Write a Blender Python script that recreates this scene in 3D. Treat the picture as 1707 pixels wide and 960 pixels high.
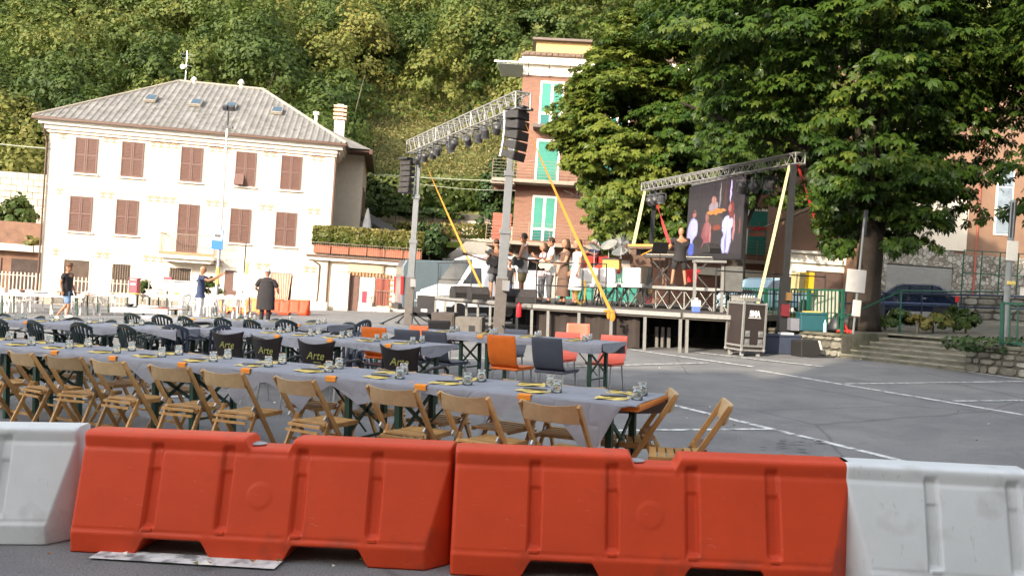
import bpy, bmesh, math, random
import numpy as np
from mathutils import Vector, Matrix, Euler
random.seed(7); np.random.seed(7)
S = bpy.context.scene
for o in list(bpy.data.objects): bpy.data.objects.remove(o)
COL = S.collection
PI = math.pi
# ---------------------------------------------------------------- camera
F_PX, CX, CY, CAM_H = 1400.0, 853.5, 480.0, 1.52
ROLL, PITCH = math.radians(1.5), math.radians(-0.25)
fw = Vector((0, math.cos(PITCH), math.sin(PITCH)))
up0 = Vector((0, -math.sin(PITCH), math.cos(PITCH))); r0 = Vector((1, 0, 0))
rt = r0*math.cos(ROLL) + up0*math.sin(ROLL)
upv = up0*math.cos(ROLL) - r0*math.sin(ROLL)
cd = bpy.data.cameras.new('camera'); cam = bpy.data.objects.new('camera', cd); COL.objects.link(cam)
m = Matrix((rt, upv, -fw)).transposed().to_4x4(); m.translation = Vector((0, 0, CAM_H))
cam.matrix_world = m
cd.sensor_width = 36; cd.lens = 36*F_PX/1707; cd.clip_start = .05; cd.clip_end = 2000
S.camera = cam
# ---------------------------------------------------------------- world, sun, exposure
SUN_EL = math.radians(24); SUN_AZ = Vector((-.55, -.83, 0)).normalized()
w = bpy.data.worlds.new('World'); S.world = w; w.use_nodes = True
nt = w.node_tree; nt.nodes.clear()
sky = nt.nodes.new('ShaderNodeTexSky'); sky.sky_type = 'NISHITA'; sky.sun_disc = False
sky.sun_elevation = SUN_EL; sky.sun_rotation = math.atan2(SUN_AZ.x, SUN_AZ.y)
sky.air_density = 1.2; sky.dust_density = 2.5
bg = nt.nodes.new('ShaderNodeBackground'); bg.inputs[1].default_value = .15
wo = nt.nodes.new('ShaderNodeOutputWorld')
hs_ = nt.nodes.new('ShaderNodeHueSaturation'); hs_.inputs['Saturation'].default_value = .36; nt.links.new(sky.outputs[0], hs_.inputs['Color']); nt.links.new(hs_.outputs[0], bg.inputs[0]); nt.links.new(bg.outputs[0], wo.inputs[0])
sl = bpy.data.lights.new('sun', 'SUN'); sl.energy = 2.15; sl.angle = math.radians(.6); sl.color = (1, .86, .66)
so = bpy.data.objects.new('sun', sl); COL.objects.link(so)
sdir = Vector((SUN_AZ.x*math.cos(SUN_EL), SUN_AZ.y*math.cos(SUN_EL), math.sin(SUN_EL)))
so.rotation_euler = sdir.to_track_quat('Z', 'Y').to_euler(); so.location = sdir*60
S.view_settings.view_transform = 'Standard'; S.view_settings.look = 'None'
S.view_settings.exposure = 1.95; S.view_settings.gamma = 1.0
S.render.engine = 'CYCLES'
S.cycles.max_bounces = 5; S.cycles.transparent_max_bounces = 8
# ---------------------------------------------------------------- measuring
def ray(px, py):
    return fw + rt*((px-CX)/F_PX) + upv*(-(py-CY)/F_PX)
def G(px, py, z=0.0):
    d = ray(px, py); t = (z-CAM_H)/d.z
    return Vector((d.x*t, d.y*t, z))
def A(px, py, Y):
    d = ray(px, py); t = Y/d.y
    return Vector((d.x*t, Y, CAM_H+d.z*t))
def GY(px, Y, z=0.0):
    """point of height z, at depth Y, in image column px (near the horizon)"""
    py = CY
    for _ in range(6):
        p = A(px, py, Y); py += (p.z-z)*F_PX/Y
    p.z = z; return p
LEAN = math.radians(2.4)          # the square slopes a little: plumb things lean this much against it
# ---------------------------------------------------------------- materials
MATS = {}
def mat(name, col, rough=.6, metal=0.0, var=.12, scale=6.0, bump=.0, bscale=40.0, spec=.4, emit=None, trans=0.0, alpha=1.0, coat=0.0, dirt=None, rand=0, scratch=None, crumple=0):
    if name in MATS: return MATS[name]
    m = bpy.data.materials.new(name); m.use_nodes = True; n = m.node_tree.nodes; l = m.node_tree.links
    b = n['Principled BSDF']
    b.inputs['Base Color'].default_value = (*col, 1); b.inputs['Roughness'].default_value = rough
    b.inputs['Metallic'].default_value = metal; b.inputs['Specular IOR Level'].default_value = spec
    if coat: b.inputs['Coat Weight'].default_value = coat
    tc = n.new('ShaderNodeTexCoord')
    if var > 0:
        nz = n.new('ShaderNodeTexNoise'); nz.inputs['Scale'].default_value = scale; nz.inputs['Detail'].default_value = 6; nz.inputs['Roughness'].default_value = .65
        l.new(tc.outputs['Object'], nz.inputs['Vector'])
        r = n.new('ShaderNodeValToRGB'); r.color_ramp.elements[0].position = .3; r.color_ramp.elements[1].position = .7
        r.color_ramp.elements[0].color = (*[c*(1-var) for c in col], 1)
        r.color_ramp.elements[1].color = (*[min(1, c*(1+var)) for c in col], 1)
        l.new(nz.outputs['Fac'], r.inputs[0])
        out = r.outputs[0]
        if dirt:
            n2 = n.new('ShaderNodeTexNoise'); n2.inputs['Scale'].default_value = dirt[1]; n2.inputs['Detail'].default_value = 8
            l.new(tc.outputs['Object'], n2.inputs['Vector'])
            r2 = n.new('ShaderNodeValToRGB'); r2.color_ramp.elements[0].position = dirt[2]; r2.color_ramp.elements[1].position = dirt[2]+.12
            l.new(n2.outputs['Fac'], r2.inputs[0])
            mx = n.new('ShaderNodeMix'); mx.data_type = 'RGBA'; mx.inputs[7].default_value = (*dirt[0], 1)
            mm = n.new('ShaderNodeMath'); mm.operation = 'MULTIPLY'; mm.inputs[1].default_value = dirt[3]
            l.new(r2.outputs[0], mm.inputs[0]); l.new(mm.outputs[0], mx.inputs[0]); l.new(out, mx.inputs[6]); out = mx.outputs[2]
        if scratch:
            mp_ = n.new('ShaderNodeMapping'); mp_.inputs['Scale'].default_value = scratch[1]; mp_.inputs['Rotation'].default_value = (.1, .3, .2); l.new(tc.outputs['Object'], mp_.inputs[0])
            n4 = n.new('ShaderNodeTexNoise'); n4.inputs['Scale'].default_value = 3; n4.inputs['Detail'].default_value = 10; n4.inputs['Roughness'].default_value = .8; l.new(mp_.outputs[0], n4.inputs['Vector'])
            r5 = n.new('ShaderNodeValToRGB'); r5.color_ramp.elements[0].position = .60; r5.color_ramp.elements[1].position = .66; l.new(n4.outputs['Fac'], r5.inputs[0])
            m5 = n.new('ShaderNodeMix'); m5.data_type = 'RGBA'; m5.inputs[7].default_value = (*scratch[0], 1); q5 = n.new('ShaderNodeMath'); q5.operation = 'MULTIPLY'; q5.inputs[1].default_value = scratch[2]
            l.new(r5.outputs[0], q5.inputs[0]); l.new(q5.outputs[0], m5.inputs[0]); l.new(out, m5.inputs[6]); out = m5.outputs[2]
        if rand:
            oi = n.new('ShaderNodeObjectInfo'); mr_ = n.new('ShaderNodeMapRange'); mr_.inputs[3].default_value = 1-rand; mr_.inputs[4].default_value = 1+rand
            hv = n.new('ShaderNodeHueSaturation'); l.new(oi.outputs['Random'], mr_.inputs[0]); l.new(mr_.outputs[0], hv.inputs['Value']); l.new(out, hv.inputs['Color']); out = hv.outputs[0]
        l.new(out, b.inputs['Base Color'])
    if bump > 0:
        n3 = n.new('ShaderNodeTexNoise'); n3.inputs['Scale'].default_value = bscale; n3.inputs['Detail'].default_value = 5
        l.new(tc.outputs['Object'], n3.inputs['Vector'])
        bp = n.new('ShaderNodeBump'); bp.inputs['Strength'].default_value = bump; bp.inputs['Distance'].default_value = .02
        l.new(n3.outputs['Fac'], bp.inputs['Height']); l.new(bp.outputs[0], b.inputs['Normal'])
    if crumple:
        vo = n.new('ShaderNodeTexVoronoi'); vo.feature = 'DISTANCE_TO_EDGE'; vo.inputs['Scale'].default_value = 3.5; nw = n.new('ShaderNodeTexNoise'); nw.inputs['Scale'].default_value = 4
        mw = n.new('ShaderNodeMix'); mw.data_type = 'RGBA'; mw.inputs[0].default_value = .25; l.new(tc.outputs['Object'], nw.inputs['Vector']); l.new(tc.outputs['Object'], mw.inputs[6]); l.new(nw.outputs['Color'], mw.inputs[7]); l.new(mw.outputs[2], vo.inputs['Vector'])
        sq = n.new('ShaderNodeMath'); sq.operation = 'POWER'; sq.inputs[1].default_value = .5; l.new(vo.outputs['Distance'], sq.inputs[0])
        b2 = n.new('ShaderNodeBump'); b2.inputs['Strength'].default_value = crumple; b2.inputs['Distance'].default_value = .03; l.new(sq.outputs[0], b2.inputs['Height']); 
        if bump > 0: l.new(bp.outputs[0], b2.inputs['Normal'])
        l.new(b2.outputs[0], b.inputs['Normal'])
    if emit:
        b.inputs['Emission Color'].default_value = (*emit[0], 1); b.inputs['Emission Strength'].default_value = emit[1]
    if trans: b.inputs['Transmission Weight'].default_value = trans
    if alpha < 1: b.inputs['Alpha'].default_value = alpha
    MATS[name] = m; return m
def leafmat(name, c0, c1, c2, trans=.35, rough=.5):
    """foliage: colour runs along the 'tint' value of each leaf"""
    m = bpy.data.materials.new(name); m.use_nodes = True; n = m.node_tree.nodes; l = m.node_tree.links
    b = n['Principled BSDF']; b.inputs['Roughness'].default_value = rough; b.inputs['Specular IOR Level'].default_value = .25
    at = n.new('ShaderNodeAttribute'); at.attribute_name = 'tint'
    r = n.new('ShaderNodeValToRGB'); r.color_ramp.elements[0].color = (*c0, 1); r.color_ramp.elements[1].color = (*c2, 1)
    e = r.color_ramp.elements.new(.5); e.color = (*c1, 1)
    l.new(at.outputs['Fac'], r.inputs[0]); l.new(r.outputs[0], b.inputs['Base Color'])
    t = n.new('ShaderNodeBsdfTranslucent'); l.new(r.outputs[0], t.inputs[0])
    mx = n.new('ShaderNodeMixShader'); mx.inputs[0].default_value = trans
    l.new(b.outputs[0], mx.inputs[1]); l.new(t.outputs[0], mx.inputs[2]); l.new(mx.outputs[0], n['Material Output'].inputs[0])
    return m
# ---------------------------------------------------------------- mesh builder
class MB:
    def __init__(s): s.v = []; s.f = []; s.mi = []; s.cur = 0
    def add(s, vs, fs):
        b = len(s.v); s.v += [tuple(x) for x in vs]; s.f += [tuple(i+b for i in f) for f in fs]; s.mi += [s.cur]*len(fs); return s
    def box(s, c, d, rz=0, M=None):
        x, y, z = d[0]/2, d[1]/2, d[2]/2
        vs = [Vector((a*x, b*y, e*z)) for e in (-1, 1) for a, b in ((-1, -1), (1, -1), (1, 1), (-1, 1))]
        R = M if M is not None else Matrix.Rotation(rz, 3, 'Z')
        return s.add([R @ v + Vector(c) for v in vs], [(3, 2, 1, 0), (4, 5, 6, 7), (0, 1, 5, 4), (1, 2, 6, 5), (2, 3, 7, 6), (3, 0, 4, 7)])
    def bx(s, x0, x1, y0, y1, z0, z1):
        return s.box(((x0+x1)/2, (y0+y1)/2, (z0+z1)/2), (abs(x1-x0), abs(y1-y0), abs(z1-z0)))
    def beam(s, p, q, w, h=None, up=Vector((0, 0, 1))):
        p = Vector(p); q = Vector(q); d = q-p; L = d.length
        if L < 1e-6: return s
        y = d/L; x = y.cross(up)
        if x.length < 1e-3: x = y.cross(Vector((0, 1, 0)))
        x.normalize(); z = x.cross(y)
        return s.box((p+q)/2, (w, L, h or w), M=Matrix((x, y, z)).transposed())
    def cyl(s, p, q, r0, r1=None, n=8, cap=True):
        p = Vector(p); q = Vector(q); d = (q-p)
        if d.length < 1e-7: return s
        d.normalize()
        x = d.orthogonal().normalized(); y = d.cross(x); r1 = r0 if r1 is None else r1
        vs = [p+(x*math.cos(2*PI*i/n)+y*math.sin(2*PI*i/n))*r0 for i in range(n)] + [q+(x*math.cos(2*PI*i/n)+y*math.sin(2*PI*i/n))*r1 for i in range(n)]
        fs = [(i, (i+1) % n, n+(i+1) % n, n+i) for i in range(n)]
        if cap: fs += [tuple(range(n-1, -1, -1)), tuple(range(n, 2*n))]
        return s.add(vs, fs)
    def tube(s, pts, r, n=6):
        for a, b in zip(pts[:-1], pts[1:]): s.cyl(a, b, r, r, n)
        return s
    def lathe(s, prof, n=12, c=(0, 0, 0), M=None):
        R = M or Matrix.Identity(3); c = Vector(c); vs = []
        for r, z in prof:
            for i in range(n): vs.append(R @ Vector((r*math.cos(2*PI*i/n), r*math.sin(2*PI*i/n), z)) + c)
        fs = []
        for k in range(len(prof)-1):
            for i in range(n): fs.append((k*n+i, k*n+(i+1) % n, (k+1)*n+(i+1) % n, (k+1)*n+i))
        fs += [tuple(range(n-1, -1, -1)), tuple(range((len(prof)-1)*n, len(prof)*n))]
        return s.add(vs, fs)
    def ell(s, c, r, n=10, m=7, M=None):
        prof = [(math.sin(PI*k/m)+1e-4, -math.cos(PI*k/m)) for k in range(m+1)]
        R = (M or Matrix.Identity(3)) @ Matrix.Diagonal(Vector(r))
        return s.lathe(prof, n, c, R)
    def prism(s, poly, a, b, ax='z', M=None):
        """poly in the two other axes, from a to b along ax"""
        n = len(poly); vs = []
        for t in (a, b):
            for (u, v) in poly:
                vs.append({'z': (u, v, t), 'y': (u, t, v), 'x': (t, u, v)}[ax])
        if M: vs = [M @ Vector(v) for v in vs]
        fs = [(i, (i+1) % n, n+(i+1) % n, n+i) for i in range(n)] + [tuple(range(n-1, -1, -1)), tuple(range(n, 2*n))]
        return s.add(vs, fs)
    def quad(s, a, b, c, d): return s.add([a, b, c, d], [(0, 1, 2, 3)])
    def xf(s, M): s.v = [tuple(M @ Vector(v)) for v in s.v]; return s
    def mesh(s, name, mats, smooth=False, fix=True):
        me = bpy.data.meshes.new(name); me.from_pydata(s.v, [], s.f)
        for m in (mats if isinstance(mats, (list, tuple)) else [mats]): me.materials.append(m)
        if len(me.materials) > 1: me.polygons.foreach_set('material_index', s.mi)
        if fix:
            bm = bmesh.new(); bm.from_mesh(me); bmesh.ops.recalc_face_normals(bm, faces=bm.faces); bm.to_mesh(me); bm.free()
        if smooth:
            me.polygons.foreach_set('use_smooth', [True]*len(me.polygons))
        me.update(); return me
    def build(s, name, mats, parent=None, smooth=False, bevel=0, fix=True, kind=None, label=None, loc=None):
        o = bpy.data.objects.new(name, s.mesh(name, mats, smooth, fix)); COL.objects.link(o)
        if parent is not None: o.parent = parent
        if loc is not None: o.location = loc
        if bevel:
            b = o.modifiers.new('bevel', 'BEVEL'); b.width = bevel; b.segments = 2; b.limit_method = 'ANGLE'; b.angle_limit = math.radians(40)
            if smooth: pass
        if smooth:
            try:
                e = o.modifiers.new('wn', 'WEIGHTED_NORMAL'); e.keep_sharp = True
            except Exception: pass
        if kind: o['kind'] = kind
        if label: o['label'] = label
        return o
def tag(o, label=None, cat=None, group=None, kind=None):
    if label: o['label'] = label
    if cat: o['category'] = cat
    if group: o['group'] = group
    if kind: o['kind'] = kind
    return o
def thing(name, label, cat, loc=(0, 0, 0), rz=0, group=None, plumb=False, tilt=None):
    o = bpy.data.objects.new(name, None); COL.objects.link(o); o.empty_display_size = .1
    tag(o, label, cat, group); put(o, loc, rz, plumb, tilt); return o
def put(o, loc, rz=0, plumb=False, tilt=None):
    R = Matrix.Rotation(rz, 4, 'Z')
    if plumb: R = Matrix.Rotation(LEAN, 4, 'Y') @ R
    if tilt: R = R @ Matrix.Rotation(tilt[0], 4, 'X') @ Matrix.Rotation(tilt[1], 4, 'Y')
    o.location = loc; o.rotation_euler = R.to_euler()
def copy_tree(o, loc=None, rz=0, label=None, plumb=False, tilt=None, parent=None, group=None):
    c = o.copy(); COL.objects.link(c)
    if parent is not None: c.parent = parent
    for ch in o.children: copy_tree(ch, parent=c)
    if loc is not None: put(c, loc, rz, plumb, tilt)
    if label: c['label'] = label
    if group: c['group'] = group
    return c
def share(o, parent, loc, rot=(0, 0, 0), scale=(1, 1, 1)):
    c = o.copy(); COL.objects.link(c); c.parent = parent; c.location = loc; c.rotation_euler = rot; c.scale = scale; return c
ORD = ['first', 'second', 'third', 'fourth', 'fifth', 'sixth', 'seventh', 'eighth', 'ninth', 'tenth', 'eleventh', 'twelfth', 'thirteenth', 'fourteenth', 'fifteenth', 'sixteenth', 'seventeenth', 'eighteenth', 'nineteenth', 'twentieth']
# ================================================================ THE SETTING
def asphalt():
    m = mat('asphalt', (.105, .103, .108), rough=.9, var=0)
    n = m.node_tree.nodes; l = m.node_tree.links; b = n['Principled BSDF']; tc = [x for x in n if x.type == 'TEX_COORD'][0]
    a = n.new('ShaderNodeTexNoise'); a.inputs['Scale'].default_value = .35; a.inputs['Detail'].default_value = 8; a.inputs['Roughness'].default_value = .7
    c = n.new('ShaderNodeTexNoise'); c.inputs['Scale'].default_value = 90; c.inputs['Detail'].default_value = 3
    l.new(tc.outputs['Object'], a.inputs['Vector']); l.new(tc.outputs['Object'], c.inputs['Vector'])
    r = n.new('ShaderNodeValToRGB'); r.color_ramp.elements[0].position = .3; r.color_ramp.elements[1].position = .72
    r.color_ramp.elements[0].color = (.135, .135, .142, 1); r.color_ramp.elements[1].color = (.21, .205, .20, 1); l.new(a.outputs['Fac'], r.inputs[0])
    r2 = n.new('ShaderNodeValToRGB'); r2.color_ramp.elements[0].position = .35; r2.color_ramp.elements[1].position = .65
    r2.color_ramp.elements[0].color = (.72, .72, .72, 1); r2.color_ramp.elements[1].color = (1.25, 1.25, 1.25, 1); l.new(c.outputs['Fac'], r2.inputs[0])
    mx = n.new('ShaderNodeMix'); mx.data_type = 'RGBA'; mx.blend_type = 'MULTIPLY'; mx.inputs[0].default_value = 1
    l.new(r.outputs[0], mx.inputs[6]); l.new(r2.outputs[0], mx.inputs[7])
    v = n.new('ShaderNodeTexVoronoi'); v.feature = 'DISTANCE_TO_EDGE'; v.inputs['Scale'].default_value = .28
    nz = n.new('ShaderNodeTexNoise'); nz.inputs['Scale'].default_value = 1.3; nz.inputs['Detail'].default_value = 5
    ad = n.new('ShaderNodeMix'); ad.data_type = 'RGBA'; ad.inputs[0].default_value = .12
    l.new(tc.outputs['Object'], nz.inputs['Vector']); l.new(tc.outputs['Object'], ad.inputs[6]); l.new(nz.outputs['Color'], ad.inputs[7]); l.new(ad.outputs[2], v.inputs['Vector'])
    r3 = n.new('ShaderNodeValToRGB'); r3.color_ramp.elements[0].position = .0; r3.color_ramp.elements[1].position = .006
    r3.color_ramp.elements[0].color = (.62, .62, .62, 1); r3.color_ramp.elements[1].color = (1, 1, 1, 1); l.new(v.outputs['Distance'], r3.inputs[0])
    m2 = n.new('ShaderNodeMix'); m2.data_type = 'RGBA'; m2.blend_type = 'MULTIPLY'; m2.inputs[0].default_value = 1
    l.new(mx.outputs[2], m2.inputs[6]); l.new(r3.outputs[0], m2.inputs[7]); 
    p1 = n.new('ShaderNodeTexNoise'); p1.inputs['Scale'].default_value = .9; p1.inputs['Detail'].default_value = 10; p1.inputs['Roughness'].default_value = .75; p1.inputs['Distortion'].default_value = .6
    l.new(tc.outputs['Object'], p1.inputs['Vector']); r4 = n.new('ShaderNodeValToRGB'); r4.color_ramp.elements[0].position = .40; r4.color_ramp.elements[1].position = .56
    r4.color_ramp.elements[0].color = (.84, .84, .845, 1); r4.color_ramp.elements[1].color = (1.10, 1.09, 1.06, 1); l.new(p1.outputs['Fac'], r4.inputs[0])
    p2 = n.new('ShaderNodeTexNoise'); p2.inputs['Scale'].default_value = 14; p2.inputs['Detail'].default_value = 6; l.new(tc.outputs['Object'], p2.inputs['Vector'])
    r5 = n.new('ShaderNodeValToRGB'); r5.color_ramp.elements[0].position = .62; r5.color_ramp.elements[1].position = .70; r5.color_ramp.elements[0].color = (1, 1, 1, 1); r5.color_ramp.elements[1].color = (.66, .65, .64, 1); l.new(p2.outputs['Fac'], r5.inputs[0])
    m3 = n.new('ShaderNodeMix'); m3.data_type = 'RGBA'; m3.blend_type = 'MULTIPLY'; m3.inputs[0].default_value = .8; l.new(m2.outputs[2], m3.inputs[6]); l.new(r4.outputs[0], m3.inputs[7])
    m4 = n.new('ShaderNodeMix'); m4.data_type = 'RGBA'; m4.blend_type = 'MULTIPLY'; m4.inputs[0].default_value = .6; l.new(m3.outputs[2], m4.inputs[6]); l.new(r5.outputs[0], m4.inputs[7]); l.new(m4.outputs[2], b.inputs['Base Color'])
    bp = n.new('ShaderNodeBump'); bp.inputs['Strength'].default_value = .5; bp.inputs['Distance'].default_value = .01
    l.new(c.outputs['Fac'], bp.inputs['Height']); l.new(bp.outputs[0], b.inputs['Normal'])
    return m
M_ASPH = asphalt()
M_GRASS = mat('dry_grass', (.16, .15, .045), rough=.95, var=.35, scale=.8, bump=.8, bscale=6)
M_PAINT = mat('road_paint', (.62, .62, .6), rough=.8, var=.2, scale=12, dirt=((.15, .15, .15), 9, .49, .85))
MB().quad((-300, -300, 0), (300, -300, 0), (300, 400, 0), (-300, 400, 0)).build('ground', M_ASPH, fix=False, kind='structure')
def line(name, a, b, w0, z=.004):
    p = G(*a); q = G(*b); d = (q-p); n = Vector((-d.y, d.x, 0)).normalized()*w0/2
    mb = MB(); mb.quad(*[Vector((v.x, v.y, z)) for v in (p-n, q-n, q+n, p+n)])
    return mb
mk = [((1085, 666), (1590, 789), .09), ((905, 719), (1290, 715), .09), ((1262, 617), (1707, 692), .10), ((1410, 640), (1707, 636), .09), ((1590, 669), (1707, 668), .09),
      ((1575, 615), (1707, 633), .09), ((1415, 787), (1590, 789), .08), ((160, 926), (465, 944), .14), ((1050, 583), (1255, 612), .12), ((1160, 588), (1372, 612), .12),
      ((330, 640), (620, 636), .09), ((60, 668), (330, 662), .08), ((950, 612), (1180, 606), .08), ((620, 600), (860, 598), .08)]
for i, (a, b, w_) in enumerate(mk):
    o = line('road_marking', a, b, w_, .004+.0012*i).build('road_marking', M_PAINT, fix=False, kind='structure')
# oil stain specks on the asphalt
mb = MB(); st = mat('oil_stain', (.055, .055, .056), rough=.6, var=.2)
for i in range(13):
    c = G(random.gauss(1312, 20), random.gauss(745, 5)); r = random.uniform(.008, .034)
    pts = [(c.x+r*1.9*math.cos(a)*random.uniform(.5, 1.3), c.y+r*math.sin(a)*random.uniform(.5, 1.3), .026+i*.0004) for a in [k*PI/7 for k in range(14)]]
    mb.add(pts, [tuple(range(14))])
mb.build('oil_stain', st, fix=False, kind='structure')
lt = [mat('litter_%d' % i, c_, rough=.9, var=0) for i, c_ in enumerate([(.7, .68, .6), (.30, .14, .05), (.16, .15, .05)])]
for k in range(3):
    mb = MB()
    for i in range(40):
        c = G(random.uniform(0, 1707), random.uniform(600, 958)); r = random.uniform(.008, .028); a0 = random.uniform(0, 6)
        mb.add([(c.x+r*math.cos(a0+q)*(1.6 if q < 1 else 1), c.y+r*math.sin(a0+q), .03+.01*(j % 2)) for j, q in enumerate((0, 1.4, 3.1, 4.6))], [(0, 1, 2, 3)])
    mb.build('litter', lt[k], fix=False, kind='stuff')
# ---- upper terrace on the right
M_STEP = mat('old_concrete', (.12, .11, .082), rough=.95, var=.3, scale=3, bump=.6, bscale=14, dirt=((.05, .06, .03), 2.2, .5, .7))
M_STONE = [mat('wall_stone_%s' % c, col, rough=.95, var=.3, scale=7, bump=.8, bscale=16) for c, col in (('a', (.19, .175, .14)), ('b', (.13, .12, .095)), ('c', (.25, .235, .195)))]
M_NOSE = mat('worn_nosing', (.21, .195, .15), rough=.9, var=.35, scale=5)
M_MORT = mat('mortar', (.08, .075, .06), rough=1, var=.25, scale=8)
TZ = .56
E0 = Vector((6.5, 22.4, 0)); E1 = Vector((7.75, 19.7, 0)); E2 = Vector((9.15, 16.9, 0)); E3 = Vector((10.6, 14.0, 0)); E4 = Vector((14, 7, 0))
ed = (E2-E1).normalized(); en = Vector((-ed.y, ed.x, 0))       # en points up-hill (right/back)
if en.x < 0: en = -en
back = [(60, 5), (60, 70), (9.5, 70), (9, 45)]
NS = 6
stepd = .32
T1_, T2_ = E1+en*stepd*(NS-1), E2+en*stepd*(NS-1)
poly = [E0+en*.2, E1+en*.2, T1_, T2_, E2+en*.2, E4+en*.2]
poly = [(p.x, p.y) for p in poly]+back
mb = MB(); mb.prism(poly, -.2, TZ, 'z'); mb.build('terrace', M_STEP, kind='structure')
st = thing('concrete_steps', 'worn concrete steps climbing from the square to the upper street', 'steps', E1, math.atan2(ed.y, ed.x), group=None)
L = (E2-E1).length
sgn = 1
for i in range(NS):
    # local x along the edge, local y = uphill
    yy = (Matrix.Rotation(-math.atan2(ed.y, ed.x), 3, 'Z') @ en).y; sgn = 1 if yy > 0 else -1
    z1 = TZ*(i+1)/NS+ .004
    m2 = MB().bx(-.05 if i else -.02, L+.02, sgn*i*stepd, sgn*(i+1)*stepd-.003, -.05, z1)
    so_ = m2.build('step', M_STEP, st, bevel=.015)
    MB().bx(-.05 if i else -.02, L+.02, sgn*(i*stepd-.012), sgn*(i*stepd+.05), z1-.030, z1+.004).build('nosing', M_NOSE, so_, bevel=.006)
# low stone walls either side
def stone_wall(name, label, p, q, h, thick=.35, seed=1, cope=True, sc=.24, mats=None, z0=0, plumb=False):
    rnd = random.Random(seed); d = q-p; Lw = Vector((d.x, d.y, 0)).length; a = math.atan2(d.y, d.x)
    t = thing(name, label, 'wall', (p.x, p.y, z0), a, plumb=plumb)
    MB().bx(0, Lw, .03, thick, -.3, h).build('core', M_MORT, t)
    z = 0.0
    while z < h-.05:
        rh = min(rnd.uniform(.6, 1.1)*sc, h-z); x = 0.0
        if h-z-rh < .06: rh = h-z
        while x < Lw-.02:
            ww = min(rnd.uniform(.7, 1.9)*sc, Lw-x)
            if Lw-x-ww < .08: ww = Lw-x
            g = .012; n = 7; cx_, cz_ = x+ww/2, z+rh/2; pts = []
            for (u, v) in ((-1, -.55), (-.6, -1), (.55, -1), (1, -.5), (1, .5), (.6, 1), (-.5, 1), (-1, .6)):
                pts.append((cx_+u*(ww/2-g)*rnd.uniform(.93, 1.03), cz_+v*(rh/2-g)*rnd.uniform(.9, 1.02)))
            dp = rnd.uniform(-.02, .025); vs = [(u, .06, v) for u, v in pts]+[(cx_+(u-cx_)*.9, -dp-.005, cz_+(v-cz_)*.86) for u, v in pts]
            k = len(pts); fs = [(i, (i+1) % k, k+(i+1) % k, k+i) for i in range(k)]+[tuple(range(k, 2*k))]
            MB().add(vs, fs).build('stone', rnd.choice(mats or M_STONE), t)
            x += ww
        z += rh
    if cope:
        x = 0
        while x < Lw-.01:
            ww = min(rnd.uniform(.5, .8), Lw-x)
            MB().bx(x+.004, x+ww-.004, -.04, thick+.04, h, h+.07).build('coping_stone', M_STEP, t, bevel=.01); x += ww
    return t
stone_wall('stone_wall', 'low rubble stone wall with a coping left of the concrete steps', E0, E1, TZ-.07, seed=3)
stone_wall('stone_wall', 'low rubble stone wall with pale stones right of the concrete steps', E2, E3, TZ-.05, seed=5, sc=.2)
# ---- the wooded hill
def hill_z(x, y):
    b = 57 + .10*(x+10)                     # foot line
    t = np.clip((y-b), 0, 400)
    z = 9.0*np.clip((y-b+1.5)/2.0, 0, 1)*0 + t*.62 + 5*np.sin(x*.045+1)*np.clip(t/60, 0, 1) + 2.5*np.sin(x*.11+y*.06)*np.clip(t/30, 0, 1)
    return z
xs = np.linspace(-150, 170, 90); ys = np.linspace(52, 230, 70)
vs = [(x, y, float(hill_z(x, y))-.3) for y in ys for x in xs]
fs = [(j*90+i, j*90+i+1, (j+1)*90+i+1, (j+1)*90+i) for j in range(69) for i in range(89)]
m_hill = mat('hill_soil', (.11, .12, .035), rough=1, var=.5, scale=.25, bump=1, bscale=3)
MB().add(vs, fs).build('hillside', m_hill, smooth=True, fix=False, kind='structure')
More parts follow.
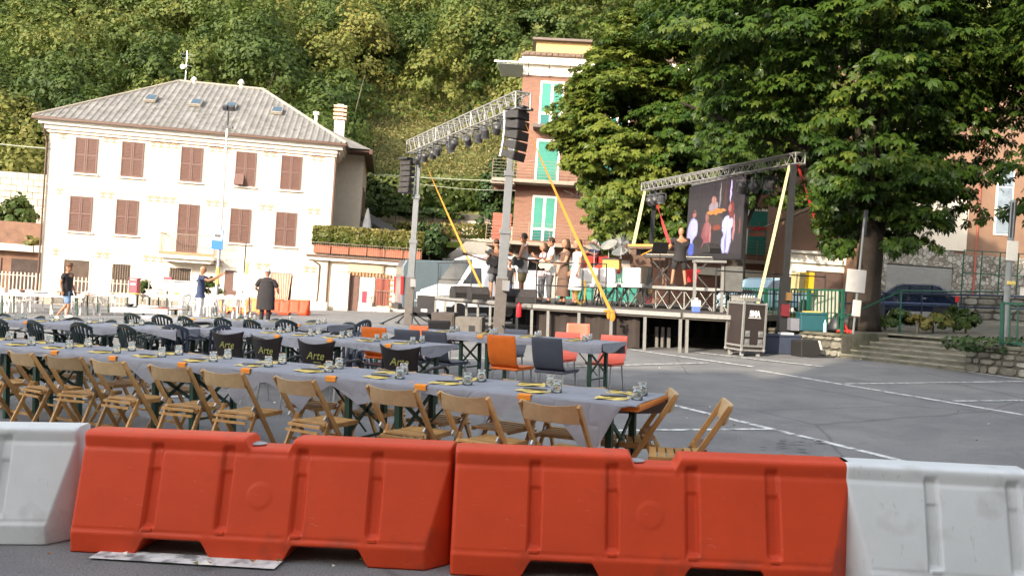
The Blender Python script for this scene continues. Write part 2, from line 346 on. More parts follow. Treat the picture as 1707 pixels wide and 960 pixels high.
# ================================================================ BARRIERS
M_RED = mat('red_plastic', (.58, .056, .015), rough=.5, var=.10, scale=2.5, bump=.06, bscale=3, spec=.3, dirt=((.17, .045, .03), 3.2, .60, .55), scratch=((.75, .25, .18), (2.5, 2.5, 14), .35))
M_WHT = mat('white_plastic', (.60, .615, .62), rough=.5, var=.07, scale=2.2, bump=.05, bscale=3, dirt=((.26, .25, .22), 3.0, .57, .5), scratch=((.15, .15, .14), (9, 9, 2.5), .45))
def sm(a, b, x):
    t = np.clip((x-a)/(b-a), 0, 1); return t*t*(3-2*t)
def barrier(name, label, M, loc, rz, chR=True, chL=False, L=2.0, nx=240, nt=60, group=None, cat='barrier'):
    hx = L/2; X = np.linspace(-hx, hx, nx)
    zt = .64-.055*(sm(-.105, -.075, X)-sm(.125, .16, X))
    if L < 1.5: zt = .64+0*X
    c1 = lambda a, b: sm(a-.035, a+.035, X)-sm(b-.035, b+.035, X)
    zb = .095*(c1(-.62, -.26)+c1(.17, .57))
    T = np.linspace(0, 1, nt); rings = []
    for i, x in enumerate(X):
        z = zb[i]+(zt[i]-zb[i])*T
        y = np.interp(z, [0, .115, .135, .54, .545, .60, .64], [.205, .212, .196, .092, .088, .094, .094])
        # grooves between the panels, stopping below the upper band
        g = 0
        for gx in (-.58, -.19, .21, .61):
            g = g+(1-sm(.026, .034, abs(x-gx+0*z)))*(sm(.148, .158, z)-sm(.56, .60, z))
        pan = np.ones_like(z)*(sm(.13, .14, z)-sm(.545, .553, z))
        y = y-.030*g*(1-.35*sm(.44, .46, z))+.007*pan
        rr = np.hypot(x-.0, (z-.34))
        y = y+.004*(1-sm(.055, .072, rr))
        d0 = zt[i]-z; y = np.where(d0 < .028, y-(.028-np.sqrt(np.clip(.028**2-(.028-d0)**2, 0, 1))), y)
        if chR: y = np.minimum(y, .088+(hx-x)*1.05)
        if chL: y = np.minimum(y, .088+(hx+x)*1.05)
        e = hx-abs(x)
        if e < .025: y = y-(.025-math.sqrt(max(0, .025**2-(.025-e)**2)))*.8
        rings.append([(x, -a, b) for a, b in zip(y, z)]+[(x, a, b) for a, b in zip(y[::-1], z[::-1])])
    n = 2*nt; vs = [v for r in rings for v in r]
    fs = [(i*n+k, (i+1)*n+k, (i+1)*n+(k+1) % n, i*n+(k+1) % n) for i in range(nx-1) for k in range(n)]
    fs += [tuple(range(n-1, -1, -1)), tuple(range((nx-1)*n, nx*n))]
    t = thing(name, label, cat, loc, rz, group)
    MB().add(vs, fs).build('body', M, t, smooth=True)
    MB().lathe([(.05, .05), (.05, .17), (.045, .18)], 14, (hx-.006, -.02, 0)).build('connector_lug', M, t, smooth=False, bevel=.006)
    MB().lathe([(.045, 0), (.05, .006), (.03, .012)], 14, (-.07, 0, .588)).build('filler_cap', mat('grey_cap', (.3, .31, .32)), t)
    for gx in (-.58, -.19, .21, .61):
        MB().bx(gx-.024, gx+.024, -.208, -.19, .132, .15).build('rib_foot', M, t, bevel=.004)
    return t
def edge_place(pa, pb, L=2.0):
    """place a barrier whose front foot runs between two ground pixels"""
    a = G(*pa); b = G(*pb); c = (a+b)/2; d = b-a; an = math.atan2(d.y, d.x)
    c = c+Vector((-math.sin(an), math.cos(an), 0))*.205
    return c, an, d.length
c, an, Ln = edge_place((114, 919), (744, 953)); print('barrier1', c, an, Ln)
b1 = barrier('traffic_barrier', 'red water-filled plastic barrier, the left one of the two red ones in front', M_RED, c, an, group=None)
b1.scale.x = Ln/2
c, an, Ln = edge_place((749, 958), (1426, 990)); print('barrier2', c, an, Ln)
b1 = barrier('traffic_barrier', 'red water-filled plastic barrier, the right one of the two red ones in front', M_RED, c, an, chR=True)
b1.scale.x = Ln/2
c, an, Ln = edge_place((-520, 905), (108, 909)); print('barrier3', c, an, Ln)
barrier('traffic_barrier', 'white plastic barrier at the left edge beside the red one', M_WHT, c, an)
c, an, Ln = edge_place((1438, 992), (2120, 1040)); print('barrier4', c, an, Ln)
barrier('traffic_barrier', 'white plastic barrier at the right edge with grey scuffs', M_WHT, c, an, chL=True)
# ================================================================ FURNITURE
M_WOOD = mat('beech_wood', (.42, .235, .083), rough=.5, var=.22, scale=9, bump=.1, bscale=30, rand=.24)
M_WOOD2 = mat('beech_wood_sheen', (.41, .285, .155), rough=.5, var=.2, scale=9, bump=.1, rand=.24)  # backrest wood paler and greyer, its sheen put into the colour
M_METAL = mat('galvanised_metal', (.45, .45, .46), rough=.35, metal=.8, var=.15, scale=20)
M_DKMET = mat('dark_metal', (.05, .05, .055), rough=.5, metal=.3, var=.2)
def folding_chair(label):
    t = thing('folding_chair', label, 'chair', group='wooden folding chairs at the front table')
    for s in (-1, 1):
        MB().beam((s*.205, -.27, .785), (s*.205, .23, .0), .022, .036).build('back_leg', M_WOOD, t, bevel=.004)
        MB().beam((s*.178, -.30, .0), (s*.178, -.06, .49), .022, .034).build('front_leg', M_WOOD, t, bevel=.004)
        MB().beam((s*.192, -.135, .50), (s*.192, -.02, .42), .012, .03).build('hinge', M_METAL, t)
    # curved top rail
    mb = MB(); n = 8
    pts = []
    for i in range(n+1):
        u = -1+2*i/n; x = u*.20; y0 = -.262-.035*(1-u*u)
        zt_ = .785-.018*(1-u*u)+.008
        pts.append([(x, y0-.009, zt_), (x, y0+.009, zt_-.002), (x, y0+.046, .665), (x, y0+.028, .665)])
    vs = [p for q in pts for p in q]; fs = []
    for i in range(n):
        for k in range(4): fs.append((i*4+k, (i+1)*4+k, (i+1)*4+(k+1) % 4, i*4+(k+1) % 4))
    fs += [(0, 1, 2, 3), (n*4+3, n*4+2, n*4+1, n*4)]
    mb.add(vs, fs).build('backrest', M_WOOD2, t, bevel=.003)
    for i in range(6):
        y = -.105+i*.057
        MB().bx(-.165, .165, y, y+.047, .432-.002*i, .446-.002*i+.006*abs(i-2.5)/2.5).build('slat', M_WOOD, t, bevel=.003)
    for s in (-1, 1):
        MB().beam((s*.168, -.14, .42), (s*.168, .235, .425), .018, .032).build('seat_rail', M_WOOD, t)
    MB().beam((-.17, -.155, .425), (.17, -.155, .425), .02, .02).beam((-.17, -.178, .385), (.17, -.178, .385), .018, .018).build('cross_rail', M_WOOD, t)
    MB().beam((-.17, -.262, .10), (.17, -.262, .10), .018, .022).build('foot_rail', M_WOOD, t)
    MB().beam((-.2, .17, .12), (.2, .17, .12), .018, .022).build('foot_rail', M_WOOD, t)
    return t
M_TOP = mat('orange_lacquered_wood', (.62, .20, .03), rough=.4, var=.15, scale=5)
M_GRN = mat('green_steel', (.018, .055, .035), rough=.5, var=.2)
M_CLOTH = mat('grey_paper_cloth', (.245, .25, .285), rough=.85, var=.10, scale=3, bump=.5, bscale=7, crumple=.55)
M_TAPE = mat('orange_edge_strip', (.75, .25, .02), rough=.6, var=.1)
def beer_table(label):
    t = thing('trestle_table', label, 'table')
    MB().bx(-1.1, 1.1, -.328, .328, .722, .75).bx(-1.08, 1.08, -.31, .31, .70, .722).build('tabletop', M_TOP, t, bevel=.004)
    for s in (-1, 1):
        x = s*.86
        for u in (-1, 1):
            MB().beam((x, u*.24, 0), (x, u*.24, .72), .045, .045, up=Vector((0, 1, 0))).build('leg', M_GRN, t)
        MB().beam((x, -.24, .62), (x, .24, .30), .012, .03).build('brace', M_GRN, t)
        MB().beam((x, .24, .62), (x, -.24, .30), .012, .03).build('brace', M_GRN, t)
        MB().beam((x, -.24, .24), (x, .24, .24), .02, .02).build('brace', M_GRN, t)
        MB().beam((x, 0, .28), (x-s*.42, 0, .70), .012, .012).build('brace', M_GRN, t)
    return t
M_GLASS = mat('clear_glass', (.75, .78, .78), rough=.05, var=0, trans=.92, spec=.6)
M_NAP = mat('yellow_napkin', (.74, .56, .16), rough=.9, var=.1)
M_CUT = mat('cutlery_dark', (.03, .03, .035), rough=.4, var=.1)
def tumbler_mesh():
    mb = MB(); mb.lathe([(.040, 0), (.038, .03), (.030, .088), (.029, .09), (.0005, .09)], 14)
    mb.lathe([(.0005, .074), (.0265, .074), (.035, .03), (.037, .001), (.04, 0)], 14)
    return mb.mesh('tumbler', M_GLASS, smooth=True, fix=False)
ME_TUM = tumbler_mesh()
def napkin_mesh():
    mb = MB(); n = 6
    vs = []
    for j in range(n+1):
        for i in range(n+1): vs.append((-.11+.22*i/n, -.085+.17*j/n, .004+.005*math.sin(i*1.3+j*.9)+.003*random.random()))
    fs = [(j*(n+1)+i, j*(n+1)+i+1, (j+1)*(n+1)+i+1, (j+1)*(n+1)+i) for j in range(n) for i in range(n)]
    return mb.add(vs, fs).mesh('napkin', M_NAP, smooth=True, fix=False)
ME_NAP = napkin_mesh()
def cut_mesh():
    mb = MB(); mb.bx(-.015, .0, -.10, .02, .010, .016); mb.bx(.006, .018, -.10, .08, .012, .018); mb.ell((-.008, .045, .014), (.014, .03, .005), 8, 5)
    return mb.mesh('cutlery_bundle', M_CUT)
ME_CUT = cut_mesh()
def obj1(name, me, loc, rz, label, cat, group=None):
    o = bpy.data.objects.new(name, me); COL.objects.link(o); o.location = loc; o.rotation_euler = (0, 0, rz); return tag(o, label, cat, group)
class Row: pass
def table_row(key, desc, pr, direction, n, width=.70, sag=None, tape=None, endbare=0.0):
    """n tables end to end, pr = right front corner (plan), direction = unit vector to the left"""
    r = Row(); r.o = Vector((pr[0], pr[1], 0)); r.d = Vector((direction[0], direction[1], 0)).normalized()
    r.n = Vector((r.d.y, -r.d.x, 0));
    if r.n.y < 0: r.n = -r.n
    r.a = math.atan2(-r.d.y, -r.d.x); r.L = 2.2*n; r.key = key; r.w = width
    for i in range(n):
        c_ = r.o+r.d*(1.1+2.2*i)+r.n*width/2
        lab = 'orange trestle table, %s from right in %s' % (ORD[i], desc)
        if i == 0: tb = beer_table(lab); put(tb, c_, r.a); r.t0 = tb
        else: copy_tree(r.t0, c_, r.a, lab)
    # cloth in the row's own frame: s to the left, v across
    nseg = int(r.L/.055); mb = MB(); rnd = random.Random(hash(key) % 999); Ws = width
    ph = rnd.uniform(0, 6)
    def hang(s):
        return sag(s) if sag else .07+.05*abs(math.sin(s*1.4+ph))+.03*math.sin(s*4.1+ph)
    cols = []
    for i in range(nseg+1):
        s_ = endbare+(r.L+.02-endbare)*i/nseg
        h = max(.012, hang(s_)); hb = max(.03, .12+.06*math.sin(s_*2.2+ph))
        p = []
        for v, z in ((-.012-.004*math.sin(s_*9), .752-h), (-.014-.006*math.sin(s_*11), .752-h*.5), (-.010, .752-.015), (.0, .7535)):
            p.append((v, z))
        for v in (.15, .3, .45, .6): p.append((v*Ws/.7, .7545+.003*math.sin(s_*5+v*9+ph)+.003*math.sin(s_*13-v*5)+rnd.uniform(0, .004)))
        p += [(Ws, .7535), (Ws+.012, .752-.02), (Ws+.016+.004*math.sin(s_*8), .752-hb)]
        cols.append([r.o+r.d*s_+r.n*v+Vector((0, 0, z)) for v, z in p])
    k = len(cols[0]); vs = [v for c_ in cols for v in c_]
    fs = [(i*k+j, i*k+j+1, (i+1)*k+j+1, (i+1)*k+j) for i in range(nseg) for j in range(k-1)]
    cl = thing('tablecloth', 'grey paper cloth spread along '+desc, 'tablecloth')
    mb.add(vs, fs).build('cloth_sheet', M_CLOTH, cl, smooth=True, fix=False)
    if endbare == 0:
        e_ = r.o-r.d*.012; q = [(e_+r.n*v+Vector((0, 0, .7545)), e_-r.d*.01+r.n*v+Vector((0, 0, .66-.05*math.sin(v*7)))) for v in (-.012, .15, .35, .55, Ws+.012)]
        MB().add([p for a in q for p in a], [(2*i, 2*i+2, 2*i+3, 2*i+1) for i in range(4)]).build('end_drop', M_CLOTH, cl, smooth=True, fix=False)
    for s_ in (tape or []):
        a0 = r.o+r.d*(s_-.05); a1 = r.o+r.d*(s_+.05)
        f = []
        for (v, z) in ((-.022, .718), (-.022, .752), (-.012, .7585), (.022, .7605)): f.append((v, z))
        va = [a0+r.n*v+Vector((0, 0, z)) for v, z in f]; vb = [a1+r.n*v+Vector((0, 0, z)) for v, z in f]
        MB().add(va+vb, [(i, i+1, 5+i, 4+i) for i in range(3)]).build('edge_clip', M_TAPE, cl, fix=False)
    return r
def at_row(r, s, v, z=.757): return r.o+r.d*s+r.n*v+Vector((0, 0, z))
def settings(r, n, s0, ds, where, gn=0, both=True):
    k = 0
    for side in ((0, 1) if both else (0,)):
        vv = .17 if side == 0 else r.w-.17; sn = 'near side' if side == 0 else 'far side'
        for i in range(n):
            s_ = s0+ds*i+(.12 if side else 0)+random.uniform(-.05, .05)
            a = r.a+(PI if side else 0)+random.uniform(-.2, .2)
            w_ = '%s from right, %s of %s' % (ORD[i], sn, where)
            obj1('napkin', ME_NAP, at_row(r, s_, vv), a, 'yellow napkin, '+w_, 'napkin', 'place settings')
            obj1('cutlery', ME_CUT, at_row(r, s_+.0, vv, .761), a+PI/2+.25, 'dark cutlery, '+w_, 'cutlery', 'place settings')
            obj1('drinking_glass', ME_TUM, at_row(r, s_-.16, vv+(.05 if side == 0 else -.02), .7585), 0, 'upturned glass, '+w_, 'glass', 'upturned drinking glasses')
# ---- row 1 (front)
pA = G(1080, 673, .76); pB = G(93, 583, .76); d1 = (pB-pA).normalized(); pA = G(1066, 673.5, .76)
def px_s(r_o, d, px):     # parameter along the front edge that shows in column px
    best = None
    for k in range(0, 1000):
        s_ = k*.01; p = r_o+d*s_
        q = proj(p+Vector((0, 0, .76)))
        if best is None or abs(q[0]-px) < best[0]: best = (abs(q[0]-px), s_)
    return best[1]
def proj(p):
    v = p-Vector((0, 0, CAM_H)); z = v.dot(fw); return (CX+F_PX*v.dot(rt)/z, CY-F_PX*v.dot(upv)/z)
o1 = Vector((pA.x, pA.y, 0)); d1v = Vector((d1.x, d1.y, 0)).normalized()
def S1(px): return px_s(o1, d1v, px)
tapes = [S1(x) for x in (875, 703, 553, 412, 306, 190, 93)]
sagp = sorted([(0, .0), (S1(1040), .012), (S1(1025), .10), (S1(988), .40), (S1(925), .10), (S1(875), .05), (S1(850), .10), (S1(840), .17), (S1(790), .10), (S1(705), .05), (S1(640), .12), (S1(600), .20), (S1(590), .16), (S1(553), .06), (S1(520), .17), (S1(505), .30), (S1(478), .16), (S1(440), .08), (S1(396), .30), (S1(370), .12), (S1(306), .05), (S1(250), .22), (S1(215), .08), (S1(150), .09), (S1(93), .06), (9.2, .1)])
R1 = table_row('r1', 'the front row of tables', (o1.x, o1.y), d1v, 4, width=.68, sag=lambda s: float(np.interp(s, [a for a, b in sagp], [b for a, b in sagp])), tape=tapes, endbare=.012)
settings(R1, 12, .22, .66, 'the front row of tables')
# ---- the other rows
def rowpx(key, desc, pr, pl, n, tapes=None):
    a = G(*pr, .76); b = G(*pl, .76); d = (b-a); d.z = 0
    a = a+d.normalized()*.33; return table_row(key, desc, (a.x, a.y), d, n, tape=tapes)
R2 = rowpx('r2', 'the second row, behind the black chairs', (738, 580.5), (416, 554), 2, [.5, 1.5, 2.5])
R3 = rowpx('r3', 'the right row in front of the stage', (1041, 575), (762, 556), 2, [2.0, 3.0])
R4 = rowpx('r4', 'the middle row with green chairs', (573, 544), (230, 525), 2, [.6, 1.6, 3.0])
R5 = rowpx('r5', 'the left row ending in a blue chair', (326, 551), (0, 533), 3, [.9, 1.9, 2.9])
settings(R2, 5, .45, .62, 'the second row of tables')
settings(R3, 4, .5, .8, 'the right table row before the stage')
settings(R4, 5, .5, .8, 'the middle table row')
settings(R5, 7, .4, .8, 'the left table row')
# ---- wooden folding chairs
W0 = folding_chair('wooden folding chair, rightmost on the near side of the front table'); first = [True]
def wchair(loc, rz, label, tilt=None, sc=1):
    if first[0]: put(W0, loc, rz, tilt=tilt); W0['label'] = label; first[0] = False
    else: c_ = copy_tree(W0, loc, rz, label, tilt=tilt); c_.scale = (1, 1, sc)
near = [915, 775, 650, 490, 363, 272, 172, 95, 30, -45]
for i, px in enumerate(near):
    # chair back top centre lies in this column, back rail ~.27 behind the seat centre
    s_ = px_s(o1-R1.n*.52, d1v, px)
    p = o1+d1v*s_-R1.n*.22
    # turn each chair square to the table with a little disorder
    a = R1.a+random.uniform(-.16, .16)+(0.10 if i in (2, 5) else 0)
    wchair((p.x, p.y, 0), a, 'wooden folding chair, %s from right on the near side of the front table' % ORD[i])
far = [1075, 968, 868, 760, 560, 470, 330, 235, 135, 45]
far = [968, 868, 760, 655, 560, 330, 235, 135, 45]
for i, px in enumerate(far):
    s_ = px_s(o1+R1.n*.75, d1v, px-12)
    p = o1+d1v*s_+R1.n*(.68-.04)
    wchair((p.x, p.y, 0), R1.a+PI+random.uniform(-.12, .12), sc=.93, label='wooden folding chair facing us, %s from right beyond the front table' % ORD[i])
wchair((.90, 6.0, 0), PI/2-.12, 'wooden folding chair drawn back at the right end of the front table')
wchair((1.16, 5.52, 0), PI/2-.16, 'lone wooden folding chair standing apart right of the table, seen side on')
# ---- moulded chairs
M_BLK = mat('black_plastic', (.022, .017, .018), rough=.35, var=.15)
M_ORG = mat('orange_plastic', (.62, .135, .016), rough=.4, var=.1)
M_NVY = mat('navy_plastic', (.055, .060, .082), rough=.45, var=.12)
M_REDP = mat('coral_plastic', (.70, .12, .07), rough=.4, var=.1)
M_GPL = mat('dark_green_plastic', (.010, .020, .021), rough=.35, var=.15)
M_BPL = mat('blue_plastic', (.032, .042, .068), rough=.4, var=.12)
M_WPL = mat('white_garden_plastic', (.62, .60, .58), rough=.4, var=.05)
M_LIME = mat('lime_print', (.34, .34, .10), rough=.6, var=0)
def shell(prof, wf, th, n=8, bow=.03):
    """thin moulded shell from a side profile [(y,z)], width function of index"""
    vs = []; k = len(prof)
    for side in (0, 1):
        for i, (y, z) in enumerate(prof):
            w_ = wf(i/(k-1))
            for j in range(n+1):
                u = -1+2*j/n; yy = y-bow*(1-u*u)*(1 if i > k/2 else .0); 
                vs.append((u*w_/2, yy-(th if side else 0)*(1 if i >= k/2 else 0), z-(th if side else 0)*(0 if i >= k/2 else 1)))
    m_ = n+1; N = k*m_; fs = []
    for i in range(k-1):
        for j in range(n):
            a = i*m_+j; fs.append((a, a+1, a+m_+1, a+m_)); fs.append((N+a, N+a+m_, N+a+m_+1, N+a+1))
    for i in range(k-1):
        a = i*m_; fs.append((a, a+m_, N+a+m_, N+a)); a += n; fs.append((a, N+a, N+a+m_, a+m_))
    for j in range(n):
        fs.append((j, N+j, N+j+1, j+1)); a = (k-1)*m_+j; fs.append((a, a+1, N+a+1, N+a))
    return vs, fs
def panel_chair(label, M, metal=M_METAL, group='orange and navy moulded chairs'):
    t = thing('moulded_chair', label, 'chair', group=group)
    prof = [(.22, .445), (.10, .452), (-.05, .448), (-.16, .455), (-.205, .50), (-.225, .58), (-.245, .70), (-.262, .80), (-.272, .86)]
    vs, fs = shell(prof, lambda u: .44 if u < .5 else .44-.03*abs(u-.75)*4*.3, .016, bow=.012)
    MB().add(vs, fs).build('seat_shell', M, t, smooth=True)
    MB().bx(-.215, .215, -.2, .21, .405, .437).build('apron', M, t, bevel=.01)
    for sx in (-1, 1):
        for (y0, y1) in ((.18, .21), (-.17, -.22)):
            MB().cyl((sx*.185, y0, .41), (sx*.195, y1, 0), .013, .011, 8).build('leg', metal, t)
    return t
def text_mesh(body, size, ext=.002, shear=.35, off=0.0):
    c_ = bpy.data.curves.new('lettering', 'FONT'); c_.body = body; c_.size = size; c_.extrude = ext; c_.shear = shear; c_.align_x = 'CENTER'
    c_.resolution_u = 3; c_.offset = off; o = bpy.data.objects.new('t', c_); COL.objects.link(o)
    dg = bpy.context.evaluated_depsgraph_get(); me = bpy.data.meshes.new_from_object(o.evaluated_get(dg)); bpy.data.objects.remove(o); return me
ME_ARTE = text_mesh('Arte', .135, .0012, .5); ME_ARTE.materials.clear(); ME_ARTE.materials.append(M_LIME)
def arte_chair(label):
    t = thing('armchair', label, 'chair', group='black lettered armchairs')
    prof = [(.22, .44), (.08, .45), (-.08, .445), (-.17, .46), (-.20, .52), (-.225, .60), (-.25, .70), (-.285, .78), (-.31, .83)]
    k = len(prof)
    vs, fs = shell(prof, lambda u: .46 if u < .55 else .42+.13*max(0, (u-.55)/.45)**1.5, .014, n=12, bow=.02)
    nv = []
    for v in vs:      # sweep the upper corners up and forward
        f = max(0, (v[2]-.72)/.11); nv.append((v[0], v[1]+.05*f*(abs(v[0])/.27)**2, v[2]+.045*f*(abs(v[0])/.27)**2))
    MB().add(nv, fs).build('seat_shell', M_BLK, t, smooth=True)
    o = bpy.data.objects.new('lettering', ME_ARTE); COL.objects.link(o); o.parent = t
    o.location = (0, -.279, .665); o.rotation_euler = (PI/2+.27, 0, 0)
    MB().box((.03, -.278, .635), (.11, .004, .006)).build('underline', M_LIME, t)
    for s in (-1, 1):
        MB().tube([(s*.245, -.22, .60), (s*.27, -.08, .645), (s*.27, .12, .65), (s*.255, .20, .60), (s*.235, .2, .45)], .017, 8).build('armrest', M_BLK, t, smooth=True)
        for (y0, y1) in ((.18, .21), (-.17, -.24)):
            MB().cyl((s*.2, y0, .44), (s*.215, y1, 0), .013, .011, 8).build('leg', M_METAL, t)
    return t
def garden_chair(label, M, group):
    t = thing('garden_chair', label, 'chair', group=group)
    MB().bx(-.21, .21, -.20, .22, .41, .432).build('seat', M, t, bevel=.012)
    mb = MB(); n = 7       # back: frame and slats fanned
    for i in range(n):
        u = -1+2*i/(n-1); mb.beam((u*.15, -.20, .43), (u*.20, -.31+.05*u*u, .83-.07*u*u), .03 if abs(u) < .95 else .05, .012, up=Vector((0, 1, 0)))
    mb.build('backrest', M, t)
    pts = [(-1+2*i/10) for i in range(11)]
    mb = MB()
    for a, b in zip(pts[:-1], pts[1:]):
        mb.beam((a*.21, -.315+.055*a*a, .84-.075*a*a), (b*.21, -.315+.055*b*b, .84-.075*b*b), .02, .055)
    mb.build('top_rail', M, t)
    for s in (-1, 1):
        mb = MB(); P_ = [(s*.215, -.27, .70), (s*.26, -.12, .655), (s*.275, .10, .645), (s*.265, .20, .615), (s*.25, .235, .55)]
        for a, b in zip(P_[:-1], P_[1:]): mb.beam(a, b, .055, .016)
        mb.build('armrest', M, t)
        MB().prism([(s*.20, 0), (s*.265, 0), (s*.262, .56), (s*.225, .56)], .20, .235, 'y').build('leg', M, t)
        MB().beam((s*.22, -.21, .44), (s*.245, -.30, 0), .05, .03, up=Vector((0, 1, 0))).build('leg', M, t)
    return t
ch = {}
def place(kind, make, px, Y, rz, label):
    p = GY(px, Y)
    if kind not in ch: ch[kind] = make(label); put(ch[kind], p, rz); return ch[kind]
    return copy_tree(ch[kind], p, rz, label)
a2 = R2.a
# black lettered armchairs on the near side of row 2
rr2 = G(560, 600, .7)
for i, (px, top) in enumerate([(692, 577), (553, 568), (473, 561), (405, 553)]):
    s_ = (top-(471+.026*(px-745)))/(CAM_H-.85); Y = F_PX/s_
    place('arte', arte_chair, px, Y, a2+(.0, .05, -.03, .08)[i], 'black armchair with lime lettering, %s from the right behind the front table' % ORD[i])
# moulded chairs around row 3
def mchair(key, M, px, top, rz, label):
    s_ = (top-(471+.026*(px-745)))/(CAM_H-.87); Y = F_PX/s_
    return place(key, lambda l: panel_chair(l, M), px, Y, rz, label)
a3 = R3.a
def fchair(key, M, s_, label):
    p = R3.o+R3.d*s_+R3.n*.98; p.z = 0
    if key not in ch: ch[key] = panel_chair(label, M); put(ch[key], p, a3+PI); ch[key].scale = (1, 1, .93); return
    c_ = copy_tree(ch[key], p, a3+PI, label); c_.scale = (1, 1, .93)
mchair('org', M_ORG, 852, 556, a3, 'orange moulded chair, back to us, on near side of the table by the stage')
mchair('org', M_ORG, 640, 543, a3+.1, 'orange moulded chair, leftmost of the orange ones, beside the tall black stack')
mchair('org', M_ORG, 672, 542, a3+PI-.2, 'orange moulded chair facing the camera behind a navy chair on the far side')
mchair('nvy', M_NVY, 926, 560, a3+.03, 'navy moulded chair right of the orange one, near side of the table by the stage')
mchair('nvy', M_NVY, 743, 550, a3-.05, 'large navy moulded chair left of the orange one, nearest the black armchairs')
mchair('nvy', M_NVY, 696, 547, a3+.05, 'navy moulded chair behind the second row between two orange chairs')
fchair('nvy', M_NVY, 2.2, 'navy moulded chair on the far side of the table by the stage, left end')
mchair('blk', mat('charcoal_plastic', (.04, .035, .035), rough=.5), 742, 532, a3+.2, 'charcoal moulded chair standing behind the large navy one')
fchair('cor', M_REDP, 1.25, 'coral moulded chair beyond the stage-side table, between orange and navy backs')
fchair('cor', M_REDP, .45, 'coral moulded chair beyond the right end of the table by the stage')
mchair('cor', M_REDP, 962, 534, a3+PI+.5, 'tall coral chair standing apart against the dark stage skirt')
# dark green garden chairs round rows 4 and 5
def gchair(r, s, v, rz, label, key='grn', M=None):
    p = r.o+r.d*s+r.n*v; p.z = 0
    M = M or M_GPL
    if key not in ch: ch[key] = garden_chair(label, M, 'garden chairs round the middle and left tables' if key != 'wht' else 'white garden chairs'); put(ch[key], p, rz); return
    c_ = copy_tree(ch[key], p, rz, label); c_.scale = (1, 1, .88 if v > .6 else .96)
for i in range(6):
    gchair(R4, .4+.72*i, -.25+random.uniform(-.08, .08), R4.a+random.uniform(-.2, .2), 'dark green garden chair, %s from right, near side of the middle table row' % ORD[i])
for i in range(5):
    gchair(R4, .5+.8*i, .95+random.uniform(-.08, .08), R4.a+PI+random.uniform(-.2, .2), 'dark green garden chair, %s from right, far side of the middle table row' % ORD[i])
for i in range(7):
    gchair(R5, .45+.8*i, -.22+random.uniform(-.08, .08), R5.a+random.uniform(-.25, .25), 'dark green garden chair, %s from right, near side of the left table row' % ORD[i])
for i in range(6):
    gchair(R5, .9+.85*i, 1.0+random.uniform(-.08, .12), R5.a+PI+random.uniform(-.3, .3), 'dark green garden chair, %s from right, far side of the left table row' % ORD[i])
gchair(R4, -.18, .40, R4.a+PI/2, 'slate blue garden chair at the right end of the middle table row', 'blu', M_BPL)
gchair(R5, -.15, .42, R5.a+PI/2, 'slate blue garden chair at the right end of the left table row', 'blu', M_BPL)
gchair(R2, 4.3, -.15, R2.a+.35, 'slate blue garden chair left of the leftmost black armchair', 'blu', M_BPL)
gchair(R2, 2.3, 1.05, R2.a+PI+.2, 'slate blue garden chair on the far side of the second row, half hidden by glasses', 'blu', M_BPL)
gchair(R2, 1.5, 1.0, R2.a+PI-.1, 'slate blue garden chair on the far side of the second row near the orange chairs', 'blu', M_BPL)
# white garden chairs further off in the sun
wl = [(30, 31.0, .2), (55, 31.4, 0), (98, 30.5, .4), (122, 31.2, -.2), (150, 30.6, .1), (178, 31, .5), (312, 31.5, .3), (342, 30.4, 2.9), (358, 31.0, .1), (385, 31.2, .2), (403, 31.4, -.1), (300, 30, 1.3), (10, 31.5, -.3)]
names = ['third', 'fourth', 'fifth', 'sixth', 'seventh', 'eighth']
wlab = {30: 'second from the left edge of the sunny tables', 55: 'third from the left edge of the sunny tables', 98: 'just left of the man in the hat', 122: 'hidden behind the man in the hat', 150: 'just right of the man in the hat', 178: 'between the hat man and the heaped table', 312: 'left of the bald man with a dark bag on it', 342: 'directly behind the bald man', 358: 'right of the bald man', 385: 'in the middle of the four right of the bald man', 403: 'nearest the orange barrier behind the man in black', 300: 'turned sideways left of the bald man', 10: 'at the left edge of the sunny tables'}
for px, Y, rz in wl:
    p = GY(px, Y)
    lab = 'white garden chair '+wlab[px]
    if 'wht' not in ch: ch['wht'] = garden_chair(lab, M_WPL, 'white garden chairs'); put(ch['wht'], p, rz)
    else: copy_tree(ch['wht'], p, rz, lab)
# far sunny tables
M_WCL = mat('white_cloth', (.50, .48, .46), rough=.8, var=.05)
def far_table(px0, px1, Y, label, h=.76):
    a = GY(px0, Y+.2); b = GY(px1, Y-.2); d = b-a; L_ = d.length; an_ = math.atan2(d.y, d.x)
    t = thing('party_table', label, 'table', a, an_)
    MB().bx(0, L_, -.38, .38, .73, .75).build('tabletop', M_TOP, t)
    MB().bx(-.02, L_+.02, -.4, .4, .752, .758).bx(-.02, L_+.02, -.404, -.4, .65, .758).build('table_cover', M_WCL, t)
    for x in (.3, L_-.3):
        for y in (-.3, .3): MB().bx(x-.02, x+.02, y-.02, y+.02, 0, .73).build('leg', M_GRN, t)
    return a, d.normalized(), L_
ft = [(0, 150, 30.0, 'white covered table left of the hat man'), (-40, 130, 33.5, 'white covered table behind the hat man'), (160, 232, 32.5, 'white covered table near the parking meter'), (205, 296, 19.4, 'orange topped table heaped with boxes'), (245, 332, 33.0, 'white covered table left of the bald man'), (352, 420, 32.8, 'white covered table right of the bald man')]
crk = [mat('crockery_%d' % i, c_, rough=.4, var=.05) for i, c_ in enumerate([(.8, .78, .75), (.75, .6, .12), (.05, .05, .06), (.6, .08, .05), (.55, .55, .5), (.7, .45, .35)])]
kinds = [('plate', 'round plate'), ('bowl', 'deep bowl'), ('serving_tray', 'flat tray'), ('food_box', 'lidded box'), ('cup', 'small cup')]
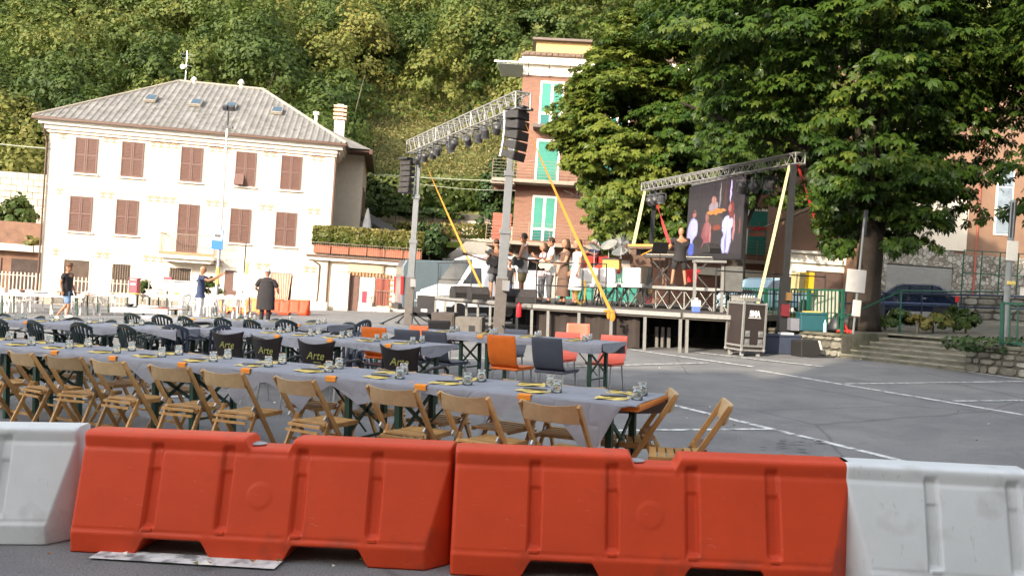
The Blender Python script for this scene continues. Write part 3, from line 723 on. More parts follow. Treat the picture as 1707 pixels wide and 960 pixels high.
for ti, (a_, b_, Y_, lab) in enumerate(ft):
    o_, d_, L_ = far_table(a_, b_, Y_, lab)
    nn = max(5, int(L_*2.4)) if ti != 3 else 9
    nrm = Vector((-d_.y, d_.x, 0))
    for i in range(nn):
        k_ = random.randrange(5); p = o_+d_*(.25+(L_-.5)*i/(nn-1))+nrm*random.uniform(-.25, .25); p.z = .759
        mb = MB()
        if k_ == 0: mb.lathe([(.07, 0), (.13, .02), (.12, .022), (.001, .008)], 12)
        elif k_ == 1: mb.lathe([(.05, 0), (.11, .08), (.10, .08), (.05, .012), (.001, .01)], 12)
        elif k_ == 2: mb.bx(-.2, .2, -.14, .14, 0, .012).bx(-.21, .21, -.15, -.13, 0, .035).bx(-.21, .21, .13, .15, 0, .035).bx(-.21, -.19, -.13, .13, 0, .035).bx(.19, .21, -.13, .13, 0, .035)
        elif k_ == 3: mb.bx(-.13, .13, -.1, .1, 0, .13).bx(-.14, .14, -.11, .11, .13, .155)
        else: mb.lathe([(.03, 0), (.04, .1), (.036, .1), (.028, .01)], 10)
        if ti == 3 and k_ == 3: mb.xf(Matrix.Diagonal((1, 1, 1.4, 1)))
        ci = random.randrange(6)
        cn = ['white', 'yellow', 'black', 'red', 'grey', 'pink'][ci]
        o = mb.build(kinds[k_][0], crk[ci]); o.location = p; o.rotation_euler = (0, 0, random.uniform(-.6, .6))
        tag(o, '%s %s on the %s, %s from its left end' % (cn, kinds[k_][1], lab, ORD[i]) if False else '%s %s, %s item from left on the %s' % (cn, kinds[k_][1], ORD[min(i, 19)], lab.split(' ', 2)[2]), kinds[k_][0].replace('_', ' '), 'dishes on the sunny tables')
# barriers far away
bo = mat('orange_barrier_plastic', (.80, .20, .05), rough=.5, var=.08)
p = GY(407, 35.0); barrier('traffic_barrier', 'orange plastic barrier far off, left of the man in black', bo, p, .05, nx=60, nt=20)
p = GY(476, 35.0); barrier('traffic_barrier', 'red plastic barrier far off, right of the man in black', M_RED, p, .02, nx=60, nt=20)
# ================================================================ BUILDINGS
M_STUC = mat('cream_stucco', (.60, .53, .43), rough=.9, var=.05, scale=1.2, bump=.15, bscale=20, dirt=((.36, .30, .23), 1.1, .56, .5), scratch=((.40, .33, .25), (2.2, 2.2, .25), .45))
M_TRIM = mat('white_trim', (.76, .70, .60), rough=.8, var=.05)
M_SHUT = mat('brown_shutter', (.135, .072, .056), rough=.6, var=.12, scale=8)
M_DARKIN = mat('dark_interior', (.05, .035, .03), rough=.9, var=.3, scale=3)
M_ROOF = mat('fibre_cement_roof', (.155, .147, .138), rough=.95, var=.30, scale=1.6, bump=.5, bscale=12, dirt=((.08, .075, .06), 3.5, .52, .6))
M_EAVE = mat('brown_gutter', (.09, .045, .03), rough=.5, var=.1)
M_MOTIF = mat('ochre_motif', (.36, .235, .16), rough=.9, var=.3, scale=20)
M_IRON = mat('painted_iron', (.22, .17, .13), rough=.6, var=.2)
M_BLUEG = mat('skylight_glass', (.035, .065, .095), rough=.3, var=.1, spec=.8)
def railing(t, p0, p1, h, step, M, r=.009, rails=(0.0, 1.0), rr=.014, name='baluster', posts=None):
    p0 = Vector(p0); p1 = Vector(p1); L_ = (p1-p0).length; n = max(1, int(L_/step)); proto = None
    for i in range(n+1):
        p = p0.lerp(p1, i/n)
        if proto is None: proto = MB().bx(-r, r, -r, r, 0, h).build(name, M, t, loc=p)
        else: share(proto, t, p)
    for f in rails:
        MB().beam(p0+Vector((0, 0, h*f+.0)), p1+Vector((0, 0, h*f)), rr*2, rr*2).build('rail', M, t)
def shutter_window(t, x, z0, z1, w_, y=0, ajar=False, door=False):
    """frame (part) with two louvred leaves and a sill (sub-parts); wall surface at y"""
    f = MB().bx(x-w_/2-.05, x+w_/2+.05, y-.02, y+.14, z0-.03, z1+.05).build('window', M_TRIM, t)
    for s in (-1, 1):
        xa, xb = (x-w_/2, x-.008) if s < 0 else (x+.008, x+w_/2)
        mb = MB(); yy = y-.045
        for a_, b_ in ((xa, xa+.06), (xb-.06, xb)): mb.bx(a_, b_, yy-.02, yy+.02, z0, z1)
        for zz in (z0, (z0+z1)/2-.03, z1-.07): mb.bx(xa+.06, xb-.06, yy-.018, yy+.018, zz, zz+.07)
        mb.build('shutter', M_SHUT, f)
        n = int((z1-z0)/.07); mb = MB().bx(xa+.05, xb-.05, yy+.004, yy+.016, z0+.02, z1-.02)
        for i in range(n):
            zz = z0+.04+i*(z1-z0-.08)/n
            mb.box(((xa+xb)/2, yy+.004, zz+.03), (xb-xa-.11, .010, .066), M=Matrix.Rotation(.42, 3, 'X'))
        mb.build('louvres', M_SHUT, f)
    if ajar:
        MB().box((x-w_*.26, y-.20, z0+.30), (w_*.46, .03, .62), M=Matrix.Rotation(-.5, 3, 'X')).build('flap', M_SHUT, f)
    if not door: MB().bx(x-w_/2-.12, x+w_/2+.12, y-.12, y+.03, z0-.09, z0-.032).build('sill', M_TRIM, f, bevel=.01)
    return f
H0 = Vector((-22.55, 40.0, 0)); HR = math.radians(8.5); HL = 13.35; HD = 9.2; HZ = 8.75
hs = thing('painted_villa', 'cream three-storey villa with brown shutters, painted friezes and grey hipped roof', 'house', H0, HR, plumb=True)
MB().bx(0, HL, 0, HD, -1.5, HZ-.35).build('wall', M_STUC, hs)
MB().bx(-.06, HL+.06, -.06, HD+.06, -1.5, .55).build('plinth', mat('plinth_grey', (.30, .26, .21), rough=.9, var=.15), hs)
# cornice in three steps
mb = MB()
for o_, z0, z1 in ((.10, HZ-.55, HZ-.42), (.22, HZ-.42, HZ-.22), (.38, HZ-.22, HZ-.02)):
    mb.bx(-o_, HL+o_, -o_, HD+o_, z0, z1)
mb.build('cornice', M_TRIM, hs)
OV = .55; e0, e1, f0, f1 = -OV, HL+OV, -OV, HD+OV; RH = 3.35
MB().bx(e0, e1, f0, f1, HZ-.02, HZ+.04).build('soffit', M_TRIM, hs)
mb = MB(); g = .08
for a_, b_ in (((e0, f0), (e1, f0)), ((e1, f0), (e1, f1)), ((e1, f1), (e0, f1)), ((e0, f1), (e0, f0))):
    mb.beam((*a_, HZ+.02), (*b_, HZ+.02), .14, .12)
mb.build('gutter', M_EAVE, hs)
rl, rr_ = 4.6, 8.95; ym = HD/2; zr = HZ+RH
def corr(name, A_, B_, C_, D_, pitch=.30):
    """corrugated roof slope between eave A-B and ridge D-C"""
    A_, B_, C_, D_ = map(Vector, (A_, B_, C_, D_)); eu = (B_-A_); L_ = eu.length; eu.normalize()
    n_ = eu.cross(((C_+D_)/2-(A_+B_)/2)).normalized()
    if n_.z < 0: n_ = -n_
    upd = n_.cross(eu);  upd = upd if upd.z > 0 else -upd
    H_ = (D_-A_).dot(upd); dl = (D_-A_).dot(eu); cl_ = (C_-A_).dot(eu); mb = MB(); N = int(L_/pitch)*6; vs = []
    for i in range(N+1):
        x = L_*i/N; ph = (x/pitch) % 1
        hgt = .036*(max(0, math.sin(ph*2*PI))**.8 if ph < .5 else 0)
        # top limit by hips
        if x < dl: hmax = H_*x/max(dl, 1e-6)
        elif x > cl_: hmax = H_*(L_-x)/max(L_-cl_, 1e-6)
        else: hmax = H_
        m_ = 6
        for k in range(m_+1):
            q = hmax*k/m_; vs.append(A_+eu*x+upd*q+n_*(hgt+.03+.015*((q*1.4) % 1 < .5)*0))
    fs = [(i*7+k, (i+1)*7+k, (i+1)*7+k+1, i*7+k+1) for i in range(N) for k in range(6)]
    mb.add(vs, fs); mb.quad(A_, B_, C_, D_)
    return mb.build(name, M_ROOF, hs, fix=False)
z_ = HZ+.05
corr('roof_slope', (e0, f0, z_), (e1, f0, z_), (rr_, ym, zr), (rl, ym, zr))
corr('roof_slope', (e1, f1, z_), (e0, f1, z_), (rl, ym, zr), (rr_, ym, zr))
corr('roof_slope', (e1, f0, z_), (e1, f1, z_), (rr_+.01, ym+.01, zr), (rr_, ym-.01, zr))
corr('roof_slope', (e0, f1, z_), (e0, f0, z_), (rl-.01, ym-.01, zr), (rl, ym+.01, zr))
mr = mat('ridge_tile', (.27, .235, .19), rough=.9, var=.2)
for a_, b_ in (((rl, ym, zr), (rr_, ym, zr)), ((e0, f0, z_), (rl, ym, zr)), ((e1, f0, z_), (rr_, ym, zr)), ((e0, f1, z_), (rl, ym, zr)), ((e1, f1, z_), (rr_, ym, zr))):
    MB().cyl(Vector(a_)+Vector((0, 0, .04)), Vector(b_)+Vector((0, 0, .04)), .085, .085, 8).build('ridge_cap', mr, hs)
sl_a = math.atan2(zr-z_, ym-f0)
for x in (3.95, 6.15, 7.85, 10.15):
    q = .50; y = f0+(ym-f0)*q; z = z_+(zr-z_)*q
    R_ = Matrix.Rotation(sl_a, 3, 'X')
    f = MB().box((x, y-.05, z+.14), (.56, .72, .16), M=R_).build('skylight', mr, hs, bevel=.02)
    MB().box(Vector((x, y-.05, z+.14))+R_ @ Vector((0, 0, .085)), (.46, .60, .014), M=R_).build('pane', M_BLUEG, f)
# chimneys and vents
def vent(x, y, z, h, mw=True):
    f = MB().lathe([(.11, -.6), (.10, h*.6), (.17, h*.65), (.19, h*.8), (.12, h*.85), (.15, h), (.05, h+.12)], 12, (x, y, z)).build('roof_vent', M_TRIM, hs)
vent(5.35, ym, zr, .22); vent(7.8, ym, zr, .34)
cm = MB().bx(12.9, 13.45, 4.3, 4.85, HZ+.6, HZ+2.05); cm.build('chimney', M_TRIM, hs)
for i in range(4): MB().bx(12.82, 13.53, 4.22, 4.93, HZ+2.1+i*.22, HZ+2.21+i*.22).build('chimney_tile', mat('chimney_clay', (.55, .40, .28), rough=.9), hs)
MB().bx(13.0, 13.35, 4.4, 4.75, HZ+2.05, HZ+2.95).build('flue', M_TRIM, hs)
MB().cyl((12.0, 3.4, HZ+.8), (12.0, 3.4, HZ+2.05), .09, .09, 8).cyl((12.0, 3.4, HZ+2.05), (12.0, 3.4, HZ+2.22), .17, .17, 8).build('flue_pipe', M_TRIM, hs)
an = MB(); an.cyl((4.9, ym, zr-.1), (4.9, ym, zr+1.7), .02, .02, 6)
for z, w_ in ((1.5, .35), (1.3, .25), (.9, .3)): an.cyl((4.9-w_, ym, zr+z), (4.9+w_, ym, zr+z), .012, .012, 5)
for k in range(5): an.cyl((4.6+.15*k, ym-.2, zr+1.5), (4.6+.15*k, ym+.2, zr+1.5), .008, .008, 4)
an.build('aerial', M_METAL, hs); MB().lathe([(.02, 0), (.1, .03), (.13, .06)], 14, (4.75, ym-.1, zr+.8), Matrix.Rotation(PI/2, 3, 'X')).build('dish', M_TRIM, hs)
# openings: five columns
cols = [1.72, 3.82, 6.55, 9.10, 11.28]; ww = [1.02, 1.02, 1.02, .98, 1.0]
for i, x in enumerate(cols):
    shutter_window(hs, x, 6.38, 8.06, ww[i], ajar=(i == 3))
for i, x in enumerate(cols):
    if i == 2: shutter_window(hs, x+.02, 2.85, 5.28, .98, door=True)
    else: shutter_window(hs, x-.08, 3.58, 5.26, ww[i])
# ground floor openings
def recess(t, x, z0, z1, w_, Mf, grille=True, y=0):
    f = MB().bx(x-w_/2-.07, x+w_/2+.07, y-.03, y+.05, z1, z1+.08).bx(x-w_/2-.07, x-w_/2, y-.03, y+.05, z0, z1).bx(x+w_/2, x+w_/2+.07, y-.03, y+.05, z0, z1).build('window', M_TRIM, t)
    MB().bx(x-w_/2, x+w_/2, y-.012, y+.02, z0, z1).build('pane', Mf, f)
    if grille:
        mb = MB()
        for k in range(int(w_/.11)): mb.bx(x-w_/2+.05+k*.11, x-w_/2+.066+k*.11, y-.06, y-.044, z0, z1)
        mb.bx(x-w_/2, x+w_/2, y-.062, y-.042, z0+.5, z0+.53).build('grille', M_IRON, f)
M_GLBR = mat('brown_glazing', (.085, .06, .045), rough=.3, var=.3, scale=2)
recess(hs, 1.62, .35, 2.2, 1.15, M_GLBR, False); recess(hs, 3.65, .8, 2.15, .85, M_GLBR); recess(hs, 6.35, 1.0, 2.15, 1.0, M_GLBR)
recess(hs, 8.75, .2, 2.2, .60, M_SHUT, False); recess(hs, 11.15, .3, 2.25, 1.05, M_DARKIN)
cu = MB(); M_CUR = mat('salmon_curtain', (.70, .30, .22), rough=.8, var=.15)
vs = []; n = 24
for k in range(7):
    z = 2.22-1.75*k/6; w0 = 1.0*(1-.55*k/6); x0 = 11.15+.12*k/6
    for i in range(n+1): vs.append((x0-w0/2+w0*i/n, -.09-.03*math.sin(i*1.9), z))
cu.add(vs, [(k*(n+1)+i, k*(n+1)+i+1, (k+1)*(n+1)+i+1, (k+1)*(n+1)+i) for k in range(6) for i in range(n)]).build('curtain', M_CUR, hs, smooth=True, fix=False)
# balcony
bl = MB().bx(5.55, 8.05, -1.0, 0, 2.62, 2.78).bx(5.7, 7.9, -.8, 0, 2.45, 2.62).build('balcony', M_TRIM, hs)
MB().bx(5.55, 8.05, -1.02, -.98, 2.78, 2.92).build('kerb', mat('terracotta', (.50, .21, .12), rough=.9, var=.2), bl)
mb = MB()
for k in range(26): mb.bx(5.56+k*.099, 5.572+k*.099, -.99, -.978, 2.9, 3.75)
for k in range(9):
    mb.bx(5.56, 5.572, -.99+k*.11, -.978+k*.11, 2.8, 3.75); mb.bx(8.03, 8.042, -.99+k*.11, -.978+k*.11, 2.8, 3.75)
mb.bx(5.54, 8.06, -1.0, -.965, 3.75, 3.79).bx(5.54, 5.58, -1, 0, 3.75, 3.79).bx(8.02, 8.06, -1, 0, 3.75, 3.79).build('railing', M_IRON, bl)
# painted friezes: paired flower motifs and small arches, above each storey
fz = MB()
def arch(x, z, r, ringw=.05):
    pts = [k*PI/7 for k in range(8)]
    for a_, b_ in zip(pts[:-1], pts[1:]):
        fz.quad((x+r*math.cos(a_), -.004, z+r*math.sin(a_)), (x+(r-ringw)*math.cos(a_), -.004, z+(r-ringw)*math.sin(a_)), (x+(r-ringw)*math.cos(b_), -.004, z+(r-ringw)*math.sin(b_)), (x+r*math.cos(b_), -.004, z+r*math.sin(b_)))
def flower(x, z):
    arch(x, z+.02, .19)
    for a_, l_ in ((-.6, .22), (.6, .22), (-2.4, .2), (2.4, .2), (0, .16), (3.14, .14)):
        d_ = Vector((math.sin(a_), 0, math.cos(a_))); s_ = Vector((math.cos(a_), 0, -math.sin(a_)))*.045
        c_ = Vector((x, -.005, z)); fz.quad(c_, c_+d_*l_*.5+s_, c_+d_*l_, c_+d_*l_*.5-s_)
for z in (8.05, 5.40, 2.50):
    xs_ = [.65, 2.6, 2.95, 4.75, 5.1, 5.45, 5.8, 7.5, 7.85, 8.2, 10.05, 10.42, 12.35, 12.7]
    for x in xs_: flower(x, z-.02)
    for c_ in cols:
        for k in (-.5, 0, .5): arch(c_+k, z+.12, .15, .035)
fz.build('painted_frieze', M_MOTIF, hs, fix=False)
MB().bx(.02, HL-.02, -.02, 0, 5.72, 5.75).build('string_line', M_TRIM, hs)
MB().bx(.02, HL-.02, -.02, 0, 2.72, 2.75).build('string_line', M_TRIM, hs)
MB().tube([(-.25, -.25, HZ-.15), (-.1, -.12, HZ-.8), (-.04, -.1, HZ-1.1), (-.04, -.1, 0)], .045, 8).build('drainpipe', M_EAVE, hs, smooth=True)
MB().tube([(HL+.2, -.3, HZ-.1), (HL+.08, -.08, HZ-.8), (HL+.06, -.06, 0)], .045, 8).build('drainpipe', M_EAVE, hs, smooth=True)
# side bay
M_STUC2 = mat('shaded_stucco', (.42, .36, .28), rough=.9, var=.08, bump=.15, bscale=20)  # cream stucco darkened: the shade on this side is put into the colour
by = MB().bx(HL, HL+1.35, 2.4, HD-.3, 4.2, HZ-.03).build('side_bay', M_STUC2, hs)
for y0 in (4.0, 6.2):
    MB().bx(HL+1.35, HL+1.40, y0, y0+.8, 5.4, 7.2).build('shutter', M_SHUT, by)
MB().bx(HL+.2, HL+1.55, 2.2, HD, 4.0, 4.2).build('bay_slab', mat('slab_grey', (.20, .17, .14), rough=.9), hs)
MB().bx(e1-.4, HL+1.75, 1.2, f1, HZ, HZ+.12).bx(HL+1.65, HL+1.80, 1.1, f1, HZ-.1, HZ+.14).build('bay_eave', M_EAVE, hs)
mb = MB(); mb.add([(e1-.1, .9, HZ+.10), (HL+1.75, 1.1, HZ+.13), (HL+1.75, f1, HZ+.13), (e1-3, f1, HZ+1.9), (e1-2.6, 2.6, HZ+1.75)], [(0, 1, 2, 3, 4)]).build('bay_roof', M_ROOF, hs, fix=False)
# ---------------------------------------------------------------- annex with roof terrace
AN0 = GY(517, 42.0); 
ax = thing('low_annex', 'cream single-storey annex with brown door under a planted roof terrace', 'annex', AN0, 0.02, plumb=True)
AL = 5.25; AH = 2.75
# terrace parapet and wall
MB().bx(0, AL, 0, 6, -1.2, AH-.25).build('wall', M_STUC, ax)
MB().bx(-.25, AL+.2, -.3, 6, AH-.25, AH-.1).build('roof_slab', M_TRIM, ax)
MB().bx(-.30, AL+.25, -.38, 6, AH-.1, AH).build('roof_edge', M_EAVE, ax)
MB().bx(1.75, 3.55, -.10, 0, 2.02, AH-.3).build('lintel_panel', mat('tan_render', (.42, .33, .22), rough=.9, var=.1), ax)
qn = mat('brick_edging', (.42, .20, .10), rough=.9, var=.2)
for i in range(16): MB().bx(1.35+i*.165, 1.44+i*.165, -.13, -.0, 1.84, 2.0).build('edging_brick', qn, ax)
for i in range(6): MB().bx(1.16, 1.28, -.05, 0, .95+i*.17, 1.04+i*.17).build('edging_brick', qn, ax); MB().bx(3.90, 4.02, -.05, 0, .35+i*.27, .44+i*.27).build('edging_brick', qn, ax)
d_ = MB().bx(1.93, 2.35, -.06, 0, 0, 1.82).build('door', M_SHUT, ax)
for i in range(4): MB().bx(1.97, 2.31, -.075, -.06, .12+i*.42, .42+i*.42).build('panel', M_SHUT, d_)
MB().bx(2.42, 3.02, -.03, 0, .75, 1.8).build('window', mat('net_window', (.42, .40, .33), rough=.4, var=.2), ax)
MB().bx(3.05, 3.13, -.08, 0, .1, 1.84).build('frame', M_TRIM, ax)
w3 = MB().bx(3.18, 3.88, -.05, 0, .45, 1.78).build('window', mat('red_glazing', (.22, .06, .04), rough=.4, var=.1), ax)
mb = MB()
for i in range(7): mb.bx(3.15+i*.12, 3.165+i*.12, -.16, -.145, .35, 1.15)
mb.bx(3.12, 3.93, -.17, -.14, 1.15, 1.18).build('grille', M_IRON, w3)
MB().bx(1.2, 1.9, -.35, 0, -.2, 1.95).build('porch_pier', M_STUC, ax)
MB().bx(2.45, 3.1, -.5, -.1, -.2, .55).bx(3.1, 4.0, -.45, -.1, -.2, .35).build('planter_wall', M_TRIM, ax)
MB().bx(-1.0+.5, .95, -.75, -.35, -.2, .42).build('bench_wall', M_TRIM, ax, bevel=.03)
MB().tube([(.05, -.3, 2.45), (.35, -.12, 2.25), (.35, -.1, 1.0), (.3, -.1, .1)], .035, 8).build('drainpipe', M_EAVE, ax, smooth=True)
MB().bx(2.62, 2.86, -.56, -.52, .55, 1.1).build('notice', mat('crimson_sign', (.45, .03, .06), rough=.5, var=.05), ax)
M_TERR = mat('terracotta_pot', (.36, .12, .07), rough=.85, var=.18, scale=5)
# terrace planters + railing
for i in range(6):
    x0 = .02+i*.90
    pl = MB().bx(x0, x0+.84, -.30, .10, AH+.10, AH+.44).bx(x0-.02, x0+.86, -.32, .12, AH+.44, AH+.50).build('planter_box', M_TERR, ax, bevel=.015)
railing(ax, (-.05, -.38, AH), (AL+.15, -.38, AH), .62, .11, M_IRON, r=.006, rr=.010)
# folded parasol on the terrace
ps = thing('folded_parasol', 'white folded parasol standing behind the terrace hedge', 'parasol', GY(608, 44.5, AH), 0, plumb=True)
MB().lathe([(.30, .62), (.36, .75), (.33, 1.1), (.20, 1.9), (.08, 2.45), (.02, 2.6)], 12).build('canopy', M_WCL, ps, smooth=True); MB().cyl((0, 0, 0), (0, 0, .8), .03, .03, 8).build('pole', M_METAL, ps)
# ---------------------------------------------------------------- brick apartment building
def brick():
    m = mat('salmon_brick', (.36, .165, .10), rough=.9, var=0); n = m.node_tree.nodes; l = m.node_tree.links; b = n['Principled BSDF']; tc = [x for x in n if x.type == 'TEX_COORD'][0]
    mp = n.new('ShaderNodeMapping'); mp.inputs['Rotation'].default_value = (PI/2, 0, 0); l.new(tc.outputs['Object'], mp.inputs[0])
    br = n.new('ShaderNodeTexBrick'); br.inputs['Scale'].default_value = 1; br.inputs['Brick Width'].default_value = .25; br.inputs['Row Height'].default_value = .07; br.inputs['Mortar Size'].default_value = .008
    br.inputs['Color1'].default_value = (.21, .105, .072, 1); br.inputs['Color2'].default_value = (.165, .082, .058, 1); br.inputs['Mortar'].default_value = (.24, .14, .10, 1)
    l.new(mp.outputs[0], br.inputs['Vector']); nz = n.new('ShaderNodeTexNoise'); nz.inputs['Scale'].default_value = .6; nz.inputs['Detail'].default_value = 6; l.new(tc.outputs['Object'], nz.inputs['Vector'])
    mx = n.new('ShaderNodeMix'); mx.data_type = 'RGBA'; mx.blend_type = 'MULTIPLY'; mx.inputs[0].default_value = .5
    r = n.new('ShaderNodeValToRGB'); r.color_ramp.elements[0].color = (.7, .7, .7, 1); r.color_ramp.elements[1].color = (1.2, 1.15, 1.1, 1); l.new(nz.outputs['Fac'], r.inputs[0])
    l.new(br.outputs['Color'], mx.inputs[6]); l.new(r.outputs[0], mx.inputs[7]); l.new(mx.outputs[2], b.inputs['Base Color']); return m
M_BRICK = brick()
M_TEAL = mat('teal_shutter', (.03, .20, .15), rough=.55, var=.1, scale=6)
M_TEALD = mat('teal_glazing', (.015, .12, .11), rough=.3, var=.2)
M_SLAB = mat('balcony_slab', (.26, .21, .17), rough=.9, var=.15)
M_ROCK = mat('old_roof_tiles', (.15, .10, .07), rough=.95, var=.4, scale=5, bump=.8, bscale=10)
B0 = GY(845, 45.0); BR = math.radians(-3.5)
ab = thing('apartment_building', 'salmon brick apartment building with teal shutters, balconies and a yellow attic', 'building', B0, BR, plumb=True)
BL = 15.2; BH = 12.75
MB().bx(0, BL, 0, 10, -1.5, BH).build('wall', M_BRICK, ab)
MB().bx(-.02, BL+.02, -.02, 10.02, BH, BH+.55).build('white_band', M_TRIM, ab)
MB().bx(-.25, BL+.25, -.35, 10.2, BH+.55, BH+.75).bx(-.1, BL+.1, -.2, 10.1, BH+.75, BH+.95).build('cornice', M_TRIM, ab)
mb = MB()
mb.prism([(-.30, BH+.96), (.9, BH+1.45), (.9, BH+1.0)], -.15, BL+.1, 'x'); mb.build('roof_edge', M_ROCK, ab)
for i in range(50): MB().box((.1+i*.31, .32, BH+1.26), (.27, 1.22, .05), M=Matrix.Rotation(math.atan2(.49, 1.2), 3, 'X')).build('roof_tile', M_ROCK, ab)
MB().bx(.55, BL-2, .9, 9, BH+.9, BH+2.1).build('attic', mat('yellow_render', (.42, .28, .12), rough=.85, var=.06), ab)
MB().bx(.35, BL-1.8, .6, 9.3, BH+2.1, BH+2.22).build('attic_roof', mat('attic_roof', (.13, .10, .085), rough=.8), ab)
def french(t, x, z0, z1, w_, closed=False):
    f = MB().bx(x-w_/2-.1, x-w_/2, -.04, .05, z0, z1+.12).bx(x+w_/2, x+w_/2+.1, -.04, .05, z0, z1+.12).bx(x-w_/2, x+w_/2, -.04, .05, z1, z1+.12).build('window', M_TRIM, t)
    if closed: 
        mb = MB()
        for k in range(int((z1-z0)/.06)): mb.bx(x-w_/2, x+w_/2, -.03-.008*(k % 2), 0, z0+k*.06, z0+k*.06+.055)
        mb.build('roller_shutter', M_TEAL, f)
    else:
        zm = z0+(z1-z0)*.27
        MB().bx(x-.07, x+.07, -.03, 0, z0, z1).bx(x-w_/2, x+w_/2, -.028, 0, zm-.06, zm+.06).build('mullion', M_TRIM, f)
        for s in (-1, 1):
            for a_, b_, mm_ in ((zm+.06, z1, M_TEAL), (z0, zm-.06, M_TEALD)):
                MB().bx(*sorted((x+s*.075, x+s*(w_/2-.005))), -.02, 0, a_, b_).build('pane', mm_, f)
    return f
def bal(t, x0, x1, z, dep=1.2, rail=True, M=M_SLAB):
    s_ = MB().bx(x0, x1, -dep, 0, z-.18, z).build('balcony', M, t)
    if rail:
        mb = MB()
        for k in range(6): mb.bx(x0, x1, -dep, -dep+.02, z+.15+k*.16, z+.165+k*.16)
        for k in range(int((x1-x0)/1.1)+1): mb.bx(x0+k*1.1, x0+k*1.1+.03, -dep, -dep+.03, z, z+1.0)
        for k in range(6): mb.bx(x0, x0+.02, -dep, 0, z+.15+k*.16, z+.165+k*.16)
        mb.build('railing', M_IRON, s_)
for x in (1.62, 5.2, 9.2, 12.95):
    french(ab, x, 10.15, 12.35, 1.08); french(ab, x, 7.2, 9.25, 1.08, closed=True); french(ab, x, 3.95, 6.25, 1.10, closed=(x > 12))
bal(ab, .75, 3.0, 10.0, 1.0, False, mat('slab_dark', (.12, .10, .09), rough=.9)); bal(ab, -1.2, 3.2, 7.05); bal(ab, -1.3, 6.5, 3.8, 1.3); bal(ab, 11.6, 14.2, 3.62, 1.0)
bal(ab, 4.2, 6.4, 7.05); bal(ab, 8.2, 10.4, 7.05); bal(ab, 8.2, 10.4, 3.8)
MB().bx(-1.25, -.0, -1.1, 4, 6.75, 6.87).bx(-1.3, 0, -1.2, 4, 3.5, 3.62).build('side_slab', M_SLAB, ab)
dd = MB().bx(-1.1, -.1, .0, .04, 3.8, 5.3).build('slatted_gate', mat('red_brown_wood', (.28, .08, .05), rough=.7), ab)
for i in range(6): MB().bx(-1.1, -.1, -.03, -.0, 3.85+i*.25, 4.02+i*.25).build('slat', MATS['red_brown_wood'], dd)
MB().bx(-1.15, 3.4, -.012, 0, 6.55, 6.85).build('brick_band', mat('dark_brick', (.20, .085, .06), rough=.9), ab)
M_CANO = mat('corrugated_canopy', (.33, .36, .34), rough=.3, var=.15, metal=.2)
mb = MB()
for i in range(14): mb.bx(-1.35, -.0, -.9+i*.2, -.9+i*.2+.16, BH+.30+.0*i, BH+.33)
mb.build('side_canopy', M_CANO, ab); MB().bx(-1.5, 9, -1.0, -.96, BH+.36, BH+.44).build('canopy_bar', M_TRIM, ab)
for i in range(6): MB().beam((.3+i*1.1, -.95, BH+.38), (.3+i*1.1, 0, BH-.05), .04, .06).build('canopy_bracket', M_IRON, ab)
# ground floor of the brick block: teal garage doors, white frames
MB().bx(.0, 6.5, -.03, 0, -1, 3.2).build('ground_wall', mat('taupe_render', (.30, .27, .24), rough=.9), ab)  # one even grey-brown tone across the ground floor
for x in (1.2, 3.6, 6.0): 
    f = MB().bx(x-.95, x+.95, -.06, -.03, .2, 2.75).build('garage_door', M_TEALD, ab)
    for k in range(4): MB().bx(x-.93, x+.93, -.075, -.06, .3+k*.6, .82+k*.6).build('panel', M_TEAL, f)
MB().bx(9.8, BL+.1, -.35, 0, 2.72, 3.12).bx(14.0, BL+.1, -.1, 0, 0, 2.72).build('white_frieze', M_TRIM, ab)
for x, w_ in ((12.3, 2.6),):
    f = MB().bx(x-w_/2, x+w_/2, -.05, 0, .3, 2.5).build('garage_door', mat('brown_garage', (.09, .055, .045), rough=.6, var=.15), ab)
    for k in range(5): MB().bx(x-w_/2+.03, x+w_/2-.03, -.07, -.05, .35+k*.43, .74+k*.43).build('panel', MATS['brown_garage'], f)
# flower pot on the right balcony
fp = thing('flower_box', 'flower box with red blossoms hanging on the right balcony of the brick building', 'flower box', GY(1262, 40.6, 4.25), 0)
mb = MB().bx(-.35, .35, -.1, .1, -.1, .08); mb.build('box', M_TERR, fp)
mb = MB()
for i in range(90):
    c_ = Vector((random.gauss(0, .28), random.gauss(0, .1), .15+abs(random.gauss(0, .13)))); r_ = .035
    mb.ell(c_, (r_, r_, r_), 5, 3)
mb.build('blossoms', mat('red_petal', (.55, .04, .03), rough=.7, var=.4, scale=9), fp)
# ---------------------------------------------------------------- right buildings
def rootpx(px, Y): return GY(px, Y)
R0_ = rootpx(1305, 40.5)
gb = thing('garage_block', 'terracotta block with white framed brown garage behind the big tree', 'building', R0_, 0.0, plumb=True)
M_TC = mat('terracotta_render', (.21, .125, .082), rough=.9, var=.12, scale=1.5)
MB().bx(0, 4.7, 0, 8, -1, 12).build('wall', M_TC, gb)
MB().bx(-.05, 4.75, -.25, 0, 2.95, 3.4).bx(-.1, 4.8, -.45, 0, 3.4, 3.52).bx(0, .9, -.12, 0, 0, 2.95).bx(3.35, 4.1, -.12, 0, 0, 2.95).bx(.9, 3.35, -.1, 0, 2.6, 2.95).build('white_frame', M_TRIM, gb)
f = MB().bx(.9, 3.35, -.03, 0, .4, 2.6).build('garage_door', MATS['brown_garage'], gb)
for k in range(5): MB().bx(.95, 3.3, -.05, -.03, .45+k*.42, .83+k*.42).build('panel', MATS['brown_garage'], f)
MB().bx(4.1, 4.7, -.03, 0, .4, 2.6).build('side_door', MATS['brown_garage'], gb)
for z in (5, 8.2):
    for x in (1.6, 3.9): french(gb, x, z, z+1.7, 1.0)
R1_ = rootpx(1462, 38.5)
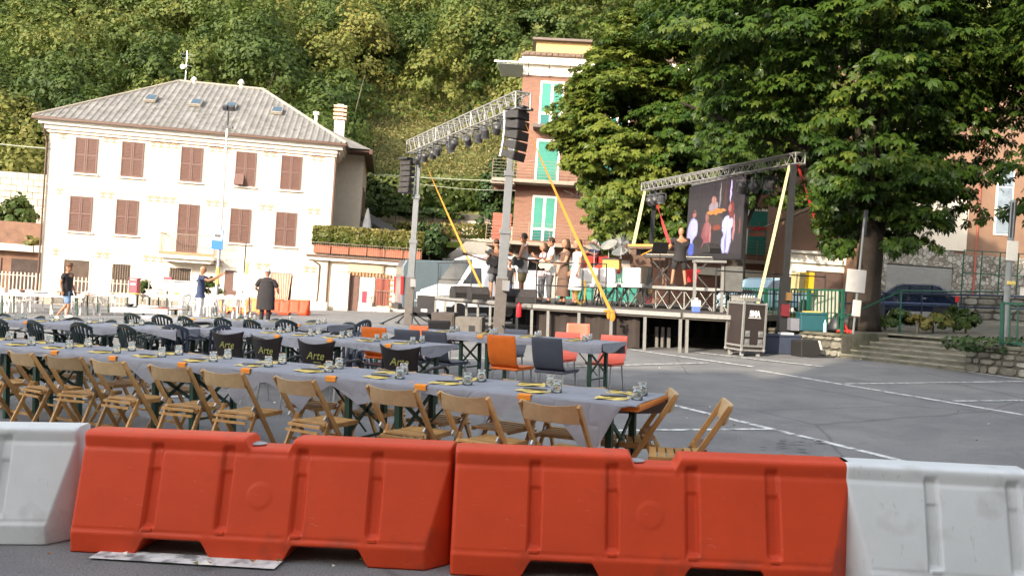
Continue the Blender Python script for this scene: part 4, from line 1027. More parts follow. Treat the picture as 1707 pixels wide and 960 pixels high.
rb = thing('stone_faced_house', 'house with rubble stone ground floor, white roller shutter and terracotta upper walls', 'building', R1_, 0.02, plumb=True)
M_RUB = mat('rubble_facing', (.52, .49, .43), rough=.95, var=.0); 
def rubble(m):
    n = m.node_tree.nodes; l = m.node_tree.links; b = n['Principled BSDF']; tc = [x for x in n if x.type == 'TEX_COORD'][0]
    v = n.new('ShaderNodeTexVoronoi'); v.inputs['Scale'].default_value = 5.0; v2 = n.new('ShaderNodeTexVoronoi'); v2.feature = 'DISTANCE_TO_EDGE'; v2.inputs['Scale'].default_value = 5.0
    l.new(tc.outputs['Object'], v.inputs['Vector']); l.new(tc.outputs['Object'], v2.inputs['Vector'])
    h = n.new('ShaderNodeSeparateColor'); l.new(v.outputs['Color'], h.inputs[0])
    r = n.new('ShaderNodeValToRGB'); r.color_ramp.elements[0].color = (.14, .125, .10, 1); r.color_ramp.elements[1].color = (.36, .335, .29, 1); l.new(h.outputs[0], r.inputs[0])
    e = n.new('ShaderNodeValToRGB'); e.color_ramp.elements[0].position = .0; e.color_ramp.elements[1].position = .08; e.color_ramp.elements[0].color = (.45, .42, .38, 1); e.color_ramp.elements[1].color = (1, 1, 1, 1)
    l.new(v2.outputs['Distance'], e.inputs[0]); mx = n.new('ShaderNodeMix'); mx.data_type = 'RGBA'; mx.blend_type = 'MULTIPLY'; mx.inputs[0].default_value = 1
    l.new(r.outputs[0], mx.inputs[6]); l.new(e.outputs[0], mx.inputs[7]); l.new(mx.outputs[2], b.inputs['Base Color'])
    bp = n.new('ShaderNodeBump'); bp.inputs['Strength'].default_value = 1; bp.inputs['Distance'].default_value = .06; l.new(e.outputs[0], bp.inputs['Height']); l.new(bp.outputs[0], b.inputs['Normal'])
rubble(M_RUB)
MB().bx(-.9, 14, .15, 9, -1, 13).build('wall', M_TC, rb)
MB().bx(-.9, .25, 0, .2, -1, 3.7).bx(3.35, 6.5, -.0, .2, -1, 3.6).bx(7.75, 14, 0, .2, -1, 3.6).bx(.25, 3.35, 0, .2, 2.95, 3.75).bx(6.5, 7.75, 0, .2, 2.35, 3.6).build('stone_facing', M_RUB, rb)
ms = mat('shutter_metal', (.27, .265, .25), rough=.5, var=.08, metal=.2)
f = MB().bx(.25, 3.35, .11, .14, 0, 2.95).build('roller_shutter', ms, rb)
for k in range(24): MB().bx(.27, 3.33, .06, .11, .5+k*.10, .5+k*.10+.075).build('slat', ms, f)
MB().bx(2.3, 3.9, .05, .16, 3.75, 6.4).build('cream_panel', M_STUC, rb)
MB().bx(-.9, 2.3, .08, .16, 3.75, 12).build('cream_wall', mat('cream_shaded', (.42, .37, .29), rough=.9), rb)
MB().cyl((4.3, -.05, 0), (4.3, -.05, 11), .05, .05, 8).build('drainpipe', MATS['red_brown_wood'], rb)
f = MB().bx(5.15, 5.95, .1, .18, 4.6, 8.0).build('window', M_TRIM, rb)
for a_, b_ in ((4.68, 5.75), (5.8, 6.8), (6.85, 7.95)): MB().bx(5.22, 5.88, .07, .1, a_, b_).build('pane', mat('grey_glass', (.20, .24, .28), rough=.15, var=.3, scale=2, spec=.8), f)
f = MB().bx(6.5, 7.75, .1, .15, 1.9, 2.35).build('lintel', M_TRIM, rb)
MB().bx(6.55, 7.7, .1, .15, .2, 1.9).build('green_door', mat('green_door_paint', (.02, .10, .065), rough=.5, var=.15), rb)
MB().bx(6.5, 7.75, .08, .12, 2.42, 2.75).build('fanlight', M_DARKIN, rb)
# ---------------------------------------------------------------- unseen block behind the camera, heights shaped to throw shade over the near tables
sh = thing('shading_block', 'long cream apartment block unseen behind the camera, shaped to shade the near tables', 'building', (0, -16, 0), math.radians(0))
MB().bx(-82, -20, -12, 0, 0, 17.4).build('wall', M_STUC, sh); MB().bx(-20, -16.5, -12, 0, 0, 16.9).build('wall', M_STUC, sh); MB().bx(-15.7, 64, -12, 0, 0, 24).build('wall', M_STUC, sh)
MB().bx(-16.5, -15.7, -12, 0, 0, 14.6).build('sun_gap_wall', M_STUC, sh)  # lower stretch shaped to let a streak of sun onto the asphalt
for i in range(30):
    x = -58+i*4
    if -23 < x < -14: continue
    for z in (1.5, 5, 8.5, 12): MB().bx(x-.6, x+.6, 0, .08, z, z+1.8).build('window', M_SHUT, sh)
# ================================================================ STAGE
def dz(x): return 1.03-.019*x
P0 = Vector((-2.55, 28.2, 0)); PM = Vector((.54, 22.2, 0)); P1 = Vector((4.03, 20.0, 0)); P2 = Vector((5.15, 19.75, 0))
BK = [Vector((10.2, 26.5, 0)), Vector((3.6, 36.0, 0)), Vector((-.4, 33.0, 0))]
M_ALU = mat('aluminium', (.25, .245, .235), rough=.5, metal=.3, var=.12, scale=12)
M_DECK = mat('stage_deck', (.08, .068, .06), rough=.7, var=.2)
M_SKIRT = mat('dark_skirt', (.035, .026, .023), rough=.9, var=.3, scale=2)
M_BLKM = mat('black_metal', (.018, .018, .02), rough=.45, var=.2)
sg = thing('concert_stage', 'raised modular stage with aluminium edge, legs and dark skirt', 'stage')
def Z(p, dzz=0): return Vector((p.x, p.y, dz(p.x)+dzz))
def deck(pts):
    n = len(pts); a = [Z(p, -.001) for p in pts]; b = [Z(p, -.16) for p in pts]
    MB().add(a+b, [tuple(range(n))]+[(i, n+i, n+(i+1) % n, (i+1) % n) for i in range(n)]).build('deck_panel', M_DECK, sg, fix=False)
inn = [P0.lerp(BK[2], .5)]
deck([P0, PM, BK[1].lerp(BK[2], .3), BK[2]]); deck([PM, P1, BK[0].lerp(BK[1], .45), BK[1].lerp(BK[2], .3)]); deck([P1, P2, BK[0], BK[0].lerp(BK[1], .45)])
def edge(a, b):
    a3, b3 = Z(a), Z(b); o_ = Vector((0, -.04, 0))
    MB().beam(a3+o_+Vector((0, 0, -.05)), b3+o_+Vector((0, 0, -.05)), .06, .09).beam(a3+o_*1.4+Vector((0, 0, -.10)), b3+o_*1.4+Vector((0, 0, -.10)), .05, .015).build('edge_profile', M_ALU, sg)
edge(P0+Vector((0, 0, 0)), PM); edge(PM+Vector((.04, 0, 0)), P1); edge(P1+Vector((.06, -.0, 0)), P2)
def legs(a, b, n, t0=0.0):
    for i in range(n):
        p = a.lerp(b, t0+(1-t0)*i/(n-1)); MB().bx(p.x-.035, p.x+.035, p.y-.035, p.y+.035, 0, dz(p.x)-.16).build('leg', M_ALU, sg)
legs(P0, PM, 9); legs(PM, P1, 5, .12); legs(P1+Vector((.16, 0, 0)), P2, 2)
for k, f in enumerate((.45, .5, .78, .82, .86)):
    p = PM.lerp(P1, f)+Vector((.5, 1.2, 0)); MB().bx(p.x-.04, p.x+.04, p.y-.04, p.y+.04, 0, .42+.1*(k > 1)).build('support_post', M_ALU, sg)
# skirt: folded dark cloth under the middle, dark cloth at the back
def cloth(a, b, z0, z1f, off=.25, amp=.05, fr=9):
    a = Vector(a); b = Vector(b); n = int((b-a).length/.07); d = (b-a).normalized(); nn = Vector((-d.y, d.x, 0)); vs = []
    for i in range(n+1):
        p = a.lerp(b, i/n)+nn*(off+amp*math.sin(i*.9)+amp*.5*math.sin(i*2.3))
        vs += [(p.x, p.y, z0), (p.x, p.y, z1f(p.x))]
    return MB().add(vs, [(2*i, 2*i+2, 2*i+3, 2*i+1) for i in range(n)])
cloth(PM, PM.lerp(P1, .72), .02, lambda x: dz(x)-.15).build('skirt', M_SKIRT, sg, smooth=True, fix=False)
M_BACKC = mat('black_cloth', (.012, .011, .012), rough=.95, var=.2)
cloth(P0+Vector((2.6, 3.6, 0)), Vector((7.6, 24.6, 0)), .02, lambda x: dz(x)-.17, off=.0).build('back_cloth', M_BACKC, sg, smooth=True, fix=False)
cloth(Vector((5.3, 20.6, 0)), Vector((8.8, 24.6, 0)), .02, lambda x: dz(x)-.17, off=.0).build('back_cloth', M_BACKC, sg, smooth=True, fix=False)
# front railings
def rail(pts, hs_, h=1.12):
    for p in pts: MB().cyl(Z(p, 0), Z(p, h), .018, .018, 6).build('rail_post', M_BLKM, sg)
    for a, b in zip(pts[:-1], pts[1:]):
        for hh in hs_: MB().cyl(Z(a, hh), Z(b, hh), .016, .016, 6).build('rail', M_BLKM, sg)
rail([P0+Vector((.05, .05, 0)), P0.lerp(PM, .42)], (.55, 1.1)); 
rail([PM+Vector((.1, -.02, 0)), PM.lerp(P1, .36), PM.lerp(P1, .52)], (.5, 1.1))
rail([Vector((5.0, 20.6, 0)), Vector((6.6, 21.2, 0)), Vector((8.2, 22.0, 0))], (.55, 1.05))
# riser with scissor supports
RA = Vector((1.9, 25.0, 0)); RB = Vector((5.75, 22.3, 0)); RZ = 1.62
rs = thing('drum_riser', 'raised rear platform on aluminium scissor supports', 'platform')
rd = (RB-RA).normalized(); rn = Vector((-rd.y, rd.x, 0)); 
if rn.y < 0: rn = -rn
def rz_(p): return RZ+.06-.022*p.x+0*.0
q = [RA, RB, RB+rn*3.2, RA+rn*3.2]
MB().add([Vector((p.x, p.y, rz_(p))) for p in q]+[Vector((p.x, p.y, rz_(p)-.10)) for p in q], [(0, 1, 2, 3), (7, 6, 5, 4), (0, 4, 5, 1), (1, 5, 6, 2), (2, 6, 7, 3), (3, 7, 4, 0)]).build('deck_panel', M_DECK, rs)
MB().beam(Vector((RA.x, RA.y-.03, rz_(RA)-.045)), Vector((RB.x, RB.y-.03, rz_(RB)-.045)), .05, .085).build('edge_profile', M_ALU, rs)
nsc = 11
for row in (0, .9):
    for i in range(nsc):
        a = RA.lerp(RB, (i+.0)/nsc)+rn*(.08+row); b = RA.lerp(RB, (i+.9)/nsc)+rn*(.08+row)
        if i < 2 and row == 0: continue
        MB().cyl(Z(a, .01), (b.x, b.y, rz_(b)-.1), .020, .020, 6).build('scissor_bar', M_ALU, rs)
        MB().cyl(Z(b, .01), (a.x, a.y, rz_(a)-.1), .010, .010, 6).build('scissor_bar', M_ALU, rs)
        if i % 2 == 0: MB().cyl(Z(a, .01), (a.x, a.y, rz_(a)-.1), .022, .022, 6).build('upright', M_ALU, rs)
# ---------------------------------------------------------------- lifting towers
TW1 = G(681, 541.5); TW1 = GY(680, 29.3); TW2 = Vector((-.34, 22.5, 0))
def tower(name, loc, label, H, k=1.0):
    t = thing(name, label, 'tower', loc, 0, plumb=True)
    MB().bx(-.15*k, .15*k, -.15*k, .15*k, .05, 1.68).build('base_mast', mat('mast_sleeve', (.10, .085, .078), rough=.5, var=.2), t, bevel=.01)
    MB().bx(-.12*k, .12*k, -.12*k, .12*k, 1.68, 2.9).bx(-.15*k, .15*k, -.15*k, .15*k, 1.66, 1.72).build('mast', mat('mast_alu', (.17, .178, .188), rough=.45, metal=.3, var=.1), t, bevel=.008)
    MB().bx(-.15*k, .15*k, -.15*k, .15*k, 2.86, 2.98).bx(-.10*k, .10*k, -.10*k, .10*k, 2.98, 4.5).bx(-.13*k, .13*k, -.13*k, .13*k, 4.4, 4.55).bx(-.075*k, .075*k, -.075*k, .075*k, 4.55, H).build('upper_mast', MATS['mast_alu'], t, bevel=.008)
    for a in (.4, 2.1, 3.6, 5.3):
        MB().beam((0, 0, .5), (math.cos(a)*.95, math.sin(a)*.95, .03), .04, .04).build('outrigger', M_BLKM, t)
        MB().cyl((math.cos(a)*.95, math.sin(a)*.95, 0), (math.cos(a)*.95, math.sin(a)*.95, .04), .09, .09, 8).build('foot', M_BLKM, t)
    MB().bx(.02, .20*k, -.30, -.15*k, 1.35, 1.62).build('winch', M_METAL, t)
    return t
tower('lifting_tower', TW1, 'slim lifting tower holding the left end of the front truss', 6.15, .95)
tower('lifting_tower', TW2, 'lifting tower rising in front of the stage, nearer of the two', 6.0, 1.05)
fx = thing('fire_extinguisher', 'red extinguisher cylinder hooked at the stage edge beside the nearer tower', 'extinguisher', (.20, 22.15, .84))
MB().lathe([(.02, -.18), (.065, -.17), (.065, .12), (.03, .17), (.02, .2)], 12).build('cylinder', mat('extinguisher_red', (.6, .02, .03), rough=.3), fx, smooth=True); MB().bx(-.03, .05, -.02, .02, .2, .25).build('handle', M_BLKM, fx)
# ---------------------------------------------------------------- trusses
def truss(t, a, b, w_, n, name='truss', r=.024, rb=.013, up=None):
    a = Vector(a); b = Vector(b); d = (b-a).normalized(); x = d.cross(Vector((0, 0, 1))).normalized(); z = x.cross(d)
    cs = [x*(-w_/2)+z*(-w_/2), x*(w_/2)+z*(-w_/2), x*(w_/2)+z*(w_/2), x*(-w_/2)+z*(w_/2)]
    for c_ in cs: MB().cyl(a+c_, b+c_, r, r, 8).build('chord', M_ALU, t, smooth=False)
    L_ = (b-a).length
    for k in range(4):
        c0, c1 = cs[k], cs[(k+1) % 4]
        for i in range(n):
            p = a+d*(L_*i/n); q = a+d*(L_*(i+.5)/n); e = a+d*(L_*(i+1)/n)
            MB().cyl(p+c0, q+c1, rb, rb, 6).cyl(q+c1, e+c0, rb, rb, 6).build('lacing', M_ALU, t)
    for e in (a, b, a.lerp(b, .33), a.lerp(b, .66)):
        for k in range(4): MB().cyl(e+cs[k], e+cs[(k+1) % 4], r, r, 6).build('end_frame', M_ALU, t)
FT = thing('front_truss', 'silver lattice truss sloping in view across both lifting towers', 'truss')
fa = A(688, 246, 29.3); fb = A(872, 168, 21.6)
truss(FT, fa, fb, .42, 19)
hd = mat('lamp_head', (.05, .05, .055), rough=.4, var=.3); lens = mat('lamp_lens', (.45, .45, .48), rough=.15, var=.2, spec=.8)
def lamp(label, p, s=1.0, group='stage lamps under the front truss'):
    t = thing('stage_light', label, 'stage light', p, random.uniform(-.8, .8), group=group)
    MB().bx(-.02, .02, -.02, .02, -.1, .08).bx(-.15*s, .15*s, -.02, .02, -.14, -.1).bx(-.16*s, -.13*s, -.03, .03, -.34, -.1).bx(.13*s, .16*s, -.03, .03, -.34, -.1).build('yoke', hd, t)
    R_ = Matrix.Rotation(random.uniform(.3, 1.1), 3, 'X')
    MB().lathe([(.05*s, .14), (.11*s, .10), (.12*s, -.10), (.13*s, -.14)], 12, (0, 0, -.32), R_).build('can', hd, t, smooth=False)
    MB().lathe([(.115*s, -.142), (.10*s, -.15), (.001, -.155)], 12, (0, 0, -.32), R_).build('lens', lens, t)
    return t
for i in range(11):
    p = fa.lerp(fb, .05+i*.086); p = p+Vector((random.uniform(-.12, .12), 0, -.16)); lamp('black stage lamp hung under the front truss, %s from its low left end' % ORD[i], p, .95)
BT = thing('rear_truss', 'silver lattice truss above the video screen', 'truss')
ba = A(1075, 312, 31.8); bb = A(1334, 264, 21.4); truss(BT, ba, bb, .27, 26)
for i in range(6):
    p = ba.lerp(bb, (.05, .10, .15, .72, .79, .86)[i])+Vector((0, 0, -.22)); lamp('black stage lamp under the rear truss, %s from its left end' % ORD[i], p, 1.2, 'stage lamps under the rear truss')
# posts carrying the rear truss
for (px, Y, top, lab) in ((1076, 31.6, 5.35, 'black support tower at the left end of the rear truss'), (1301, 21.2, 4.72, 'black support tower at the right end of the rear truss')):
    t = thing('support_tower', lab, 'tower', GY(px, Y), 0, plumb=True)
    MB().bx(-.07, .07, -.07, .07, .0, top).build('mast', M_BLKM, t); MB().bx(-.11, .11, -.11, .11, .0, 1.9).build('sleeve', M_BLKM, t)
    for a in (.6, 2.2, 3.7, 5.2): MB().beam((0, 0, .5), (math.cos(a)*.6, math.sin(a)*.6, .03), .05, .05).build('outrigger', M_BLKM, t)
    MB().bx(-.10, .10, -.2, -.1, .9, 1.2).build('red_winch', mat('winch_red', (.12, .012, .018), rough=.5), t); MB().bx(.0, .14, -.2, -.1, 1.3, 1.5).build('winch_plate', mat('winch_brass', (.16, .09, .035), rough=.5), t)
# line arrays
M_SPK = mat('speaker_black', (.022, .02, .02), rough=.6, var=.25, scale=20, bump=.3, bscale=80)
def array(label, top, n, rz, s, curve, lean):
    t = thing('line_array', label, 'loudspeaker', top, rz)
    y, z, a = 0.0, 0.0, -.02
    MB().box((0, -.1, .05), (.62*s, .7*s, .06)).cyl((0, -.1, .05), (0, -.1, .55), .02, .02, 6).build('fly_frame', M_BLKM, t)
    for i in range(n):
        R_ = Matrix.Rotation(a, 3, 'X'); h = .31*s; c_ = Vector((0, y, z-h/2))
        b = MB(); pr_ = [(-.30*s, -h/2+.01), (-.30*s, h/2-.01), (.24*s, h/2-.05), (.24*s, -h/2+.05)]
        b.prism(pr_, -.36*s, .36*s, 'x', M=Matrix.Translation(c_) @ R_.to_4x4()).build('speaker_cabinet', M_SPK, t, bevel=.01)
        MB().box(c_+R_ @ Vector((0, -.305*s, 0)), (.66*s, .015, h-.05), M=R_).build('grille', mat('grille_black', (.035, .03, .03), rough=.8, var=.2, bump=.5, bscale=120), t)
        for sx in (-1, 1): MB().box(c_+R_ @ Vector((sx*.365*s, .2*s, 0)), (.02, .05, h*.9), M=R_).build('rigging_plate', M_METAL, t)
        z -= h*math.cos(a)+.005; y -= h*math.sin(a)*-1*0+ -.0; y += h*math.sin(a); a += curve
    return t
array('black line array of six boxes hanging beside the left lifting tower', A(681, 268, 29.2), 6, -.55, .62, -.03, 0)
array('large curved black line array hanging at the nearer lifting tower', A(860, 186, 21.9), 5, 1.0, .80, .075, 0)
# straps
M_STY = mat('yellow_strap', (.45, .19, .022), rough=.8, var=.1, scale=3); M_STL = mat('pale_strap', (.42, .38, .19), rough=.8, var=.1); M_STR = mat('red_strap', (.50, .03, .035), rough=.8, var=.1)
def strap(label, a, b, w_, M, n=26, tw=3.0, cat='strap'):
    a = Vector(a); b = Vector(b); d = (b-a).normalized(); x = d.cross(Vector((0, 1, 0))).normalized(); y = d.cross(x); vs = []
    for i in range(n+1):
        t_ = i/n; an_ = .3+tw*(1-t_)**2; p = a.lerp(b, t_)+Vector((0, 0, -.05*math.sin(PI*t_))); o_ = (x*math.cos(an_)+y*math.sin(an_))*w_/2; q_ = (x*-math.sin(an_)+y*math.cos(an_))*.003
        vs += [p-o_-q_, p+o_-q_, p+o_+q_, p-o_+q_]
    fs = []
    for i in range(n):
        for k in range(4): fs.append((4*i+k, 4*i+4+k, 4*i+4+(k+1) % 4, 4*i+(k+1) % 4))
    o = MB().add(vs, fs).build('ratchet_strap', M, fix=False); tag(o, label, cat, 'ratchet straps'); return o
s1 = G(818, 500, 1.04); strap('orange ratchet strap from the left tower down to the stage edge', A(702, 256, 29), Vector((-.72, 24.6, dz(-.7))), .07, M_STY, tw=1.5)
strap('orange ratchet strap crossing in front of the singers to the stage corner', A(872, 198, 21.9), A(1019, 520, 20.55), .075, M_STY, tw=1.5)
kb = thing('strap_knot', 'yellow strap end knotted in a bow at the stage edge', 'strap', A(1016, 520, 20.4))
for a_, l_ in ((.2, .15), (2.9, .17), (-1.0, .30), (-1.9, .20)):
    mb = MB(); e_ = Vector((math.cos(a_)*l_, -.10, math.sin(a_)*l_))
    mb.ell(e_*.45, (abs(e_.x)*.35+.02, .02, abs(e_.z)*.35+.025), 8, 5).build('loop', M_STY, kb, smooth=True)
strap('pale yellow ratchet strap at the left end of the rear truss', A(1075, 318, 31.5), A(1052, 424, 29), .12, M_STL, tw=.6)
strap('pale yellow ratchet strap at the right end of the rear truss', A(1316, 276, 21.3), A(1262, 512, 20.3), .075, M_STL, tw=.6)
strap('red ratchet strap right of the rear truss', A(1330, 274, 21.5), A(1372, 400, 22.6), .08, M_STR)
strap('red ratchet strap left behind the keyboard player', A(1094, 336, 31), A(1117, 408, 29), .10, M_STR)
# ---------------------------------------------------------------- LED screen
la = A(1141, 314, 29.2); lb = A(1234.5, 301, 25.3); lc = A(1231.5, 425, 25.3); ld = A(1141, 432, 29.2)
lx = (lb-la); lx.z = 0; W_ = lx.length; lx.normalize(); Hh = 3.05-.2
sc_ = thing('video_screen', 'large video screen showing singers, hung under the rear truss', 'screen', la.lerp(ld, 1.0)+Vector((0, 0, -.05)), math.atan2(lx.y, lx.x), plumb=True)
Hh = (la.z-ld.z)+.1
MB().bx(0, W_, .01, .14, 0, Hh).build('housing', M_BLKM, sc_)
def screen_material():
    """what the screen shows, as soft-edged colour patches over a dusky ground"""
    m = bpy.data.materials.new('screen_picture'); m.use_nodes = True; n = m.node_tree.nodes; l = m.node_tree.links; b = n['Principled BSDF']
    b.inputs['Base Color'].default_value = (.01, .01, .01, 1); b.inputs['Roughness'].default_value = .5
    tc = n.new('ShaderNodeTexCoord'); mp = n.new('ShaderNodeMapping'); mp.inputs['Rotation'].default_value = (PI/2, 0, 0)
    sx_ = n.new('ShaderNodeSeparateXYZ'); l.new(tc.outputs['Object'], sx_.inputs[0]); cb = n.new('ShaderNodeCombineXYZ')
    def M_(op, a, v):
        q = n.new('ShaderNodeMath'); q.operation = op; l.new(a, q.inputs[0]); q.inputs[1].default_value = v; return q.outputs[0]
    u = M_('DIVIDE', sx_.outputs[0], W_); v0 = M_('DIVIDE', sx_.outputs[2], Hh); v = n.new('ShaderNodeMath'); v.operation = 'SUBTRACT'; v.inputs[0].default_value = 1; l.new(v0, v.inputs[1])
    nz = n.new('ShaderNodeTexNoise'); nz.inputs['Scale'].default_value = 4.5; nz.inputs['Detail'].default_value = 4; l.new(tc.outputs['Object'], nz.inputs['Vector'])
    l.new(u, cb.inputs[0]); l.new(v.outputs[0], cb.inputs[1]); wp = n.new('ShaderNodeVectorMath'); wp.operation = 'MULTIPLY_ADD'; sb = n.new('ShaderNodeVectorMath'); sb.operation = 'SUBTRACT'; sb.inputs[1].default_value = (.5, .5, .5)
    l.new(nz.outputs['Color'], sb.inputs[0]); l.new(sb.outputs[0], wp.inputs[0]); wp.inputs[1].default_value = (.05, .06, 0); l.new(cb.outputs[0], wp.inputs[2]); P_ = wp.outputs[0]
    r = n.new('ShaderNodeValToRGB'); r.color_ramp.elements[0].color = (.008, .0055, .007, 1); r.color_ramp.elements[1].color = (.020, .014, .017, 1); l.new(nz.outputs['Fac'], r.inputs[0]); out = r.outputs[0]
    S_ = [(.60, .20, .012, .16, (.12, .10, .09)), (.775, .17, .016, .14, (.26, .20, .32)), (.69, .2, .010, .17, (.06, .012, .01)), (.49, .33, .085, .07, (.16, .12, .13)), (.49, .245, .042, .055, (.20, .09, .07)),
          (.53, .52, .15, .09, (.03, .02, .016)), (.54, .395, .17, .030, (.30, .10, .02)), (.57, .60, .08, .035, (.12, .02, .01)), (.33, .42, .03, .07, (.012, .012, .02)),
          (.115, .64, .095, .19, (.20, .19, .32)), (.15, .57, .07, .12, (.23, .22, .36)), (.14, .385, .036, .052, (.20, .07, .06)), (.14, .36, .04, .012, (.015, .01, .01)), (.11, .86, .06, .09, (.03, .05, .22)), (.03, .74, .02, .06, (.22, .08, .08)),
          (.38, .70, .075, .20, (.13, .03, .035)), (.40, .60, .05, .10, (.16, .05, .05)), (.385, .455, .036, .052, (.15, .055, .04)), (.46, .68, .014, .15, (.22, .08, .07)),
          (.74, .72, .085, .23, (.24, .23, .38)), (.75, .56, .09, .09, (.28, .27, .42)), (.855, .62, .018, .16, (.24, .09, .09)), (.80, .40, .045, .11, (.10, .014, .012)), (.775, .37, .028, .045, (.18, .06, .05)), (.73, .82, .012, .14, (.11, .10, .2)),
          (.24, .76, .10, .075, (.008, .005, .008)), (.60, .70, .095, .07, (.011, .008, .010)), (.56, .85, .06, .07, (.035, .03, .035)), (.53, .80, .02, .02, (.12, .11, .12)), (.5, .965, .5, .05, (.007, .005, .007)), (.95, .60, .012, .10, (.10, .03, .02))]
    for cx_, cy_, a_, b_, c_ in S_:
        d_ = n.new('ShaderNodeVectorMath'); d_.operation = 'SUBTRACT'; l.new(P_, d_.inputs[0]); d_.inputs[1].default_value = (cx_, cy_, 0)
        e_ = n.new('ShaderNodeVectorMath'); e_.operation = 'MULTIPLY'; l.new(d_.outputs[0], e_.inputs[0]); e_.inputs[1].default_value = (1/a_, 1/b_, 0)
        g_ = n.new('ShaderNodeVectorMath'); g_.operation = 'LENGTH'; l.new(e_.outputs[0], g_.inputs[0])
        f_ = n.new('ShaderNodeMapRange'); f_.interpolation_type = 'SMOOTHSTEP'; f_.inputs[1].default_value = 1.12; f_.inputs[2].default_value = .86; l.new(g_.outputs['Value'], f_.inputs[0])
        x_ = n.new('ShaderNodeMix'); x_.data_type = 'RGBA'; l.new(f_.outputs[0], x_.inputs[0]); l.new(out, x_.inputs[6]); x_.inputs[7].default_value = (*c_, 1); out = x_.outputs[2]
    n2 = n.new('ShaderNodeTexNoise'); n2.inputs['Scale'].default_value = 14; n2.inputs['Detail'].default_value = 6; l.new(tc.outputs['Object'], n2.inputs['Vector']); r2 = n.new('ShaderNodeMapRange'); r2.inputs[3].default_value = .55; r2.inputs[4].default_value = 1.4; l.new(n2.outputs['Fac'], r2.inputs[0])
    l.new(out, b.inputs['Emission Color']); l.new(r2.outputs[0], b.inputs['Emission Strength']); return m
MB().bx(.02, W_-.02, -.002, .01, .02, Hh-.02).build('display', screen_material(), sc_)
for k in range(4): MB().bx(.02+k*(W_-.04)/4-.004, .02+k*(W_-.04)/4+.004, -.004, -.002, .02, Hh-.02).build('module_seam', M_BLKM, sc_)
MB().bx(.2, W_-.2, -.02, .14, Hh, Hh+.12).build('hanging_bar', M_ALU, sc_)
# ================================================================ STAGE EQUIPMENT
def wedge(label, p, rz, s=1.0):
    t = thing('stage_monitor', label, 'loudspeaker', p, rz, group='wedge monitors on the stage')
    MB().prism([(-.24*s, 0), (.24*s, 0), (.24*s, .18*s), (.08*s, .42*s), (-.16*s, .40*s), (-.24*s, .26*s)], -.33*s, .33*s, 'x').build('cabinet', M_SPK, t, bevel=.015)
    MB().beam((0, .17*s, .31*s), (0, .171*s, .311*s), .01).build('badge', M_METAL, t)
    MB().box((0, .168*s, .30*s), (.58*s, .29*s, .012), M=Matrix.Rotation(-.98, 3, 'X')).build('grille', MATS['grille_black'], t)
    return t
def onst(px, Y): p = GY(px, Y, 1.0); p.z = dz(p.x); return p
for i, (px, Y, rz) in enumerate([(768, 25.4, .5), (797, 24.6, .4), (848, 23.1, .15), (877, 22.75, .0), (1190, 22.8, .5)]):
    if i < 4: wedge('black wedge monitor at the stage front, %s from the left' % ORD[i], onst(px, Y), rz+PI, .88)
p = GY(1183, 22.0, 2.28); wedge('black wedge monitor tilted on a stand in front of the video screen', A(1186, 422, 21.9), .5+PI, .62)
st_ = thing('equipment_stand', 'aluminium frame table carrying the tilted monitor', 'stand', (A(1186, 423, 21.9).x, 21.9, dz(5)))
for x in (-.42, .30): MB().bx(x-.035, x+.035, -.035, .035, 0, 1.33).build('leg', M_ALU, st_)
MB().bx(-.45, .35, -.2, .2, 1.28, 1.34).build('tray', M_ALU, st_)
for z in (.2, .45): MB().bx(.33, .85, -.02, .02, z, z+.03).build('shelf_bar', M_BLKM, st_)
MB().bx(.36, .80, -.12, .25, .55, 1.2).build('amplifier', mat('amp_grey', (.10, .10, .095), rough=.6, var=.2), st_)
# keyboard cabinet with raised lid
kp = A(1082, 440, 26.5); kz = rz_(kp)
kc = thing('keyboard_cabinet', 'dark wooden keyboard cabinet with its orange lid propped open', 'piano', (kp.x, kp.y, kz), -.35)
M_OW = mat('orange_wood', (.72, .34, .05), rough=.4, var=.15, scale=6); M_DW = mat('dark_wood', (.09, .04, .02), rough=.5, var=.2)
MB().bx(-.55, .55, -.3, .3, .60, .95).build('case', M_DW, kc); MB().bx(-.62, .75, -.38, .42, 1.22, 1.29).build('lid', M_OW, kc, bevel=.01)
MB().bx(-.60, .73, -.36, .40, 1.15, 1.22).build('lid_frame', M_DW, kc)
MB().cyl((-.2, -.3, .95), (.3, -.3, 1.2), .015, .015, 6).build('prop_stick', M_OW, kc); MB().bx(-.55, -.35, -.32, .3, .95, 1.15).build('side_block', M_DW, kc)
for x in (-.5, .5):
    for y in (-.25, .25): MB().bx(x-.03, x+.03, y-.03, y+.03, 0, .6).build('leg', M_DW, kc)
# second keyboard stand and racks
for j, (px, Y) in enumerate(((1105, 25.6), (1160, 26.2))):
    kp = A(px, 440, Y); t = thing('keyboard', 'black electric keyboard on a folding stand, %s the keyboard player' % ('left of' if j == 0 else 'right behind'), 'keyboard', (kp.x, kp.y, rz_(kp)), -.3)
    MB().bx(-.55, .55, -.16, .16, .86, .96).build('case', M_BLKM, t, bevel=.01); MB().bx(-.5, .5, -.15, -.02, .96, .972).build('keys', M_TRIM, t)
    MB().beam((-.4, 0, 0), (.4, 0, .86), .04, .04).beam((.4, .05, 0), (-.4, .05, .86), .04, .04).build('stand', M_BLKM, t)
